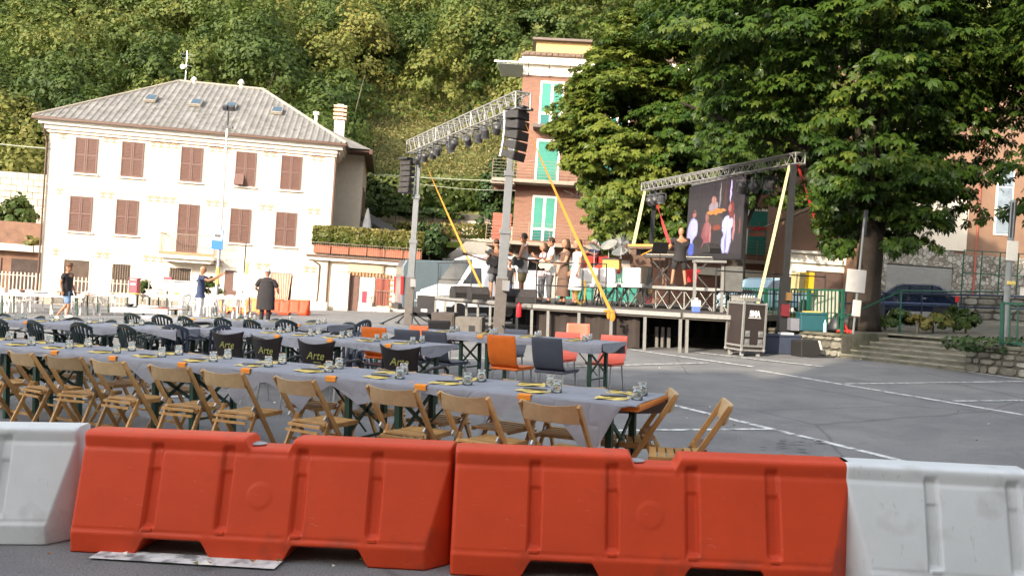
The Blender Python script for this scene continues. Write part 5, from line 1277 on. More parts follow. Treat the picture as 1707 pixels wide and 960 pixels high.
# white screens / tubs along the riser front
M_TUB = mat('white_tub', (.66, .63, .60), rough=.6, var=.04)
for i, (px, w_) in enumerate(((983, .52), (1013, .48), (1053, .52))):
    Y = (24.0, 23.6, 23.0)[i]; p = A(px, 473-(.5 if i < 2 else 0), Y); 
    t = thing('white_panel_box', 'white rounded equipment cover on the stage, %s from the left' % ORD[i], 'equipment case', (p.x, p.y, p.z), -.5)
    MB().bx(-w_/2, w_/2, -.06, .12, 0, .44).build('shell', M_TUB, t, bevel=.05); MB().bx(-w_/2+.04, w_/2-.04, .12, .2, .05, .4).build('back_frame', M_BLKM, t)
    MB().bx(-w_/2-.02, w_/2+.06, -.10, .16, -.10, -.0).build('base_tray', M_TUB, t, bevel=.02)
    for x in (-.22, .22): MB().beam((x, 0, -.1), (x-.1, 0, dz(p.x)-p.z), .03, .03).beam((x, .1, -.1), (x+.12, .1, dz(p.x)-p.z), .03, .03).build('stand', M_BLKM, t)
# music stands and microphones
def mic(label, p, h, rz=0, tip=(.25, 0, .12)):
    t = thing('microphone_stand', label, 'microphone stand', p, rz, group='microphone stands')
    MB().cyl((0, 0, .02), (0, 0, h), .012, .010, 6).build('pole', M_BLKM, t); MB().lathe([(.14, 0), (.13, .02), (.02, .03)], 12).build('base', M_BLKM, t)
    e = Vector((tip[0], tip[1], h+tip[2])); MB().cyl((0, 0, h), e, .009, .009, 6).build('boom', M_BLKM, t)
    MB().lathe([(.012, 0), (.02, .12), (.028, .14), (.028, .17), (.01, .19)], 8, e, (Matrix.Rotation(1.0, 3, 'Y'))).build('microphone', M_METAL, t)
mic('microphone stand left of the guitarist in the tank top', onst(855, 23.3), 1.42, 0, (.22, 0, .1)); mic('microphone stand before the man in the white shirt', onst(902, 23.4), 1.38, 0, (.2, 0, .12)); mic('microphone stand in front of the woman in brown', onst(925, 23.2), 1.30, 0, (.2, 0, .2))
def mstand(label, p, rz=0):
    t = thing('music_stand', label, 'music stand', p, rz, group='music stands')
    MB().cyl((0, 0, .3), (0, 0, 1.0), .012, .012, 6).build('pole', M_BLKM, t)
    for a in (0, 2.1, 4.2): MB().cyl((0, 0, .35), (math.cos(a)*.28, math.sin(a)*.28, 0), .01, .01, 5).build('leg', M_BLKM, t)
    MB().box((0, 0, 1.08), (.5, .02, .34), M=Matrix.Rotation(.4, 3, 'X')).build('desk', M_BLKM, t)
mstand('black music stand at the keyboard player', Vector((A(1100, 440, 24.6).x, 24.6, RZ)), .3); mstand('black music stand between the guitarist and the drum kit', onst(893, 24.3), .2)
# drum kit with cymbals and a clear fan
dk = thing('drum_kit', 'drum kit with pale cymbals behind the singers', 'drums', (A(1000, 440, 25.9).x, 25.9, rz_(Vector((2.6, 26, 0)))), 0)
M_CYM = mat('cymbal', (.62, .55, .42), rough=.25, metal=.8, var=.1); M_DRUM = mat('drum_shell', (.38, .05, .04), rough=.3, var=.1)
for (x, y, z, r_, tl) in ((-.55, .1, 1.05, .23, .3), (.25, -.1, 1.20, .27, -.5), (-.2, -.2, 1.12, .20, .5), (.62, .2, 1.0, .25, -.3)):
    MB().lathe([(.02, .02), (.05, .015), (r_, 0), (r_, -.004), (.01, .008)], 16, (x, y, z), Matrix.Rotation(tl, 3, 'Y') @ Matrix.Rotation(.5, 3, 'X')).build('cymbal', M_CYM, dk); MB().cyl((x, y, 0), (x, y, z), .012, .012, 6).build('cymbal_stand', M_METAL, dk)
MB().lathe([(.28, -.2), (.28, .2)], 20, (0, 0, .3), Matrix.Rotation(PI/2, 3, 'X')).build('bass_drum', M_DRUM, dk)
for (x, y, z, r_) in ((-.25, 0, .72, .16), (.12, 0, .72, .17), (.5, .1, .45, .2), (-.5, .15, .55, .17)): MB().lathe([(r_, -.1), (r_, .1)], 16, (x, y, z), Matrix.Rotation(.3, 3, 'X')).build('tom', M_DRUM, dk)
fn = thing('stand_fan', 'round wire-cage fan beside the drum kit', 'fan', (A(1035, 440, 25.2).x, 25.2, rz_(Vector((3.2, 25, 0)))), 0)
mb = MB(); R_ = Matrix.Rotation(PI/2-.15, 3, 'X') @ Matrix.Rotation(0, 3, 'Y')
for k in range(24):
    a_ = 2*PI*k/24; pts = [R_ @ Vector((math.cos(a_)*r_, math.sin(a_)*r_, z))+Vector((0, 0, 1.18)) for r_, z in ((.04, .12), (.25, .10), (.36, .0), (.25, -.09), (.04, -.1))]
    mb.tube(pts, .004, 4)
mb.build('cage', M_METAL, fn); mb = MB()
for k in range(4): 
    a_ = k*PI/2; mb.add([R_ @ Vector(v)+Vector((0, 0, 1.18)) for v in ((math.cos(a_)*.04, math.sin(a_)*.04, .02), (math.cos(a_+.2)*.24, math.sin(a_+.2)*.24, .05), (math.cos(a_+.7)*.23, math.sin(a_+.7)*.23, -.03), (math.cos(a_+1.2)*.05, math.sin(a_+1.2)*.05, -.02))], [(0, 1, 2, 3)])
mb.build('blade', mat('pale_blade', (.16, .16, .16), rough=.4), fn, fix=False); MB().cyl((0, 0, 0), (0, 0, 1.1), .02, .02, 6).lathe([(.2, 0), (.2, .03)], 12).build('stand', M_METAL, fn)
yb = thing('yellow_case', 'ochre equipment case under the fan cage', 'equipment case', (A(1020, 440, 24.9).x, 24.9, rz_(Vector((3, 25, 0)))+.42), -.3); MB().bx(-.25, .25, -.18, .18, 0, .32).build('shell', mat('ochre_case', (.55, .33, .06), rough=.5, var=.1), yb, bevel=.02); MB().bx(-.26, .26, -.19, .19, .28, .33).build('lid', M_BLKM, yb)
rt_ = thing('red_cloth', 'red cloth bag hanging at the back of the riser by the player', 'bag', A(1153, 470, 24.2), -.2)
MB().prism([(-.2, .32), (-.15, .36), (.2, .36), (.26, .28), (.15, .26), (.14, 0), (-.12, -.02), (-.16, .22)], -.06, .06, 'y').build('cloth', mat('red_cloth_fabric', (.62, .03, .03), rough=.9, var=.15), rt_, bevel=.02)
jg = thing('detergent_bottle', 'white jug with a blue base on the stage floor under the riser', 'jug', onst(1160, 20.9), 0)
MB().bx(-.10, .10, -.07, .07, 0, .14).build('blue_base', mat('jug_blue', (.10, .16, .50), rough=.4), jg, bevel=.02); MB().bx(-.11, .11, -.08, .08, .14, .30).bx(-.03, .05, -.03, .03, .30, .36).build('body', M_TUB, jg, bevel=.02)
sx = thing('saxophone', 'brass saxophone resting on the stage behind the woman in white', 'saxophone', onst(968, 22.3), .2)
M_BRS = mat('brass', (.55, .36, .08), rough=.3, metal=.7, var=.1)
MB().tube([(0, 0, .62), (.10, 0, .66), (.12, 0, .5), (.10, 0, .12), (0, 0, .04), (-.10, 0, .12), (-.12, 0, .3)], .03, 8).lathe([(.03, 0), (.06, .06), (.10, .12)], 12, (-.12, 0, .28)).build('body', M_BRS, sx); MB().lathe([(.15, 0), (.15, .015)], 12).cyl((.05, 0, 0), (.08, 0, .3), .01, .01, 5).build('stand', M_BLKM, sx)
# flight case
fcp = G(1241, 590); fcp = GY(1240, 19.6)
fc = thing('flight_case', 'tall black flight case on castors with a white logo', 'flight case', fcp, math.radians(20), plumb=True)
M_LAM = mat('black_laminate', (.03, .022, .02), rough=.45, var=.12)
fw_, fd_, fh = .60, .62, 1.08
MB().bx(-fw_/2, fw_/2, -fd_/2, fd_/2, .14, .14+fh).build('body', M_LAM, fc)
e = .022
for sx_ in (-1, 1):
    for sy in (-1, 1):
        MB().box((sx_*fw_/2, sy*fd_/2, .14+fh/2), (.045, .045, fh+.02)).build('edge_profile', M_ALU, fc)
        MB().ell((sx_*fw_/2, sy*fd_/2, .14+fh), (.04, .04, .04), 8, 6).build('ball_corner', M_ALU, fc); MB().ell((sx_*fw_/2, sy*fd_/2, .15), (.045, .045, .045), 8, 6).build('ball_corner', M_ALU, fc)
        MB().cyl((sx_*.22, sy*.22-.02, .045), (sx_*.22, sy*.22+.02, .045), .045, .045, 12).build('castor', mat('castor_grey', (.35, .35, .36), rough=.5), fc); MB().box((sx_*.22, sy*.22, .10), (.08, .07, .06)).build('castor_fork', M_ALU, fc)
for z in (.15, .14+fh, .25):
    for sy in (-1, 1): MB().box((0, sy*fd_/2, z), (fw_, .04, .042)).build('edge_profile', M_ALU, fc)
    for sx_ in (-1, 1): MB().box((sx_*fw_/2, 0, z), (.04, fd_, .042)).build('edge_profile', M_ALU, fc)
for x in (-.17, .19):
    for z in (.34, .53): MB().box((x, -fd_/2-.006, z), (.13, .012, .14)).build('latch_dish', M_METAL, fc, bevel=.008); MB().box((x, -fd_/2-.02, z+.02), (.07, .015, .05)).build('latch', M_ALU, fc)
ml = mat('logo_white', (.8, .78, .76), rough=.5, var=0)
lg = text_mesh('SMA', .235, .001, 0, .012); lg.materials.clear(); lg.materials.append(ml)
bm = bmesh.new(); bm.from_mesh(lg); bmesh.ops.scale(bm, vec=(.62, .80, 1), verts=bm.verts); bm.to_mesh(lg); bm.free()
o = bpy.data.objects.new('logo', lg); COL.objects.link(o); o.parent = fc; o.location = (.0, -fd_/2-.004, .93); o.rotation_euler = (PI/2, 0, 0); om = o.modifiers.new('fat', 'SOLIDIFY'); om.thickness = .004
MB().box((0, -fd_/2-.004, .895), (.34, .004, .014)).build('logo_line', ml, fc)
mx_ = thing('mixer_rack', 'grey rack unit with knobs lying on top of the flight case', 'mixer', fcp+Vector((.05, .03, 1.262)), math.radians(20)); MB().prism([(-.25, 0), (.25, 0), (.25, .14), (-.25, .07)], -.27, .20, 'x').build('case', mat('rack_grey', (.20, .19, .17), rough=.5, var=.3, scale=20), mx_)
for i in range(6): MB().cyl((-.2+i*.07, -.05, .10), (-.2+i*.07, -.06, .14), .014, .012, 8).build('knob', M_TRIM, mx_)
# subwoofers in front of stage
for i, (px, Y, w_, h) in enumerate(((741, 22.6, .62, .72), (781, 22.6, .80, .62))):
    p = GY(px, Y); t = thing('subwoofer', ('brown-black' if i == 0 else 'grey') + ' subwoofer box on the ground before the stage, %s of two' % ('left' if i == 0 else 'right'), 'loudspeaker', p, -.1)
    MB().bx(-w_/2, w_/2, -.35, .35, .03, h).build('cabinet', mat('sub_%d' % i, ((.06, .048, .042), (.13, .115, .10))[i], rough=.7, var=.2), t, bevel=.02)
    MB().bx(-w_/2+.05, w_/2-.05, -.365, -.35, .08, h-.05).build('grille', MATS['sub_%d' % i], t); MB().bx(.05, .22, -.372, -.365, .25, .4).build('handle', M_BLKM, t)
# loudspeaker lying on its side right, blue box, etc
lp = G(1343, 594); ls = thing('floor_speaker', 'black loudspeaker tipped on its side at the foot of the black tower', 'loudspeaker', lp, .25)
MB().prism([(-.25, 0), (.22, 0), (.30, .20), (.18, .40), (-.25, .38)], -.2, .25, 'y').build('cabinet', M_SPK, ls, bevel=.02); MB().beam((.27, -.22, .18), (.20, -.22, .38), .03, .03).build('trim', M_TRIM, ls); MB().bx(-.1, .55, -.35, -.05, -.0, .02).build('foot_plate', M_BLKM, ls)
bx_ = thing('storage_chest', 'dark blue storage chest on the ground behind the black tower', 'trunk', G(1302, 589)+Vector((0, -.1, 0)), .0)
MB().bx(-.48, .38, -.2, .2, 0, .42).build('body', mat('trunk_blue', (.035, .045, .075), rough=.5, var=.15), bx_, bevel=.02); MB().bx(-.50, .40, -.22, .22, .42, .48).build('lid', MATS['trunk_blue'], bx_, bevel=.02); MB().bx(-.1, .2, -.2, .1, .48, .52).build('paper_pack', M_TUB, bx_)
# ================================================================ VEHICLES
M_TYRE = mat('tyre', (.02, .02, .02), rough=.85, var=.1); M_CGL = mat('car_glass', (.03, .04, .05), rough=.08, var=.3, scale=3, spec=.9)
M_LRED = mat('tail_lamp_red', (.60, .03, .03), rough=.25, var=.1); M_LCLR = mat('head_lamp', (.6, .6, .6), rough=.15, var=.1)
def vehicle(name, label, cat, loc, rz, L_, W_, prof, M, glass, wheels, wr, parts):
    """side profile in x (forward) / z; body is lofted with rounded shoulders and tumblehome"""
    t = thing(name, label, cat, loc, rz)
    n = len(prof); secs = []; zmax = max(z for x, z in prof)
    for f, ins in ((-1, .0), (-.97, -.03), (0, -.0), (.97, -.03), (1, 0)):
        secs.append([(x, f*(W_/2-(.16*max(0, (z-.9))/(zmax-.9) if zmax > .9 else 0)), z) for x, z in prof])
    full = []
    for k, f in enumerate((-1, -.94, .94, 1)):
        s_ = .965 if abs(f) == 1 else 1.0; row = []
        for x, z in prof:
            cx_, cz_ = 0, .8; row.append((cx_+(x-cx_)*(.985 if abs(f) == 1 else 1), f*(W_/2-.13*max(0, (z-.95))/(zmax-.95)), cz_+(z-cz_)*s_))
        full.append(row)
    vs = [v for r in full for v in r]; fs = [(k*n+i, k*n+(i+1) % n, (k+1)*n+(i+1) % n, (k+1)*n+i) for k in range(3) for i in range(n)]
    fs += [tuple(range(n-1, -1, -1)), tuple(range(3*n, 4*n))]
    MB().add(vs, fs).build('body', M, t, bevel=.03)
    for poly in glass:
        for s in (-1, 1):
            q = [(x, s*(W_/2+.006-.13*max(0, (z-.95))/(zmax-.95)-(.0)), z) for x, z in poly]; q2 = [(x, y-s*.03, z) for x, y, z in q]; k = len(poly)
            MB().add(q+q2, [tuple(range(k)), tuple(range(2*k-1, k-1, -1))]+[(i, (i+1) % k, k+(i+1) % k, k+i) for i in range(k)]).build('side_window', M_CGL, t)
    for x in wheels:
        for s in (-1, 1):
            wl_ = MB().lathe([(wr*.62, -.11), (wr*.95, -.11), (wr, -.07), (wr, .07), (wr*.95, .11), (wr*.62, .11)], 20, (x, s*(W_/2-.13), wr), Matrix.Rotation(PI/2, 3, 'X')).build('wheel', M_TYRE, t)
            MB().lathe([(wr*.60, -.115), (wr*.5, -.10), (.05, -.09)], 14, (x, s*(W_/2-.13)+.0, wr), Matrix.Rotation(PI/2 if s < 0 else -PI/2, 3, 'X')).build('rim', M_METAL, wl_)
            MB().lathe([(wr*1.14, -.02), (wr*1.14, .02)], 20, (x, s*(W_/2-.012), wr), Matrix.Rotation(PI/2, 3, 'X')).build('wheel_arch', M_BLKM, t)
    for nm, b, mm in parts: MB().bx(*b).build(nm, mm, t, bevel=.012)
    return t
M_GRYV = mat('grey_van_paint', (.085, .11, .125), rough=.3, var=.08, coat=.4, spec=.5)
M_WHV = mat('white_van_paint', (.74, .75, .76), rough=.3, var=.03, coat=.4)
vp = [(-2.75, .35), (-2.8, .6), (-2.75, 2.2), (-2.6, 2.48), (.9, 2.48), (1.35, 2.3), (2.0, 1.45), (2.75, 1.15), (2.85, .6), (2.8, .35)]
vehicle('parked_van', 'grey panel van parked left behind the stage, rear end showing', 'van', GY(764, 38.2), math.radians(17), 5.6, 2.0, vp, M_GRYV, [[(.95, 1.5), (1.75, 1.5), (1.2, 2.1), (.95, 2.1)]], (-1.75, 1.9), .35,
        [('tail_lamp', (-2.83, -2.72, -1.01, -.84, .95, 1.75), M_LRED), ('tail_lamp', (-2.83, -2.72, .84, 1.01, .95, 1.75), M_LRED), ('rear_bumper', (-2.92, -2.6, -.98, .98, .3, .55), M_BLKM), ('side_moulding', (-2.4, 1.2, -1.02, -.98, .65, .75), mat('moulding_grey', (.25, .28, .29), rough=.5)), ('door_seam', (-1.2, -1.18, -1.015, -.99, .55, 2.3), M_BLKM)])
wvp = [(-2.6, .35), (-2.65, .6), (-2.6, 2.3), (-2.4, 2.62), (.55, 2.66), (1.0, 2.50), (1.75, 1.45), (2.45, 1.22), (2.6, .95), (2.62, .35)]
vehicle('parked_van', 'white high-roof van parked behind the band, nose toward the left', 'van', GY(808, 34.2), math.radians(180+32), 5.3, 2.0, wvp, M_WHV, [[(.75, 1.5), (1.6, 1.5), (1.1, 2.12), (.75, 2.12)]], (-1.6, 1.75), .35,
        [('grille', (2.5, 2.68, -.8, .8, .5, 1.0), M_BLKM), ('front_bumper', (2.5, 2.74, -.98, .98, .3, .52), M_BLKM), ('head_lamp', (2.42, 2.62, -.98, -.72, .85, 1.12), M_LCLR), ('head_lamp', (2.42, 2.62, .72, .98, .85, 1.12), M_LCLR), ('number_plate', (2.72, 2.76, -.26, .26, .36, .47), M_TRIM), ('lower_trim', (-2.5, 2.4, .97, 1.02, .35, .6), M_BLKM)])
ws = bpy.data.objects['parked_van.001']
MB().add([(1.78, -.84, 1.47), (1.78, .84, 1.47), (1.06, .76, 2.46), (1.06, -.76, 2.46)], [(0, 1, 2, 3)]).build('windscreen', M_CGL, ws, fix=False)
cp = [(-1.95, .3), (-2.0, .55), (-1.95, .95), (-1.75, 1.05), (-1.25, 1.42), (-.9, 1.50), (.25, 1.50), (.55, 1.42), (1.15, .98), (1.85, .82), (2.0, .6), (2.0, .3)]
gl = [[(-1.45, 1.0), (-.95, 1.0), (-.95, 1.38), (-1.15, 1.36)], [(-.88, 1.0), (-.05, 1.0), (-.05, 1.42), (-.88, 1.42)], [(.02, 1.0), (.95, 1.0), (.42, 1.36), (.02, 1.42)]]
M_CBL = mat('dark_blue_paint', (.006, .011, .028), rough=.2, var=.05, coat=.8)
cpos = GY(1516, 35.0, TZ)
vehicle('parked_car', 'dark blue hatchback parked on the upper street before the white roller shutter', 'car', cpos, math.radians(180-28), 3.8, 1.60, cp, M_CBL, gl, (-1.3, 1.3), .31,
        [('tail_lamp', (-2.0, -1.86, -.8, -.6, .75, 1.0), M_LRED), ('tail_lamp', (-2.0, -1.86, .6, .8, .75, 1.0), M_LRED), ('head_lamp', (1.85, 1.99, -.8, -.5, .62, .8), M_LCLR), ('head_lamp', (1.85, 1.99, .5, .8, .62, .8), M_LCLR), ('side_strip', (-1.7, 1.5, .83, .86, .62, .68), mat('silver_strip', (.08, .11, .2), rough=.3)), ('side_strip', (-1.7, 1.5, -.86, -.83, .62, .68), MATS['silver_strip']), ('door_handle', (-.7, -.5, .84, .87, .85, .88), M_METAL)])
M_CLB = mat('pale_blue_paint', (.33, .47, .55), rough=.3, var=.05, coat=.5)
vehicle('parked_car', 'pale blue hatchback parked behind the green fence left of the black tower', 'car', GY(1276, 34.5, TZ), math.radians(180+30), 4.0, 1.68, cp, M_CLB, gl, (-1.3, 1.3), .31,
        [('tail_lamp', (-2.0, -1.86, -.8, -.6, .75, 1.0), M_LRED), ('head_lamp', (1.85, 1.99, .5, .8, .62, .8), M_LCLR), ('rear_bumper', (-2.05, -1.85, -.8, .8, .35, .55), M_CLB)])
bpy.data.objects['parked_car'].scale = (.9, .92, .95)
# ================================================================ STREET THINGS
# bus stop pole with lamp bracket
bp_ = GY(358.5, 34.0)
t = thing('bus_stop_pole', 'tall grey pole with floodlights on top and a blue and white bus stop sign', 'bus stop', bp_, 0, plumb=True)
MB().cyl((0, 0, 0), (0, 0, 2.7), .07, .065, 10).build('pole_base', mat('pole_grey', (.28, .29, .33), rough=.5, var=.1), t); MB().cyl((0, 0, 2.7), (0, 0, 7.6), .055, .05, 10).build('pole', mat('pole_pale', (.55, .52, .49), rough=.5, var=.1), t); MB().cyl((0, 0, 7.6), (0, 0, 8.35), .035, .035, 8).build('pole_tip', M_DKMET, t)
MB().bx(-.22, .22, -.06, .06, 7.52, 7.62).build('bracket', M_DKMET, t)
for s in (-1, 1): MB().box((s*.13, 0, 8.35), (.2, .22, .2), M=Matrix.Rotation(.5, 3, 'X')).build('floodlight', M_DKMET, t, bevel=.02)
MB().cyl((0, 0, 1.2), (0, 0, 1.9), .075, .075, 10).build('yellow_band', mat('faded_yellow', (.62, .50, .12), rough=.7, var=.2), t)
sg_ = MB().bx(-.30, .16, -.10, -.07, 2.62, 3.42).build('sign_panel', mat('sign_blue', (.015, .13, .62), rough=.4, var=.04), t)
MB().bx(-.26, .12, -.106, -.10, 2.98, 3.38).build('white_field', mat('sign_white', (.8, .8, .8), rough=.4, var=.02), sg_)
MB().bx(-.21, .07, -.110, -.106, 3.14, 3.20).bx(-.18, .05, -.110, -.106, 3.10, 3.135).bx(-.18, .05, -.110, -.106, 3.20, 3.22).build('bus_symbol', M_DKMET, sg_)
# parking ticket machines and signs
def meter(label, p, h=1.5, rz=0):
    t = thing('ticket_machine', label, 'ticket machine', p, rz, plumb=True)
    MB().bx(-.14, .14, -.15, .15, 0, .72).build('lower_case', M_TUB, t, bevel=.02); MB().bx(-.16, .16, -.16, .16, .72, h).bx(-.19, .19, -.19, .19, h, h+.06).build('upper_case', mat('meter_red', (.42, .07, .09), rough=.5, var=.08), t, bevel=.02)
    MB().bx(-.10, .10, -.175, -.16, 1.08, 1.16).bx(-.13, .13, -.175, -.16, 1.28, 1.34).build('display', M_TUB, t)
meter('red and white ticket machine standing left of the potted shrub', GY(222, 34.5), 1.32)
s_ = thing('white_sign_board', 'white notice board on a post right of the bus stop pole', 'sign', GY(398, 35.5), 0, plumb=True)
MB().bx(-.30, .30, -.03, 0, .95, 1.7).build('board', mat('board_white', (.82, .80, .76), rough=.5, var=.03), s_); MB().cyl((.1, .03, 0), (.1, .03, 3.0), .03, .03, 8).build('post', M_DKMET, s_); MB().box((.22, -.01, 1.9), (.1, .1, .5)).build('orange_strap', mat('pale_orange', (.75, .45, .15), rough=.7), s_)
s_ = thing('barrier_frame', 'grey metal frame sign lying low behind the tables left of the bald man', 'sign', GY(283, 35.5), 0, plumb=True)
MB().bx(-.55, 1.0, -.02, .02, .85, 1.25).build('panel', mat('panel_grey', (.45, .45, .42), rough=.6), s_); MB().tube([(-.95, 0, 0), (-.95, 0, 1.2), (-.85, 0, 1.3), (1.2, 0, 1.3), (1.2, 0, 0)], .025, 8).build('tube_frame', M_METAL, s_, smooth=True)
s_ = thing('wall_meter', 'small crimson box on a post before the villa, left of the bald man', 'meter box', GY(277, 36.5), 0, plumb=True); MB().bx(-.17, .17, -.1, .1, 1.15, 1.45).build('box', MATS['meter_red'], s_); MB().bx(-.03, .03, -.03, .03, 0, 1.15).build('post', M_DKMET, s_)
# concrete planters along the villa with shrubs
# picket railing left and ground floor left building
lf = thing('white_picket_railing', 'pale iron railing left of the villa', 'railing', GY(-70, 40.5), .10, plumb=True)
railing(lf, (0, 0, .1), (4.2, 0, .1), 1.5, .17, mat('pale_iron', (.62, .52, .42), rough=.7, var=.1), r=.02, rails=(.9, .1))
lf2 = thing('front_railing', 'pale iron railing along the villa foot behind the hat man', 'railing', GY(108, 39.2), .15, plumb=True)
railing(lf2, (0, 0, .1), (3.6, 0, .1), 1.25, .17, MATS['pale_iron'], r=.018, rails=(.85, .1))
lb_ = thing('terrace_outbuilding', 'low brown outbuilding with a concrete slab roof left of the villa', 'building', GY(-85, 43.0), .12, plumb=True)
MB().bx(0, 5.2, 0, 5, -1, 2.7).build('wall', mat('brown_boards', (.16, .085, .055), rough=.8, var=.3, scale=2), lb_); MB().bx(-.1, 5.3, -.5, 5, 2.7, 3.05).build('slab', mat('pale_concrete', (.55, .50, .42), rough=.9, var=.1), lb_)
MB().bx(.3, 2.4, -.06, 0, .1, 2.3).build('shutter', M_SHUT, lb_); MB().bx(2.9, 4.6, -.06, 0, .1, 2.3).build('shutter', M_DARKIN, lb_)
MB().bx(0, 5.2, -.1, 0, 3.05, 4.2).build('parapet', MATS['brown_boards'], lb_)
# block retaining wall upper left, stairs rail
M_BLK1 = [mat('pale_block_%d' % i, c_, rough=.95, var=.15, bump=.3, bscale=10) for i, c_ in enumerate([(.46, .40, .30), (.40, .34, .26), (.52, .46, .36)])]
def block_wall(label, p, rz, Lw, z0, z1, bw, bh):
    t = thing('block_wall', label, 'wall', p, rz, plumb=True); MB().bx(0, Lw, .05, .5, z0-3, z1).build('core', M_MORT, t)
    protos = [MB().bx(0, bw-.03, 0, .1, 0, bh-.03).build('block', m_, t, bevel=.01) for m_ in M_BLK1]; used = set(); rnd = random.Random(4)
    nz = int((z1-z0)/bh); nxx = int(Lw/bw)
    for k in range(nz):
        for i in range(nxx):
            j = rnd.randrange(3); l_ = (i*bw+(bw/2 if k % 2 else 0), -rnd.uniform(0, .03), z0+k*bh)
            if j not in used: protos[j].location = l_; used.add(j)
            else: share(protos[j], t, l_)
    return t
block_wall('tall pale block retaining wall at the left edge behind the villa', GY(-75, 50.0), .1, 7.2, 3.4, 7.6, .62, .38)
block_wall('pale block retaining wall on the hill foot between villa and brick building', GY(600, 52.5), -.02, 10.5, 3.6, 6.1, .70, .42)
sr = thing('outdoor_stair', 'dark iron outdoor stair beside the left edge of the villa', 'stairs', GY(34, 47), .1, plumb=True)
for i in range(9): MB().bx(.1+i*.22, .34+i*.22, 0, 1, 3.3+i*.24, 3.34+i*.24).build('tread', M_IRON, sr)
MB().beam((0, 0, 3.3), (2.1, 0, 5.6), .04, .12).beam((0, 0, 4.2), (2.1, 0, 6.5), .04, .04).build('stringer', M_IRON, sr)
# ramp wall behind band, garden terrace with pots
gw = thing('garden_wall', 'shaded grey garage wall below the garden terrace behind the vans', 'wall', GY(732, 47.5), .0, plumb=True)
MB().prism([(0, -1), (4.3, -1), (4.3, 3.95), (1.3, 3.95), (.3, 3.1), (0, 2.9)], 0, .5, 'y').build('wall', mat('grey_render', (.27, .255, .23), rough=.95, var=.12), gw)
for i, px in enumerate((652, 708, 745)):
    fpz = GY(px, 50.5, 4.0); t = thing('long_planter', 'terracotta trough on the garden terrace, %s from the left' % ORD[i], 'planter', (fpz.x, fpz.y, 4.15), 0, group='terracotta troughs on the garden terrace')
    MB().bx(-.8, .8, -.2, .2, 0, .5).bx(-.83, .83, -.23, .23, .5, .58).build('trough', M_TERR, t)
gt = thing('garden_railing', 'thin iron railing of the garden terrace behind the left tower', 'railing', GY(600, 50.0, 3.9), -.02, plumb=True)
railing(gt, (0, 0, 0), (9.5, 0, 0), 1.3, .55, M_IRON, r=.012, rails=(.0, .33, .66, 1.0), rr=.01)
MB().bx(-20, 40, 49.8, 56, 3.6, 3.95).build('garden_terrace', mat('terrace_lawn', (.20, .26, .05), rough=1, var=.3, scale=1), kind='structure')
aw = thing('shade_sail', 'dark canopy sloping down from the villa bay over the terrace', 'awning')
pa_, pb_ = A(602, 360, 45.5), A(706, 392, 45.5)
mb = MB(); n = 10; vs = []
for i in range(n+1):
    p = pa_.lerp(pb_, i/n)+Vector((0, 0, -.35*math.sin(PI*i/n))); vs += [p, p+Vector((.2, 2.6, .25)), p+Vector((.2, 2.6, .15)), p+Vector((0, 0, -.10))]
fs = []
for i in range(n):
    for k in range(4): fs.append((4*i+k, 4*i+4+k, 4*i+4+(k+1) % 4, 4*i+(k+1) % 4))
mb.add(vs, fs).build('canvas', mat('dark_canvas', (.06, .055, .05), rough=.9), aw, fix=False)
# green fences on the terrace edge
M_GF = mat('green_fence_paint', (.010, .075, .045), rough=.45, var=.15)
def fence(label, p, q, h, step=.14, z=TZ):
    d = q-p; t = thing('green_fence', label, 'fence', (p.x, p.y, z), math.atan2(d.y, d.x))
    L_ = Vector((d.x, d.y, 0)).length; railing(t, (0, 0, .08), (L_, 0, .08), h-.08, step, M_GF, r=.012, rails=(0, 1), rr=.022, name='baluster')
    for k in range(int(L_/2.0)+2):
        x = min(k*2.0, L_); MB().bx(x-.03, x+.03, -.03, .03, 0, h+.03).build('post', M_GF, t)
fence('green iron fence on the low wall behind the black tower', GY(1212, 25.2)+Vector((0, 0, 0)), E1+Vector((.15, .35, 0)), 1.02)
fence('green iron fence at the right edge above the rubble wall', GY(1668, 16.3, 0), GY(1790, 15.2, 0), .84)
sr1 = thing('handrail', 'green handrail rising beside the trunk at the left of the steps', 'handrail'); a_ = E1+Vector((.1, .3, .9)); MB().tube([a_, E1+en*2.0+Vector((0, 0, TZ+1.05)), E1+en*6+Vector((0, 0, TZ+1.1))], .022, 6).tube([E1+en*2.0+Vector((0, 0, TZ)), E1+en*2.0+Vector((0, 0, TZ+1.05))], .02, 6).build('rail', M_GF, sr1)
sr2 = thing('handrail', 'green handrail at the top right of the steps', 'handrail'); MB().tube([E2+en*2.2+Vector((-.1, .0, TZ+.9)), E2+en*6+Vector((0, 1, TZ+.35)), E2+en*6+Vector((0, 1, TZ))], .022, 6).build('rail', M_GF, sr2)
bh = thing('street_guard_rail', 'long dark rail along the upper street below the stone-faced house', 'railing'); a_ = GY(1290, 30, TZ); b_ = GY(1740, 27, TZ)
for zz in (1.0, .6): MB().cyl(a_+Vector((0, 0, zz)), b_+Vector((0, 0, zz)), .03, .03, 6).build('rail', mat('dark_blue_rail', (.03, .045, .09), rough=.5), bh)
for k in range(8): p = a_.lerp(b_, k/7); MB().cyl(p, p+Vector((0, 0, 1)), .025, .025, 6).build('post', MATS['dark_blue_rail'], bh)
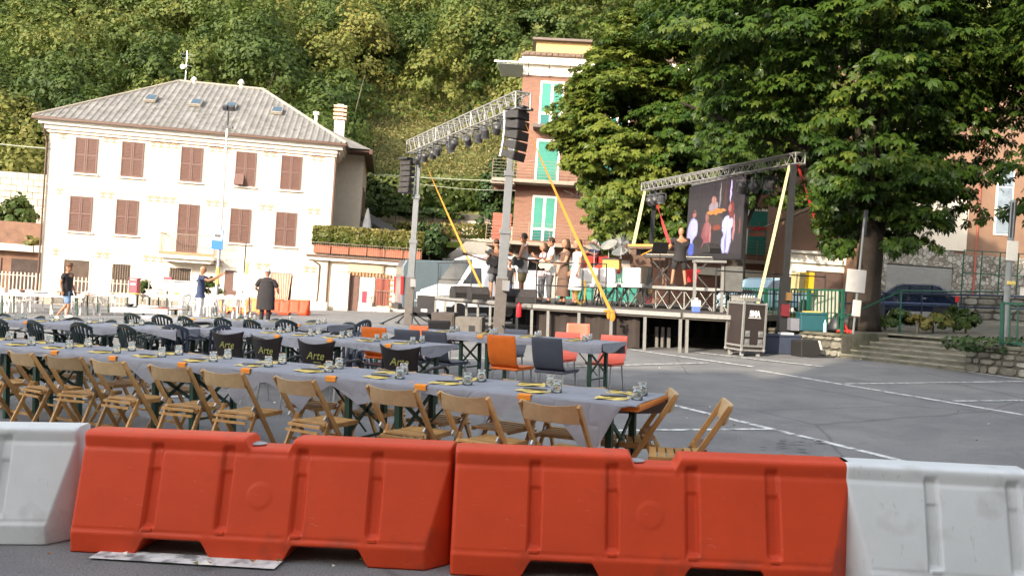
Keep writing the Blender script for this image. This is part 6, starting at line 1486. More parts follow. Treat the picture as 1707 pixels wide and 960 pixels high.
# wall of rubble before the stone house
M_ST2 = M_STONE
stone_wall('stone_wall', 'rubble retaining wall below the green door of the stone-faced house', GY(1590, 35, TZ), GY(1760, 34, TZ), 1.0, seed=8, sc=.42, z0=TZ, cope=False)
tf = thing('terrace_fence', 'tall green wire fence around the upper terrace at right', 'fence', GY(1602, 35.5, TZ+1.0), -.05, plumb=True)
railing(tf, (0, 0, 0), (4.5, 0, 0), 1.9, .75, M_GF, r=.02, rails=(.0, .5, 1.0), rr=.02)
# lamp posts, sign boards
def pole_sign(name, label, px, Y, z0, parts, H, r=.04, M=None, lean=None):
    t = thing(name, label, 'sign' if 'sign' in name else 'post', GY(px, Y, z0), 0, plumb=True); 
    if lean: t.rotation_euler.y += lean
    MB().cyl((0, 0, 0), (0, 0, H), r, r*.85, 8).build('pole', M or M_METAL, t)
    for nm, b, mm in parts: MB().bx(*b).build(nm, mm, t, bevel=.01)
    return t
mg = mat('sign_back_grey', (.42, .40, .38), rough=.6, var=.1); mgp = mat('grey_post', (.22, .23, .22), rough=.5, var=.1)
pole_sign('sign_post', 'leaning grey sign post with a square board and small white plate by the trunk', 1422, 19.9, TZ, [('board', (-.30, .16, -.05, -.03, .98, 1.52), mg), ('plate', (-.10, .10, -.07, -.05, .42, .80), M_TRIM), ('top_sleeve', (-.02, .07, -.02, .06, 2.3, 2.95), M_DKMET)], 2.75, .028, mgp, .03)
pole_sign('lamp_post', 'grey street post at the right edge with a white plate near the top', 1673, 17.6, TZ, [('plate', (-.11, .13, -.07, -.05, 1.72, 2.14), M_TRIM), ('yellow_tag', (-.06, .12, -.08, -.06, 1.22, 1.30), M_NAP), ('dark_sleeve', (-.045, .045, -.05, .05, 2.2, 2.95), M_DKMET)], 3.0, .065, mgp)
yc = thing('yellow_cabinet', 'yellow wall cabinet on two thin legs behind the green fence', 'cabinet', GY(1333, 22.8, TZ), .25, plumb=True)
MB().bx(-.05, .22, -.2, .2, .95, 1.50).build('door', mat('cabinet_yellow', (.75, .45, .03), rough=.45, var=.06), yc, bevel=.015); MB().bx(-.24, -.05, -.2, .2, .93, 1.47).build('side_case', mat('cabinet_side', (.42, .34, .16), rough=.6, var=.2), yc, bevel=.01)
for x in (-.06, .06): MB().cyl((x, 0, 0), (x, 0, .95), .022, .022, 6).build('leg', mgp, yc)
uc = thing('utility_cabinet', 'pale grey utility cabinet behind the green fence right of the yellow one', 'cabinet', GY(1369, 23.2, TZ), .1, plumb=True)
MB().bx(-.30, .02, -.2, .2, .35, 1.0).build('left_case', mat('cabinet_pale', (.46, .43, .37), rough=.7, var=.12), uc, bevel=.01); MB().bx(.02, .36, -.22, .2, .42, 1.02).build('right_case', MATS['cabinet_pale'], uc, bevel=.01); MB().bx(.04, .34, -.18, .16, 0, .42).build('pedestal', MATS['cabinet_pale'], uc)
# things on the wall ledge
gbx = thing('storage_box', 'teal storage box with orange papers on top, on the low wall', 'box', A(1352, 553, 20.9), -.02); gbx.location.z = TZ
MB().bx(-.33, .33, -.2, .2, 0, .40).build('body', mat('teal_box', (.015, .075, .09), rough=.5, var=.1), gbx, bevel=.02); MB().bx(-.35, .35, -.22, .22, .40, .46).build('lid', MATS['teal_box'], gbx, bevel=.015); MB().bx(-.2, .2, -.1, .12, .46, .485).build('papers', mat('orange_paper', (.75, .38, .08), rough=.8), gbx); MB().bx(-.55, -.34, -.15, .15, 0, .30).build('side_bin', mat('bin_grey', (.16, .16, .19), rough=.6), gbx)
bb_ = thing('plastic_bottle', 'clear plastic water bottle right of the teal box', 'bottle', A(1375, 553, 20.4), 0); bb_.location.z = TZ; MB().lathe([(.04, 0), (.042, .2), (.015, .27), (.015, .3)], 10).build('bottle_body', mat('bottle_blue', (.35, .5, .6), rough=.2, var=.1), bb_)
bg_ = thing('black_bag', 'black bag slumped on the low wall beside the red hose', 'bag', A(1394, 553, 20.4), 0); bg_.location.z = TZ
mb = MB(); mb.lathe([(.18, 0), (.22, .1), (.15, .28), (.06, .42), (.01, .46)], 10); mb.build('sack', M_BLKM, bg_, smooth=True)
ho = thing('red_strap_bundle', 'bright red strap hanging from the fence end in a coil', 'strap', A(1407, 553, 20.2), 0); ho.location.z = TZ
MB().tube([(-.08, 0, .72), (-.06, 0, .5), (-.02, 0, .25), (.06, -.02, .08), (.1, -.04, .05)], .03, 8).build('strap', mat('hose_red', (.62, .04, .03), rough=.5, var=.1), ho, smooth=True)
MB().tube([(.17*math.cos(a), -.04+.08*math.sin(a), .04+.02*math.sin(2*a)) for a in [k*PI/6 for k in range(13)]], .03, 8).build('coil', MATS['hose_red'], ho, smooth=True)
# street lamp head over the trees + cables
sl_ = thing('street_lamp', 'dark dome street lamp on a long arm above the left tree', 'street lamp', A(1052, 104, 38.5), 0)
d_ = A(1004, 78, 37.5)-A(1052, 104, 38.5); MB().cyl((0, 0, 0), d_, .03, .025, 8).cyl((0, 0, 0), (.9, 1.5, -.75), .03, .035, 8).cyl((.9, 1.5, -.75), (.9, 1.5, -11.6), .06, .08, 8).build('arm', M_DKMET, sl_)
MB().lathe([(.07, .22), (.2, .18), (.35, .06), (.36, -.02), (.29, -.07), (.001, -.08)], 16, d_).build('lamp_head', mat('lamp_dome', (.07, .075, .08), rough=.4), sl_, smooth=True)
def cable(label, a, b, sag, r=.02):
    pts = [a.lerp(b, i/16)+Vector((0, 0, -sag*math.sin(PI*i/16))) for i in range(17)]; o = MB().tube(pts, r, 5).build('overhead_cable', mat('cable_pale', (.25, .26, .2), rough=.7), None); tag(o, label, 'cable')
cable('overhead cable entering from the left edge to the villa corner', A(-60, 232, 40), A(84, 248, 40), .05, .03)
cable('overhead cable strung from the villa eaves past the towers to the brick building', A(612, 290, 46), A(1010, 303, 44), .15, .025)
cable('thin lower cable between the left tower and the brick building', A(690, 306, 46), A(860, 318, 44), .1, .015)
# ================================================================ PEOPLE
M_SKIN = mat('skin', (.36, .17, .10), rough=.55, var=.08, scale=6); M_SKIN2 = mat('skin_tanned', (.30, .135, .075), rough=.55, var=.08)
M_HAIRD = mat('dark_hair', (.03, .018, .012), rough=.7, var=.3, scale=30); M_HAIRG = mat('grey_hair', (.55, .50, .45), rough=.8, var=.15, scale=30); M_HAIRB = mat('brown_hair', (.055, .026, .013), rough=.7, var=.3, scale=30)
def fab(n, c): return mat('cloth_'+n, c, rough=.9, var=.14, scale=5, bump=.25, bscale=18)
def skinned(name, verts, edges, rad, M, parent, root=0, sub=1, extra=None, apply=True):
    me = bpy.data.meshes.new(name); me.from_pydata([tuple(v) for v in verts], edges, []); o = bpy.data.objects.new(name, me); COL.objects.link(o)
    md = o.modifiers.new('skin', 'SKIN'); sv = me.skin_vertices[0].data
    for i, r in enumerate(rad):
        r = r if isinstance(r, tuple) else (r, r); sv[i].radius = r; sv[i].use_root = (i == root)
    o.modifiers.new('sub', 'SUBSURF').levels = sub; o.modifiers['sub'].render_levels = sub
    dg = bpy.context.evaluated_depsgraph_get(); m2 = bpy.data.meshes.new_from_object(o.evaluated_get(dg)); bpy.data.objects.remove(o)
    if extra:
        bm = bmesh.new(); bm.from_mesh(m2); me2 = extra.mesh('x', M); bm.from_mesh(me2); bm.to_mesh(m2); bm.free(); bpy.data.meshes.remove(me2)
    m2.materials.clear(); m2.materials.append(M); m2.polygons.foreach_set('use_smooth', [True]*len(m2.polygons))
    o = bpy.data.objects.new(name, m2); COL.objects.link(o); o.parent = parent; return o
def person(label, loc, face, h=1.76, pose=None, top=None, bottom=None, skin=None, hair=None, hairlen=0, sleeve='short', legs='long', dress=None, hat=None, glasses=False, shoes=None, wide=1.0, head_pitch=0.0, group=None, shirt_low=-.14, loose=None):
    """local: x = person's left, y = forward; heights given for 1.76 m and scaled"""
    t = thing('person', label, 'person', loc, face, group=group); t.rotation_euler = (Matrix.Rotation(LEAN, 4, 'Y') @ Matrix.Rotation(face, 4, 'Z')).to_euler(); k = h/1.76; t.scale = (k, k, k)
    skin = skin or M_SKIN; W = wide
    J = dict(pel=(0, 0, .93), spn=(0, .01, 1.10), chs=(0, .0, 1.32), nck=(0, .0, 1.49), hd0=(0, .015, 1.56), shl=(.175*W, 0, 1.42), shr=(-.175*W, 0, 1.42), ell=(.23*W, -.01, 1.14), elr=(-.23*W, -.01, 1.14), wrl=(.25*W, .06, .90), wrr=(-.25*W, .06, .90),
             hpl=(.09*W, 0, .88), hpr=(-.09*W, 0, .88), knl=(.10, .02, .49), knr=(-.10, .02, .49), anl=(.10, -.01, .08), anr=(-.10, -.01, .08), tol=(.11, .15, .03), tor=(-.11, .15, .03))
    J.update(pose or {}); J = {a: Vector(b) for a, b in J.items()}
    V = []; E = []; R = []; idx = {}
    def v(n, p, r): idx[n] = len(V); V.append(p); R.append(r)
    for n, r in (('pel', (.13*W, .10)), ('spn', (.125*W, .10)), ('chs', (.15*W, .105)), ('nck', (.058, .058)), ('hd0', (.06, .065)), ('shl', (.062, .062)), ('shr', (.062, .062)), ('ell', (.042, .042)), ('elr', (.042, .042)), ('wrl', (.028, .028)), ('wrr', (.028, .028)),
                 ('hpl', (.095*W, .095)), ('hpr', (.095*W, .095)), ('knl', (.060, .060)), ('knr', (.060, .060)), ('anl', (.042, .042)), ('anr', (.042, .042)), ('tol', (.038, .028)), ('tor', (.038, .028))): v(n, J[n], r)
    def e(a, b): E.append((idx[a], idx[b]))
    for a, b in (('pel', 'spn'), ('spn', 'chs'), ('chs', 'nck'), ('nck', 'hd0'), ('chs', 'shl'), ('chs', 'shr'), ('shl', 'ell'), ('shr', 'elr'), ('ell', 'wrl'), ('elr', 'wrr'), ('pel', 'hpl'), ('pel', 'hpr'), ('hpl', 'knl'), ('hpr', 'knr'), ('knl', 'anl'), ('knr', 'anr'), ('anl', 'tol'), ('anr', 'tor')): e(a, b)
    for s, en_ in ((1, 'l'), (-1, 'r')):      # palms, four fingers and thumb
        w0 = J['wr'+en_]; d = (w0-J['el'+en_]).normalized(); sd = d.cross(Vector((0, 1, 0)) if abs(d.y) < .8 else Vector((0, 0, 1))).normalized()
        side = sd.cross(d).normalized()
        v('pm'+en_, w0+d*.065, (.032, .020)); e('wr'+en_, 'pm'+en_)
        for j, (o_, l_) in enumerate(((-.027, .062), (-.009, .075), (.009, .070), (.026, .055))):
            v('f%d' % j+en_, w0+d*.10+side*o_, (.010, .010)); e('pm'+en_, 'f%d' % j+en_); v('g%d' % j+en_, w0+d*(.10+l_*.8)+side*o_*1.15+sd*.02, (.008, .008)); e('f%d' % j+en_, 'g%d' % j+en_)
        v('t0'+en_, w0+d*.055+side*.04, (.012, .012)); e('pm'+en_, 't0'+en_); v('t1'+en_, w0+d*.095+side*.058, (.010, .010)); e('t0'+en_, 't1'+en_)
    hc = J['hd0']+Vector((0, .02+.03*head_pitch, .10)); RH_ = Matrix.Rotation(-head_pitch, 3, 'X'); hd_ = MB()
    prof = [(.001, -.125), (.045, -.118), (.062, -.09), (.072, -.04), (.077, .01), (.077, .05), (.062, .09), (.03, .113), (.001, .118)]
    hd_.lathe(prof, 16, hc, RH_ @ Matrix.Diagonal(Vector((1, 1.22, 1))))
    hd_.ell(hc+RH_ @ Vector((0, .098, -.022)), (.013, .020, .024), 8, 5)
    for s in (-1, 1): hd_.ell(hc+RH_ @ Vector((s*.079, -.005, -.012)), (.010, .020, .030), 8, 5)
    RB_ = list(R)
    for q_ in ('pel', 'spn', 'chs', 'hpl', 'hpr'):
        if top or dress: a_, b_ = RB_[idx[q_]]; f_ = .70/max(1, W**.7) if q_ != 'chs' else .85; RB_[idx[q_]] = (a_*f_, b_*f_)
    body = skinned('body', V, E, RB_, skin, t, extra=hd_)
    ey = MB()
    for s in (-1, 1): ey.ell(hc+RH_ @ Vector((s*.030, .083, .004)), (.012, .009, .007), 6, 4)
    ey.build('eyes', M_HAIRD, t); MB().ell(hc+RH_ @ Vector((0, .086, -.062)), (.024, .008, .006), 8, 4).build('mouth', mat('lips', (.40, .13, .10), rough=.6), t)
    if glasses: MB().box(hc+RH_ @ Vector((-.032, .098, .006)), (.05, .012, .030)).box(hc+RH_ @ Vector((.032, .098, .006)), (.05, .012, .030)).box(hc+RH_ @ Vector((0, .10, .012)), (.03, .008, .008)).box(hc+RH_ @ Vector((.075, .04, .01)), (.006, .12, .01)).box(hc+RH_ @ Vector((-.075, .04, .01)), (.006, .12, .01)).build('sunglasses', M_BLKM, t)
    if hair:
        hb = MB(); pts = [(.082, -.03), (.086, .02), (.084, .06), (.068, .10), (.035, .125), (.001, .13)]
        if hairlen == 0: hb.lathe(pts, 16, hc+Vector((0, -.018, .004)), RH_ @ Matrix.Rotation(-.25, 3, 'X').to_3x3() @ Matrix.Diagonal(Vector((1, 1.12, 1))))
        else: hb.lathe([(.085, -.03-hairlen*.5), (.10, -.02-hairlen*.3)]+pts[1:], 16, hc+Vector((0, -.058, .008)), Matrix.Rotation(-.12, 3, 'X').to_3x3() @ Matrix.Diagonal(Vector((1.05, 1.05, 1))))
        hb.build('hair', hair, t, smooth=True)
    if hat:
        MB().lathe([(.135, .035), (.14, .042), (.09, .05), (.085, .11), (.07, .135), (.001, .13)], 18, hc+Vector((0, .0, .01)), Matrix.Diagonal(Vector((1, 1.15, 1)))).build('hat', hat, t, smooth=True)
    g = .016
    def sub(names, edges, grow, mm, nm, extra_v=(), root=0, rr=None):
        ns = list(names); vv = [J[n] for n in ns]; ra = []
        for n in ns:
            r = R[idx[n]]; q = (rr or {}).get(n); ra.append(q if q else (r[0]+grow, r[1]+grow))
        for p_, r_ in extra_v: vv.append(Vector(p_)); ra.append(r_)
        skinned(nm, vv, edges, ra, mm, t, root)
    if top:
        ns = ['pel', 'spn', 'chs', 'shl', 'shr', 'ell', 'elr', 'nck']; up = {'nck': (.062, .062)}
        fl = .62 if sleeve == 'short' else (.98 if sleeve == 'long' else 0.1)
        ex = [(J['shl'].lerp(J['ell'], fl), (.064, .064)), (J['shr'].lerp(J['elr'], fl), (.064, .064)), (J['chs'].lerp(J['nck'], .6), (.075, .075)), (J['pel']+Vector((0, 0, shirt_low)), (.16*W, .135))]
        names = ['pel', 'spn', 'chs', 'shl', 'shr']; ee = [(0, 1), (1, 2), (2, 3), (2, 4), (2, 7), (0, 8)]
        if sleeve != 'none': ee += [(3, 5), (4, 6)]
        else: ex[0] = (J['shl']+Vector((-.03, 0, .02)), (.04, .06)); ex[1] = (J['shr']+Vector((.03, 0, .02)), (.04, .06)); ee += [(3, 5), (4, 6)]
        rr = {'shl': (.078, .078), 'shr': (.078, .078)} if sleeve != 'none' else {'shl': (.03, .03), 'shr': (.03, .03)}
        sub(names, ee, .034, top, 'shirt', ex, rr=rr)
    if bottom:
        fl = 1.0 if legs == 'long' else .0
        if legs == 'long': el = J['anl'].lerp(J['knl'], .08); er = J['anr'].lerp(J['knr'], .08); rx = .062
        else: el = J['knl'].lerp(J['anl'], .05); er = J['knr'].lerp(J['anr'], .05); rx = .088
        wv = (J['pel']+Vector((0, 0, .10)), (.135*W, .115))
        if legs == 'long': sub(['pel', 'hpl', 'hpr', 'knl', 'knr'], [(0, 1), (0, 2), (1, 3), (2, 4), (3, 5), (4, 6), (0, 7)], .02, bottom, 'trousers', [(el, (rx, rx)), (er, (rx, rx)), wv])
        else: sub(['pel', 'hpl', 'hpr'], [(0, 1), (0, 2), (1, 3), (2, 4), (0, 5)], .022, bottom, 'shorts', [(el, (rx, rx)), (er, (rx, rx)), wv])
    if loose: dress = loose
    if dress:
        mm, zl = dress; n = 20; vs = []; rows = [(1.50, .07, .06), (1.465, .12, .085), (1.41, .165, .11), (1.25, .19, .14), (1.05, .215, .16), (.86, .225, .165), (zl, .235, .17)] if loose else [(1.42, .15, .085), (1.34, .165, .115), (1.20, .145, .11), (1.06, .145, .115), (.92, .175, .135), (.70, .20, .16), (zl+.02, .235, .185), (zl, .24, .19)]
        for z, a, b in rows:
            for i in range(n):
                an_ = 2*PI*i/n; f = 1+.05*math.sin(an_*5)*max(0, (1.0-z)); vs.append((a*W*math.cos(an_)*f, b*math.sin(an_)*f, z))
        MB().add(vs, [(r_*n+i, r_*n+(i+1) % n, (r_+1)*n+(i+1) % n, (r_+1)*n+i) for r_ in range(len(rows)-1) for i in range(n)]).build('dress', mm, t, smooth=True, fix=False)
        sub(['chs', 'shl', 'shr'], [(0, 1), (0, 2), (1, 3), (2, 4)], .02, mm, 'dress_top', [(J['shl'].lerp(J['ell'], .85 if loose else .5), (.085, .085) if loose else (.06, .06)), (J['shr'].lerp(J['elr'], .85 if loose else .5), (.085, .085) if loose else (.06, .06))], rr={'chs': (.12*W, .09), 'shl': (.085, .085) if loose else (.075, .075), 'shr': (.085, .085) if loose else (.075, .075)})
    for s, q in ((1, 'l'), (-1, 'r')):
        a_ = J['an'+q]; b_ = J['to'+q]; d_ = (b_-a_); d_.z = 0; d_.normalize(); c_ = (a_+b_)/2; c_.z = min(a_.z, b_.z)+.01
        mb = MB(); ang = math.atan2(d_.y, d_.x)-PI/2; mb.ell(c_+d_*.0+Vector((0, 0, .0)), (.048, .14, .05), 10, 6, Matrix.Rotation(ang, 3, 'Z')); mb.build('shoe', shoes or M_BLKM, t, smooth=True)
    return t
TO_R = -PI/2     # facing +x
f_blk = fab('black', (.025, .022, .024)); f_navy = fab('navy', (.035, .05, .11)); f_white = fab('white', (.78, .76, .74)); f_jean = fab('denim', (.16, .24, .40)); f_grey = fab('grey', (.30, .29, .28)); f_dgrey = fab('dark_grey', (.10, .10, .11)); f_khaki = fab('khaki', (.24, .19, .10)); f_brown = fab('brown', (.12, .07, .05)); f_pink = fab('pink_floral', (.62, .38, .40))
person('bearded man in brown hat, black t-shirt and denim shorts walking right', GY(108, 27.2), TO_R, 1.80, dict(knl=(.10, .16, .50), anl=(.10, .10, .14), tol=(.10, .25, .10), knr=(-.10, -.02, .48), anr=(-.10, -.30, .12), tor=(-.10, -.18, .03), ell=(.24, -.08, 1.15), wrl=(.25, -.02, .92), elr=(-.25, .02, 1.14), wrr=(-.26, .12, .90)),
       top=f_blk, bottom=f_jean, legs='short', hat=mat('brown_hat', (.10, .045, .025), rough=.8), wide=1.3, shoes=M_TRIM)
person('bald man in navy t-shirt and white trousers holding an arm up', GY(331, 28.2), TO_R+.15, 1.84, dict(elr=(-.24, .30, 1.34), wrr=(-.20, .58, 1.52), ell=(.22, .28, 1.32), wrl=(.17, .54, 1.50)), top=f_navy, bottom=f_white, wide=1.2, shoes=M_TRIM)
person('white-haired man in loose black shirt seen from behind', GY(440, 26.0), .05, 1.80, dict(elr=(-.33, .02, 1.15), wrr=(-.30, .24, 1.08), ell=(.33, .02, 1.15), wrl=(.30, .22, 1.08)), loose=(f_blk, .52), bottom=f_blk, hair=M_HAIRG, wide=1.2)
def os_(px, Y): p = GY(px, Y, 1.0); p.z = dz(p.x)+.005; return p
guitar_pose = dict(elr=(-.30, .02, 1.15), wrr=(-.12, .22, 1.12), ell=(.30, .12, 1.18), wrl=(.34, .34, 1.22))
def guitar(label, parent_loc, rz, body, neck, tilt=.25):
    t = thing('electric_guitar', label, 'guitar', parent_loc, rz)
    t.rotation_euler = (0, -tilt, rz)
    MB().prism([(-.22, -.10), (-.25, .02), (-.18, .13), (-.05, .08), (.06, .15), (.12, .07), (.10, 0), (.12, -.07), (.04, -.14), (-.06, -.09), (-.16, -.15)], -.02, .025, 'y').build('guitar_body', body, t, bevel=.012)
    MB().bx(.08, .72, -.035, -.012, -.022, .022).build('neck', neck, t); MB().bx(.72, .88, -.035, -.015, -.04, .035).build('headstock', body, t)
    MB().bx(-.12, .06, -.028, -.02, -.03, .03).build('pickguard', M_METAL, t)
p = os_(822, 25.6); person('bearded bass player in black t-shirt and grey shorts half hidden by the nearer tower', p, TO_R+2.2, 1.82, guitar_pose, top=f_blk, bottom=f_dgrey, legs='short', wide=1.25, hair=M_HAIRB)
guitar('dark bass guitar slung on the bearded bass player', p+Vector((-.12, -.22, 1.15)), PI+.3, M_BLKM, M_DW)
p = os_(868, 23.5); person('guitarist in grey tank top and khaki shorts singing toward the left', p, -TO_R-.15, 1.90, dict(elr=(-.28, .06, 1.15), wrr=(-.14, .26, 1.08), ell=(.28, .16, 1.16), wrl=(.16, .38, 1.24)), top=f_grey, bottom=f_khaki, legs='short', sleeve='none', hair=M_HAIRD, glasses=True, skin=M_SKIN2, wide=1.28)
guitar('black electric guitar held by the singer in the tank top', p+Vector((-.18, -.26, 1.12)), PI, M_BLKM, M_DW, .3)
person('small child in black lettered t-shirt and dark trousers beside the guitarist', os_(846, 23.9), PI-.2, 1.14, dict(), top=f_blk, bottom=f_navy, hair=M_HAIRD, wide=1.15)
person('guitarist in open white shirt, dark trousers and sunglasses', os_(914, 23.8), -TO_R, 1.84, guitar_pose, top=f_white, bottom=f_dgrey, hair=M_HAIRD, glasses=True, wide=1.2)
guitar('pale electric guitar held by the man in the white shirt', os_(909, 23.5)+Vector((-.1, -.1, 1.08)), PI+.2, mat('guitar_cream', (.62, .55, .40), rough=.3), M_DW, .25)
person('woman in pink floral blouse standing behind the man in the white shirt', os_(901, 25.2), -TO_R+.3, 1.74, dict(elr=(-.2, .18, 1.2), wrr=(-.08, .3, 1.35)), top=f_pink, bottom=f_dgrey, hair=M_HAIRB, hairlen=.2)
person('woman in long brown dress between the white shirt and the white dress', os_(937, 23.0), -TO_R+.35, 1.76, dict(elr=(-.24, .1, 1.14), wrr=(-.16, .28, 1.1)), dress=(f_brown, .22), hair=M_HAIRB, hairlen=.25, wide=1.12)
person('woman in knee-length white dress with arms hanging', os_(957, 22.55), -TO_R+.25, 1.74, dict(ell=(.22, -.0, 1.14), wrl=(.20, .10, .92)), dress=(f_white, .42), hair=M_HAIRB, hairlen=.35, skin=M_SKIN, wide=1.15)
p = A(990, 440, 26.2); p.z = rz_(p); person('drummer in dark t-shirt and cap seated behind the cymbals', p, -TO_R+.6, 1.70, dict(pel=(0, 0, .55), spn=(0, .01, .72), chs=(0, .02, .94), nck=(0, .02, 1.11), hd0=(0, .04, 1.18), shl=(.18, 0, 1.04), shr=(-.18, 0, 1.04), ell=(.28, .18, .9), elr=(-.28, .18, .9), wrl=(.2, .42, .95), wrr=(-.2, .42, .95), hpl=(.1, .02, .52), hpr=(-.1, .02, .52), knl=(.2, .42, .52), knr=(-.2, .42, .52), anl=(.2, .45, .08), anr=(-.2, .45, .08), tol=(.2, .6, .03), tor=(-.2, .6, .03)), top=f_navy, bottom=f_dgrey, hair=M_HAIRG)
p = A(1131, 440, 23.6); p.z = rz_(p)+.0; person('bald keyboard player in black shirt and shorts seen from behind', p, .12, 1.64, dict(elr=(-.26, .16, 1.16), wrr=(-.2, .4, 1.12), ell=(.26, .16, 1.16), wrl=(.2, .4, 1.12), knl=(.17, .02, .49), anl=(.22, -.02, .08), tol=(.27, .14, .03), knr=(-.16, .02, .49), anr=(-.20, -.02, .08), tor=(-.22, .14, .03)), top=f_blk, bottom=f_blk, legs='short', wide=1.32)
# ================================================================ VEGETATION (numpy leaf meshes)
rng = np.random.default_rng(11)
def mesh_np(name, V, F4, tint, mat_, smooth=False):
    me = bpy.data.meshes.new(name); nv = len(V); nf = len(F4)
    me.vertices.add(nv); me.vertices.foreach_set('co', V.astype(np.float32).ravel())
    me.loops.add(nf*4); me.loops.foreach_set('vertex_index', F4.astype(np.int32).ravel())
    me.polygons.add(nf); me.polygons.foreach_set('loop_start', np.arange(0, nf*4, 4, dtype=np.int32)); me.polygons.foreach_set('loop_total', np.full(nf, 4, dtype=np.int32))
    a = me.attributes.new('tint', 'FLOAT', 'FACE'); a.data.foreach_set('value', tint.astype(np.float32))
    me.materials.append(mat_); me.update(calc_edges=True); return me
def quads(C, N, size, asp=1.6, curl=.0):
    """one leaf quad per centre, roughly facing N"""
    n = len(C); N = N/np.linalg.norm(N, axis=1, keepdims=True); R = rng.normal(size=(n, 3)); T = np.cross(N, R); T /= np.linalg.norm(T, axis=1, keepdims=True); B = np.cross(N, T)
    s = size*rng.uniform(.6, 1.3, (n, 1)); L = T*s*asp/2; W = B*s/2
    V = np.stack([C-L, C-W*.9+L*.1, C+L, C+W*.9+L*.1], 1).reshape(-1, 3); F = np.arange(n*4).reshape(n, 4); return V, F
def crown_pts(c, r, nclump, per, cl=.28, flat=1.0, low=-.5):
    """leaf centres and normals of a crown: clumps spread over the outside of an ellipsoid"""
    d = rng.normal(size=(nclump, 3)); d /= np.linalg.norm(d, axis=1, keepdims=True); d[:, 2] = np.where(d[:, 2] < low, -d[:, 2]*.6, d[:, 2])
    cc = d*rng.uniform(.62, 1.0, (nclump, 1)); rr = rng.uniform(.7, 1.3, nclump)*cl
    o = rng.normal(size=(nclump, per, 3)); o /= np.linalg.norm(o, axis=2, keepdims=True); o[:, :, 2] = np.abs(o[:, :, 2])*flat-.15
    P = cc[:, None, :]+o*rr[:, None, None]*rng.uniform(.5, 1, (nclump, per, 1))
    Nn = o+d[:, None, :]*.6+rng.normal(size=o.shape)*.30
    tin = np.repeat(rng.uniform(-.15, .15, nclump), per)
    return np.array(c)+P.reshape(-1, 3)*np.array(r), Nn.reshape(-1, 3), tin
M_FOR = leafmat('forest_leaves', (.036, .062, .012), (.082, .112, .020), (.175, .165, .038), trans=.38, rough=.6)
def forest():
    Vs, Fs, Ts = [], [], []; base = 0; cnt = 0
    Y = 60.0
    while Y < 142:
        half = .68*Y+6; x = -half
        while x < half:
            xx = x+rng.uniform(-1.8, 1.8); yy = Y+rng.uniform(-1.8, 1.8); x += rng.uniform(4.6, 7.4)
            px = 853+1400*xx/yy
            # the clearing behind the front truss
            zz = float(hill_z(xx, yy)); py = 474-1400*(zz-1.5)/yy
            if 575 < px < 870 and py > 205: continue
            if px > 1180 and rng.uniform() < .55: continue
            R_ = rng.uniform(2.4, 5.2); Hh_ = R_*rng.uniform(.95, 1.5)
            nc = int(30*R_/3.2); per = 88 if Y < 85 else (66 if Y < 105 else 44)
            C, N, tin = crown_pts((xx, yy, zz+Hh_*.55), (R_, R_, Hh_), nc, per, cl=.34)
            V, F = quads(C, N, .14+.0021*Y, 1.35); t0 = np.clip(.45+.25*math.sin(xx*.09+yy*.05)*math.sin(yy*.13+1)+rng.normal(0, .24), 0, 1)
            Vs.append(V); Fs.append(F+base); base += len(V); Ts.append(np.clip(t0+tin+rng.normal(0, .10, len(F)), 0, 1)); cnt += 1
        Y += 4.4+Y*.012
    # undergrowth over the slope
    n = 60000; yy = rng.uniform(57, 125, n); xx = rng.uniform(-1, 1, n)*.66*yy; zz = hill_z(xx, yy); px = 853+1400*xx/yy; py = 474-1400*(zz-1.5)/yy
    k = ~((px > 610) & (px < 860) & (py > 212) & (py < 310)); C = np.stack([xx, yy, zz+rng.uniform(0, 1.2, n)], 1)[k]; N = rng.normal(size=C.shape)+np.array([0, -.5, .8])
    V, F = quads(C, N, .42, 1.3); Vs.append(V); Fs.append(F+base); base += len(V); Ts.append(np.clip(rng.normal(.5, .25, len(F)), 0, 1))
    me = mesh_np('woodland', np.concatenate(Vs), np.concatenate(Fs), np.concatenate(Ts), M_FOR); o = bpy.data.objects.new('woodland', me); COL.objects.link(o); o['kind'] = 'stuff'; print('forest trees', cnt, 'quads', len(me.polygons))
forest()
# pale trunks glimpsed in the wood, and dry grass in the clearing
mb = MB(); M_BARKP = mat('pale_bark', (.13, .11, .075), rough=.9, var=.3)
for i in range(16):
    y = random.uniform(60, 100); x = random.uniform(-.6, .45)*y; z = float(hill_z(x, y)); h = random.uniform(4, 7)
    a = (x, y-2.2, z); b = (x+random.uniform(-1, 1), y-2.4, z+h*.6); c = (b[0]+random.uniform(-1, 1), y-2.3, z+h); mb.cyl(a, b, .06, .04, 5, False).cyl(b, c, .04, .015, 5, False)
mb.build('woodland_trunks', M_BARKP, kind='stuff', fix=False)
# clearing grass
n = 42000; px_ = rng.uniform(560, 900, n); yy = rng.uniform(57, 100, n); xx = (px_-853)/1400*yy; C = np.stack([xx, yy, hill_z(xx, yy)+rng.uniform(0, .25, n)], 1)
M_DRY = leafmat('dry_meadow', (.075, .085, .022), (.14, .125, .038), (.20, .165, .06), trans=.2)
V, F = quads(C, rng.normal(size=C.shape)+np.array([0, -.4, 1]), .17, 1.8); o = bpy.data.objects.new('meadow', mesh_np('meadow', V, F, np.clip(rng.normal(.5, .25, len(F)), 0, 1), M_DRY)); COL.objects.link(o); o['kind'] = 'stuff'
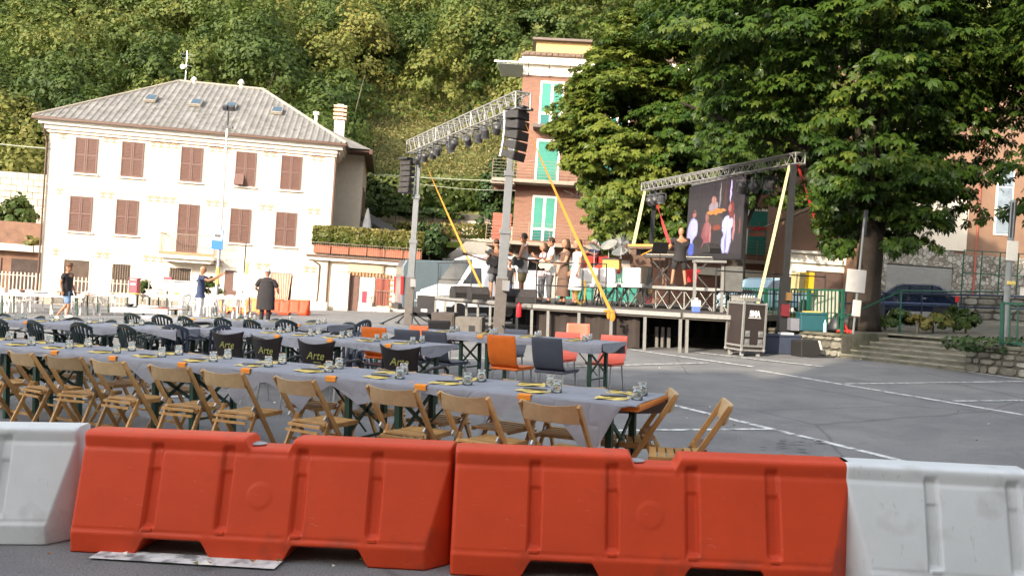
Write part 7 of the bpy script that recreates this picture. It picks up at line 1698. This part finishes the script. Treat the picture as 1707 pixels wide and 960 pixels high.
# ---- shrubs and hedges
M_HEDGE = leafmat('hedge_leaves', (.025, .052, .01), (.10, .12, .024), (.24, .20, .065), trans=.3)
M_IVY = leafmat('ivy_leaves', (.02, .045, .01), (.055, .088, .018), (.11, .13, .035), trans=.3)
M_DKLEAF = leafmat('dark_shrub_leaves', (.012, .03, .01), (.03, .06, .016), (.07, .10, .03), trans=.25)
def bush(name, label, cat, c, r, n, size, M, t0=.5, plumb=False, box=False, group=None):
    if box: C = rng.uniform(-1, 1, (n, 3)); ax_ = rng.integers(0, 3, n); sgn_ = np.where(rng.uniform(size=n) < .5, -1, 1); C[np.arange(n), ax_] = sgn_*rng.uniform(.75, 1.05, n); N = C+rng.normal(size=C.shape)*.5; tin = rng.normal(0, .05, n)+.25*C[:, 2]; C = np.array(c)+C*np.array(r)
    else:
        C, N, tin = crown_pts(c, r, max(8, n//45), 45, cl=.36)
    V, F = quads(C, N, size, 1.5); t = thing(name, label, cat, tuple(c), group=group); V = V-np.array(c)
    o = bpy.data.objects.new('foliage', mesh_np('foliage', V, F, np.clip(t0+tin+rng.normal(0, .14, len(F)), 0, 1), M)); COL.objects.link(o); o.parent = t
    MB().cyl((0, 0, -r[2]), (0, 0, r[2]*.4), .04, .02, 5).build('stem', M_BARKP, t)
    return t
def on_annex(x, y, z): 
    return ax.matrix_basis @ Vector((x, y, z))
for i in range(6):
    c_ = on_annex(.44+i*.90, -.08, AH+.98); bush('hedge_plant', 'clipped golden green hedge plant, %s from the left in the terrace planters' % ORD[i], 'hedge', c_, (.50, .26, .46), 1500, .13, M_HEDGE, .62 if i > 1 else .5, box=True, group='hedge plants in the terrace planters')
bush('dark_bush', 'rounded dark green bush between the terrace planters and the grey van', 'bush', A(716, 412, 45.0), (1.0, 1.0, 1.15), 2600, .16, M_DKLEAF, .5)
bush('climbing_vine', 'yellow green vine trailing along the garden terrace edge', 'vine', A(740, 384, 48.2), (2.6, .4, .38), 2200, .15, M_HEDGE, .62, box=True)
bush('lawn_shrub', 'bright green lawn bank behind the folded parasol', 'shrub', A(640, 385, 49.2), (1.3, .4, .35), 900, .14, M_IVY, .85, box=True)
bush('wall_creeper', 'green creeper hanging over the pale block wall left of the tower', 'creeper', A(660, 355, 51.8), (1.6, .4, .8), 1600, .17, M_IVY, .35)
bush('wall_creeper', 'green creeper over the pale block wall behind the orange strap', 'creeper', A(725, 358, 51.8), (1.7, .4, .55), 1500, .17, M_IVY, .4)
bush('hillside_hedge', 'long thick green hedge above the block wall behind the left tower', 'hedge', A(700, 322, 54.5), (5.0, 1.2, .95), 9000, .24, M_IVY, .70, box=True)
bush('hillside_hedge', 'darker clump of hedge between the villa bay and the left tower', 'hedge', A(625, 330, 54.0), (1.6, 1.0, 1.3), 2400, .22, M_IVY, .5)
bush('dark_bush', 'dark conifer bush against the left side of the brick building', 'bush', A(826, 345, 46.8), (1.0, 1.0, 2.5), 3400, .17, M_DKLEAF, .45)
bush('villa_shrub', 'small tree growing before the block wall left of the villa', 'shrub', A(22, 372, 44.5), (1.1, .8, 1.5), 1700, .2, M_IVY, .6)
bush('villa_shrub', 'small yellowish shrub on the outbuilding roof at the left edge', 'shrub', A(56, 408, 42.0), (.5, .4, .4), 500, .14, M_HEDGE, .8)
bush('potted_shrub', 'green potted shrub right of the ticket machine', 'shrub', GY(238, 36, .85), (.42, .4, .5), 700, .12, M_IVY, .6)
bush('potted_shrub', 'green shrub behind the bus stop pole', 'shrub', GY(348, 36.5, .9), (.6, .4, .55), 800, .12, M_IVY, .55)
for i, (px, Y, r_, t0) in enumerate([(1500, 21.5, .55, .45), (1530, 20.9, .40, .95), (1555, 21.5, .5, .6), (1590, 22.2, .5, .45), (1475, 22.3, .35, .5), (1610, 21.6, .45, .35)]):
    nm = ('green leafy shrub', 'orange yellow shrub', 'yellow green shrub', 'dull green shrub', 'small green shrub', 'dark green shrub')[i]
    bush('roadside_shrub', nm+' at the top of the concrete steps', 'shrub', GY(px, Y, TZ+r_*.5), (r_*.8, r_*.7, r_*(.8 if i % 2 else .55)), 520, .10, M_HEDGE if i in (1, 2) else M_IVY, t0)
bush('dark_bush', 'low clipped dark hedge on the rubble wall at the right edge', 'bush', GY(1690, 16.6, TZ+.02), (1.2, .5, .12), 900, .07, M_DKLEAF, .5, box=True)
bush('flowering_plants', 'flowers growing behind the flight case along the fence', 'plant', GY(1300, 23.3, TZ+.15), (.9, .3, .22), 500, .09, M_HEDGE, .5)
# ---- horse chestnut trees
M_CHEST = leafmat('chestnut_leaves', (.014, .036, .007), (.050, .092, .013), (.155, .180, .030), trans=.36, rough=.42)
M_BARK = mat('chestnut_bark', (.028, .021, .016), rough=.95, var=.4, scale=4, bump=1.0, bscale=14)
def chestnut(label, base, trunk_r, fork_z, crown, nclump, per, leaf, seed, trunk=True, t0=.5, cut=None, leafcut=None):
    g = np.random.default_rng(seed); t = thing('chestnut_tree', label, 'tree', base, 0); c = np.array(crown[0])-np.array(base); r = np.array(crown[1])
    # clumps: flattened pads at the crown's outside plus some inside
    d = g.normal(size=(nclump, 3)); d /= np.linalg.norm(d, axis=1, keepdims=True); rad = g.uniform(.35, 1.0, nclump)**.5; cc = c+d*rad[:, None]*r; hol = np.sin(d[:, 0]*5.3+seed*1.7)*np.sin(d[:, 1]*4.7+seed)+np.sin(d[:, 2]*6.1+seed*.9)*.6; kk = hol > -.55+.25*g.normal(size=len(d)); d = d[kk]; cc = cc[kk]
    wob = 1+.12*np.sin(d[:, 0]*7+seed)+.10*np.sin(d[:, 2]*9+seed*2); cc = c+(cc-c)*wob[:, None]
    if cut is not None: cc = cc[cut(cc+np.array(base))]
    nclump = len(cc); out = cc-c; out /= np.linalg.norm(out, axis=1, keepdims=True)+1e-6
    pr = g.uniform(.45, .95, nclump)
    u = g.uniform(0, 2*PI, (nclump, per)); q = np.sqrt(g.uniform(0, 1, (nclump, per)))
    px_ = np.cos(u)*q; py_ = np.sin(u)*q; pz_ = -.42*q**2+g.normal(0, .10, q.shape)
    C = cc[:, None, :]+np.stack([px_, py_, pz_], 2)*pr[:, None, None]; C = C.reshape(-1, 3); ok = (leafcut or cut)(C+np.array(base)) if (leafcut or cut) else np.ones(len(C), bool)
    # leaf axis: outward from the pad centre and drooping
    ax_ = np.stack([px_, py_, -.15-.5*q], 2).reshape(-1, 3)+np.repeat(out, per, 0)*.45+g.normal(size=(len(C), 3))*.22 if False else np.stack([px_, py_, -.15-.5*q], 2).reshape(-1, 3)+np.repeat(out, per, 0)*.45+g.normal(size=(len(C), 3))*.22; ax_ = ax_[ok]; rep_out = np.repeat(out, per, 0)[ok]; clt = np.repeat(g.normal(0, .12, nclump), per)[ok]; C = C[ok]; n = len(C); ax_ /= np.linalg.norm(ax_, axis=1, keepdims=True)
    upn = np.array([0, 0, 1.0])+g.normal(size=(n, 3))*.35+rep_out*.35; sd = np.cross(ax_, upn); sd /= np.linalg.norm(sd, axis=1, keepdims=True)+1e-6; nn = np.cross(sd, ax_)
    s = leaf*g.uniform(.55, 1.3, n); angs = np.radians([-84, -42, 0, 42, 84]); lens_ = np.array([.7, .92, 1.0, .92, .7])
    Vs = []
    for a, l_ in zip(angs, lens_):
        dr = ax_*math.cos(a)+sd*math.sin(a)-nn*.28; dr /= np.linalg.norm(dr, axis=1, keepdims=True); wd = np.cross(dr, nn); wd /= np.linalg.norm(wd, axis=1, keepdims=True)
        L = (s*l_)[:, None]; tip = C+dr*L-nn*L*.12; mid = C+dr*L*.62+nn*L*.03; W = wd*L*.20
        Vs.append(np.stack([C, mid-W, tip, mid+W], 1))
    V = np.stack(Vs, 1).reshape(-1, 3); F = np.arange(len(V)).reshape(-1, 4); tin = np.repeat(np.clip(t0+clt+g.normal(0, .15, n), 0, 1), 5)
    o = bpy.data.objects.new('crown', mesh_np('crown', V, F, tin, M_CHEST)); COL.objects.link(o); o.parent = t
    print('chestnut', len(F))
    rnd = random.Random(seed)
    if trunk:
        mb = MB(); prof = [(trunk_r*1.5, -.1), (trunk_r*1.15, .25), (trunk_r, .8), (trunk_r*.93, fork_z*.6), (trunk_r*.85, fork_z)]
        mb.lathe(prof, 14); v2 = []
        for v in mb.v: 
            a_ = math.atan2(v[1], v[0]); f = 1+.08*math.sin(a_*3+v[2])+.05*math.sin(a_*7+v[2]*2); v2.append((v[0]*f+.04*v[2], v[1]*f, v[2]))
        mb.v = v2; mb.build('trunk', M_BARK, t, smooth=True)
    top = Vector((.04*fork_z, 0, fork_z)) if trunk else Vector(c)-Vector((0, 0, r[2]*.6))
    for i in range(9):
        k = rnd.randrange(nclump); e_ = Vector(cc[k]); m_ = top.lerp(e_, .5)+Vector((0, 0, .5)); mb = MB(); r0_ = trunk_r*(.5 if i < 4 else .3)
        mb.cyl(top, m_, r0_, r0_*.6, 8).cyl(m_, e_, r0_*.6, .03, 7)
        for q_ in range(3):
            e2 = Vector(cc[rnd.randrange(nclump)]); s_ = m_.lerp(e_, .3+.2*q_)
            if (e2-s_).length < 3.5: mb.cyl(s_, e2, .05, .015, 5)
        mb.build('limb', M_BARK, t, smooth=True)
    return t
bA = GY(1441, 21.6, TZ-.05); bB = GY(1222, 36.5, 0); bC = GY(1070, 37.0, 0)
def view(P):
    D = P-np.array([0, 0, CAM_H]); z = D @ np.array(fw); return CX+F_PX*(D @ np.array(rt))/z, CY-F_PX*(D @ np.array(upv))/z
def cutA(P):       # pruned over the stage: this tree grows clear of the truss
    px, py = view(P); lim = np.interp(px, [1000, 1072, 1346, 1356, 1400, 1450, 1600, 1650, 1700], [300, 288, 236, 385, 425, 405, 425, 400, 330])
    lim = lim+12*np.sin(px*.06)+8*np.sin(px*.17); return (P[:, 2] > 2.3) & (py < np.where(px < 1350, np.minimum(lim, 300-(px-1072)*.19-10), lim)) & ~((px < 1160) & (py > 60))
def cutB(P):
    px, py = view(P); return (P[:, 2] > 3.4) & ~((px > 1236) & (py > 345))
def cutC(P):
    px, py = view(P); return (P[:, 2] > 3.0) & (px > np.interp(py, [40, 90, 150, 210, 260, 300, 400], [1030, 985, 925, 912, 930, 968, 985])+10*np.sin(py*.2))
chestnut('largest dark chestnut tree, its broad trunk standing by the steps', bA, .33, 2.9, ((8.5, 22.5, 8.3), (4.6, 3.4, 6.4)), 900, 56, .20, 1, t0=.38, cut=lambda P: P[:, 2] > 2.3, leafcut=cutA)
chestnut('chestnut tree behind the video screen, middle of the three crowns', bB, .36, 3.6, ((8.3, 37.0, 9.6), (5.0, 2.9, 7.0)), 640, 56, .24, 2, t0=.45, cut=lambda P: P[:, 2] > 3.0, leafcut=cutB)
chestnut('lighter chestnut tree nearest the brick building, left of the three crowns', bC, .34, 3.0, ((4.9, 37.4, 8.3), (3.9, 3.0, 5.6)), 620, 60, .24, 3, t0=.82, cut=lambda P: P[:, 2] > 2.6, leafcut=cutC)
bD = Vector((15.2, 19.0, TZ)); chestnut('chestnut tree at the right edge whose branches hang into view', bD, .30, 3.0, ((14.2, 19.0, 8.4), (3.5, 3.4, 5.4)), 520, 50, .19, 4, t0=.42, cut=lambda P: P[:, 2] > 3.0)
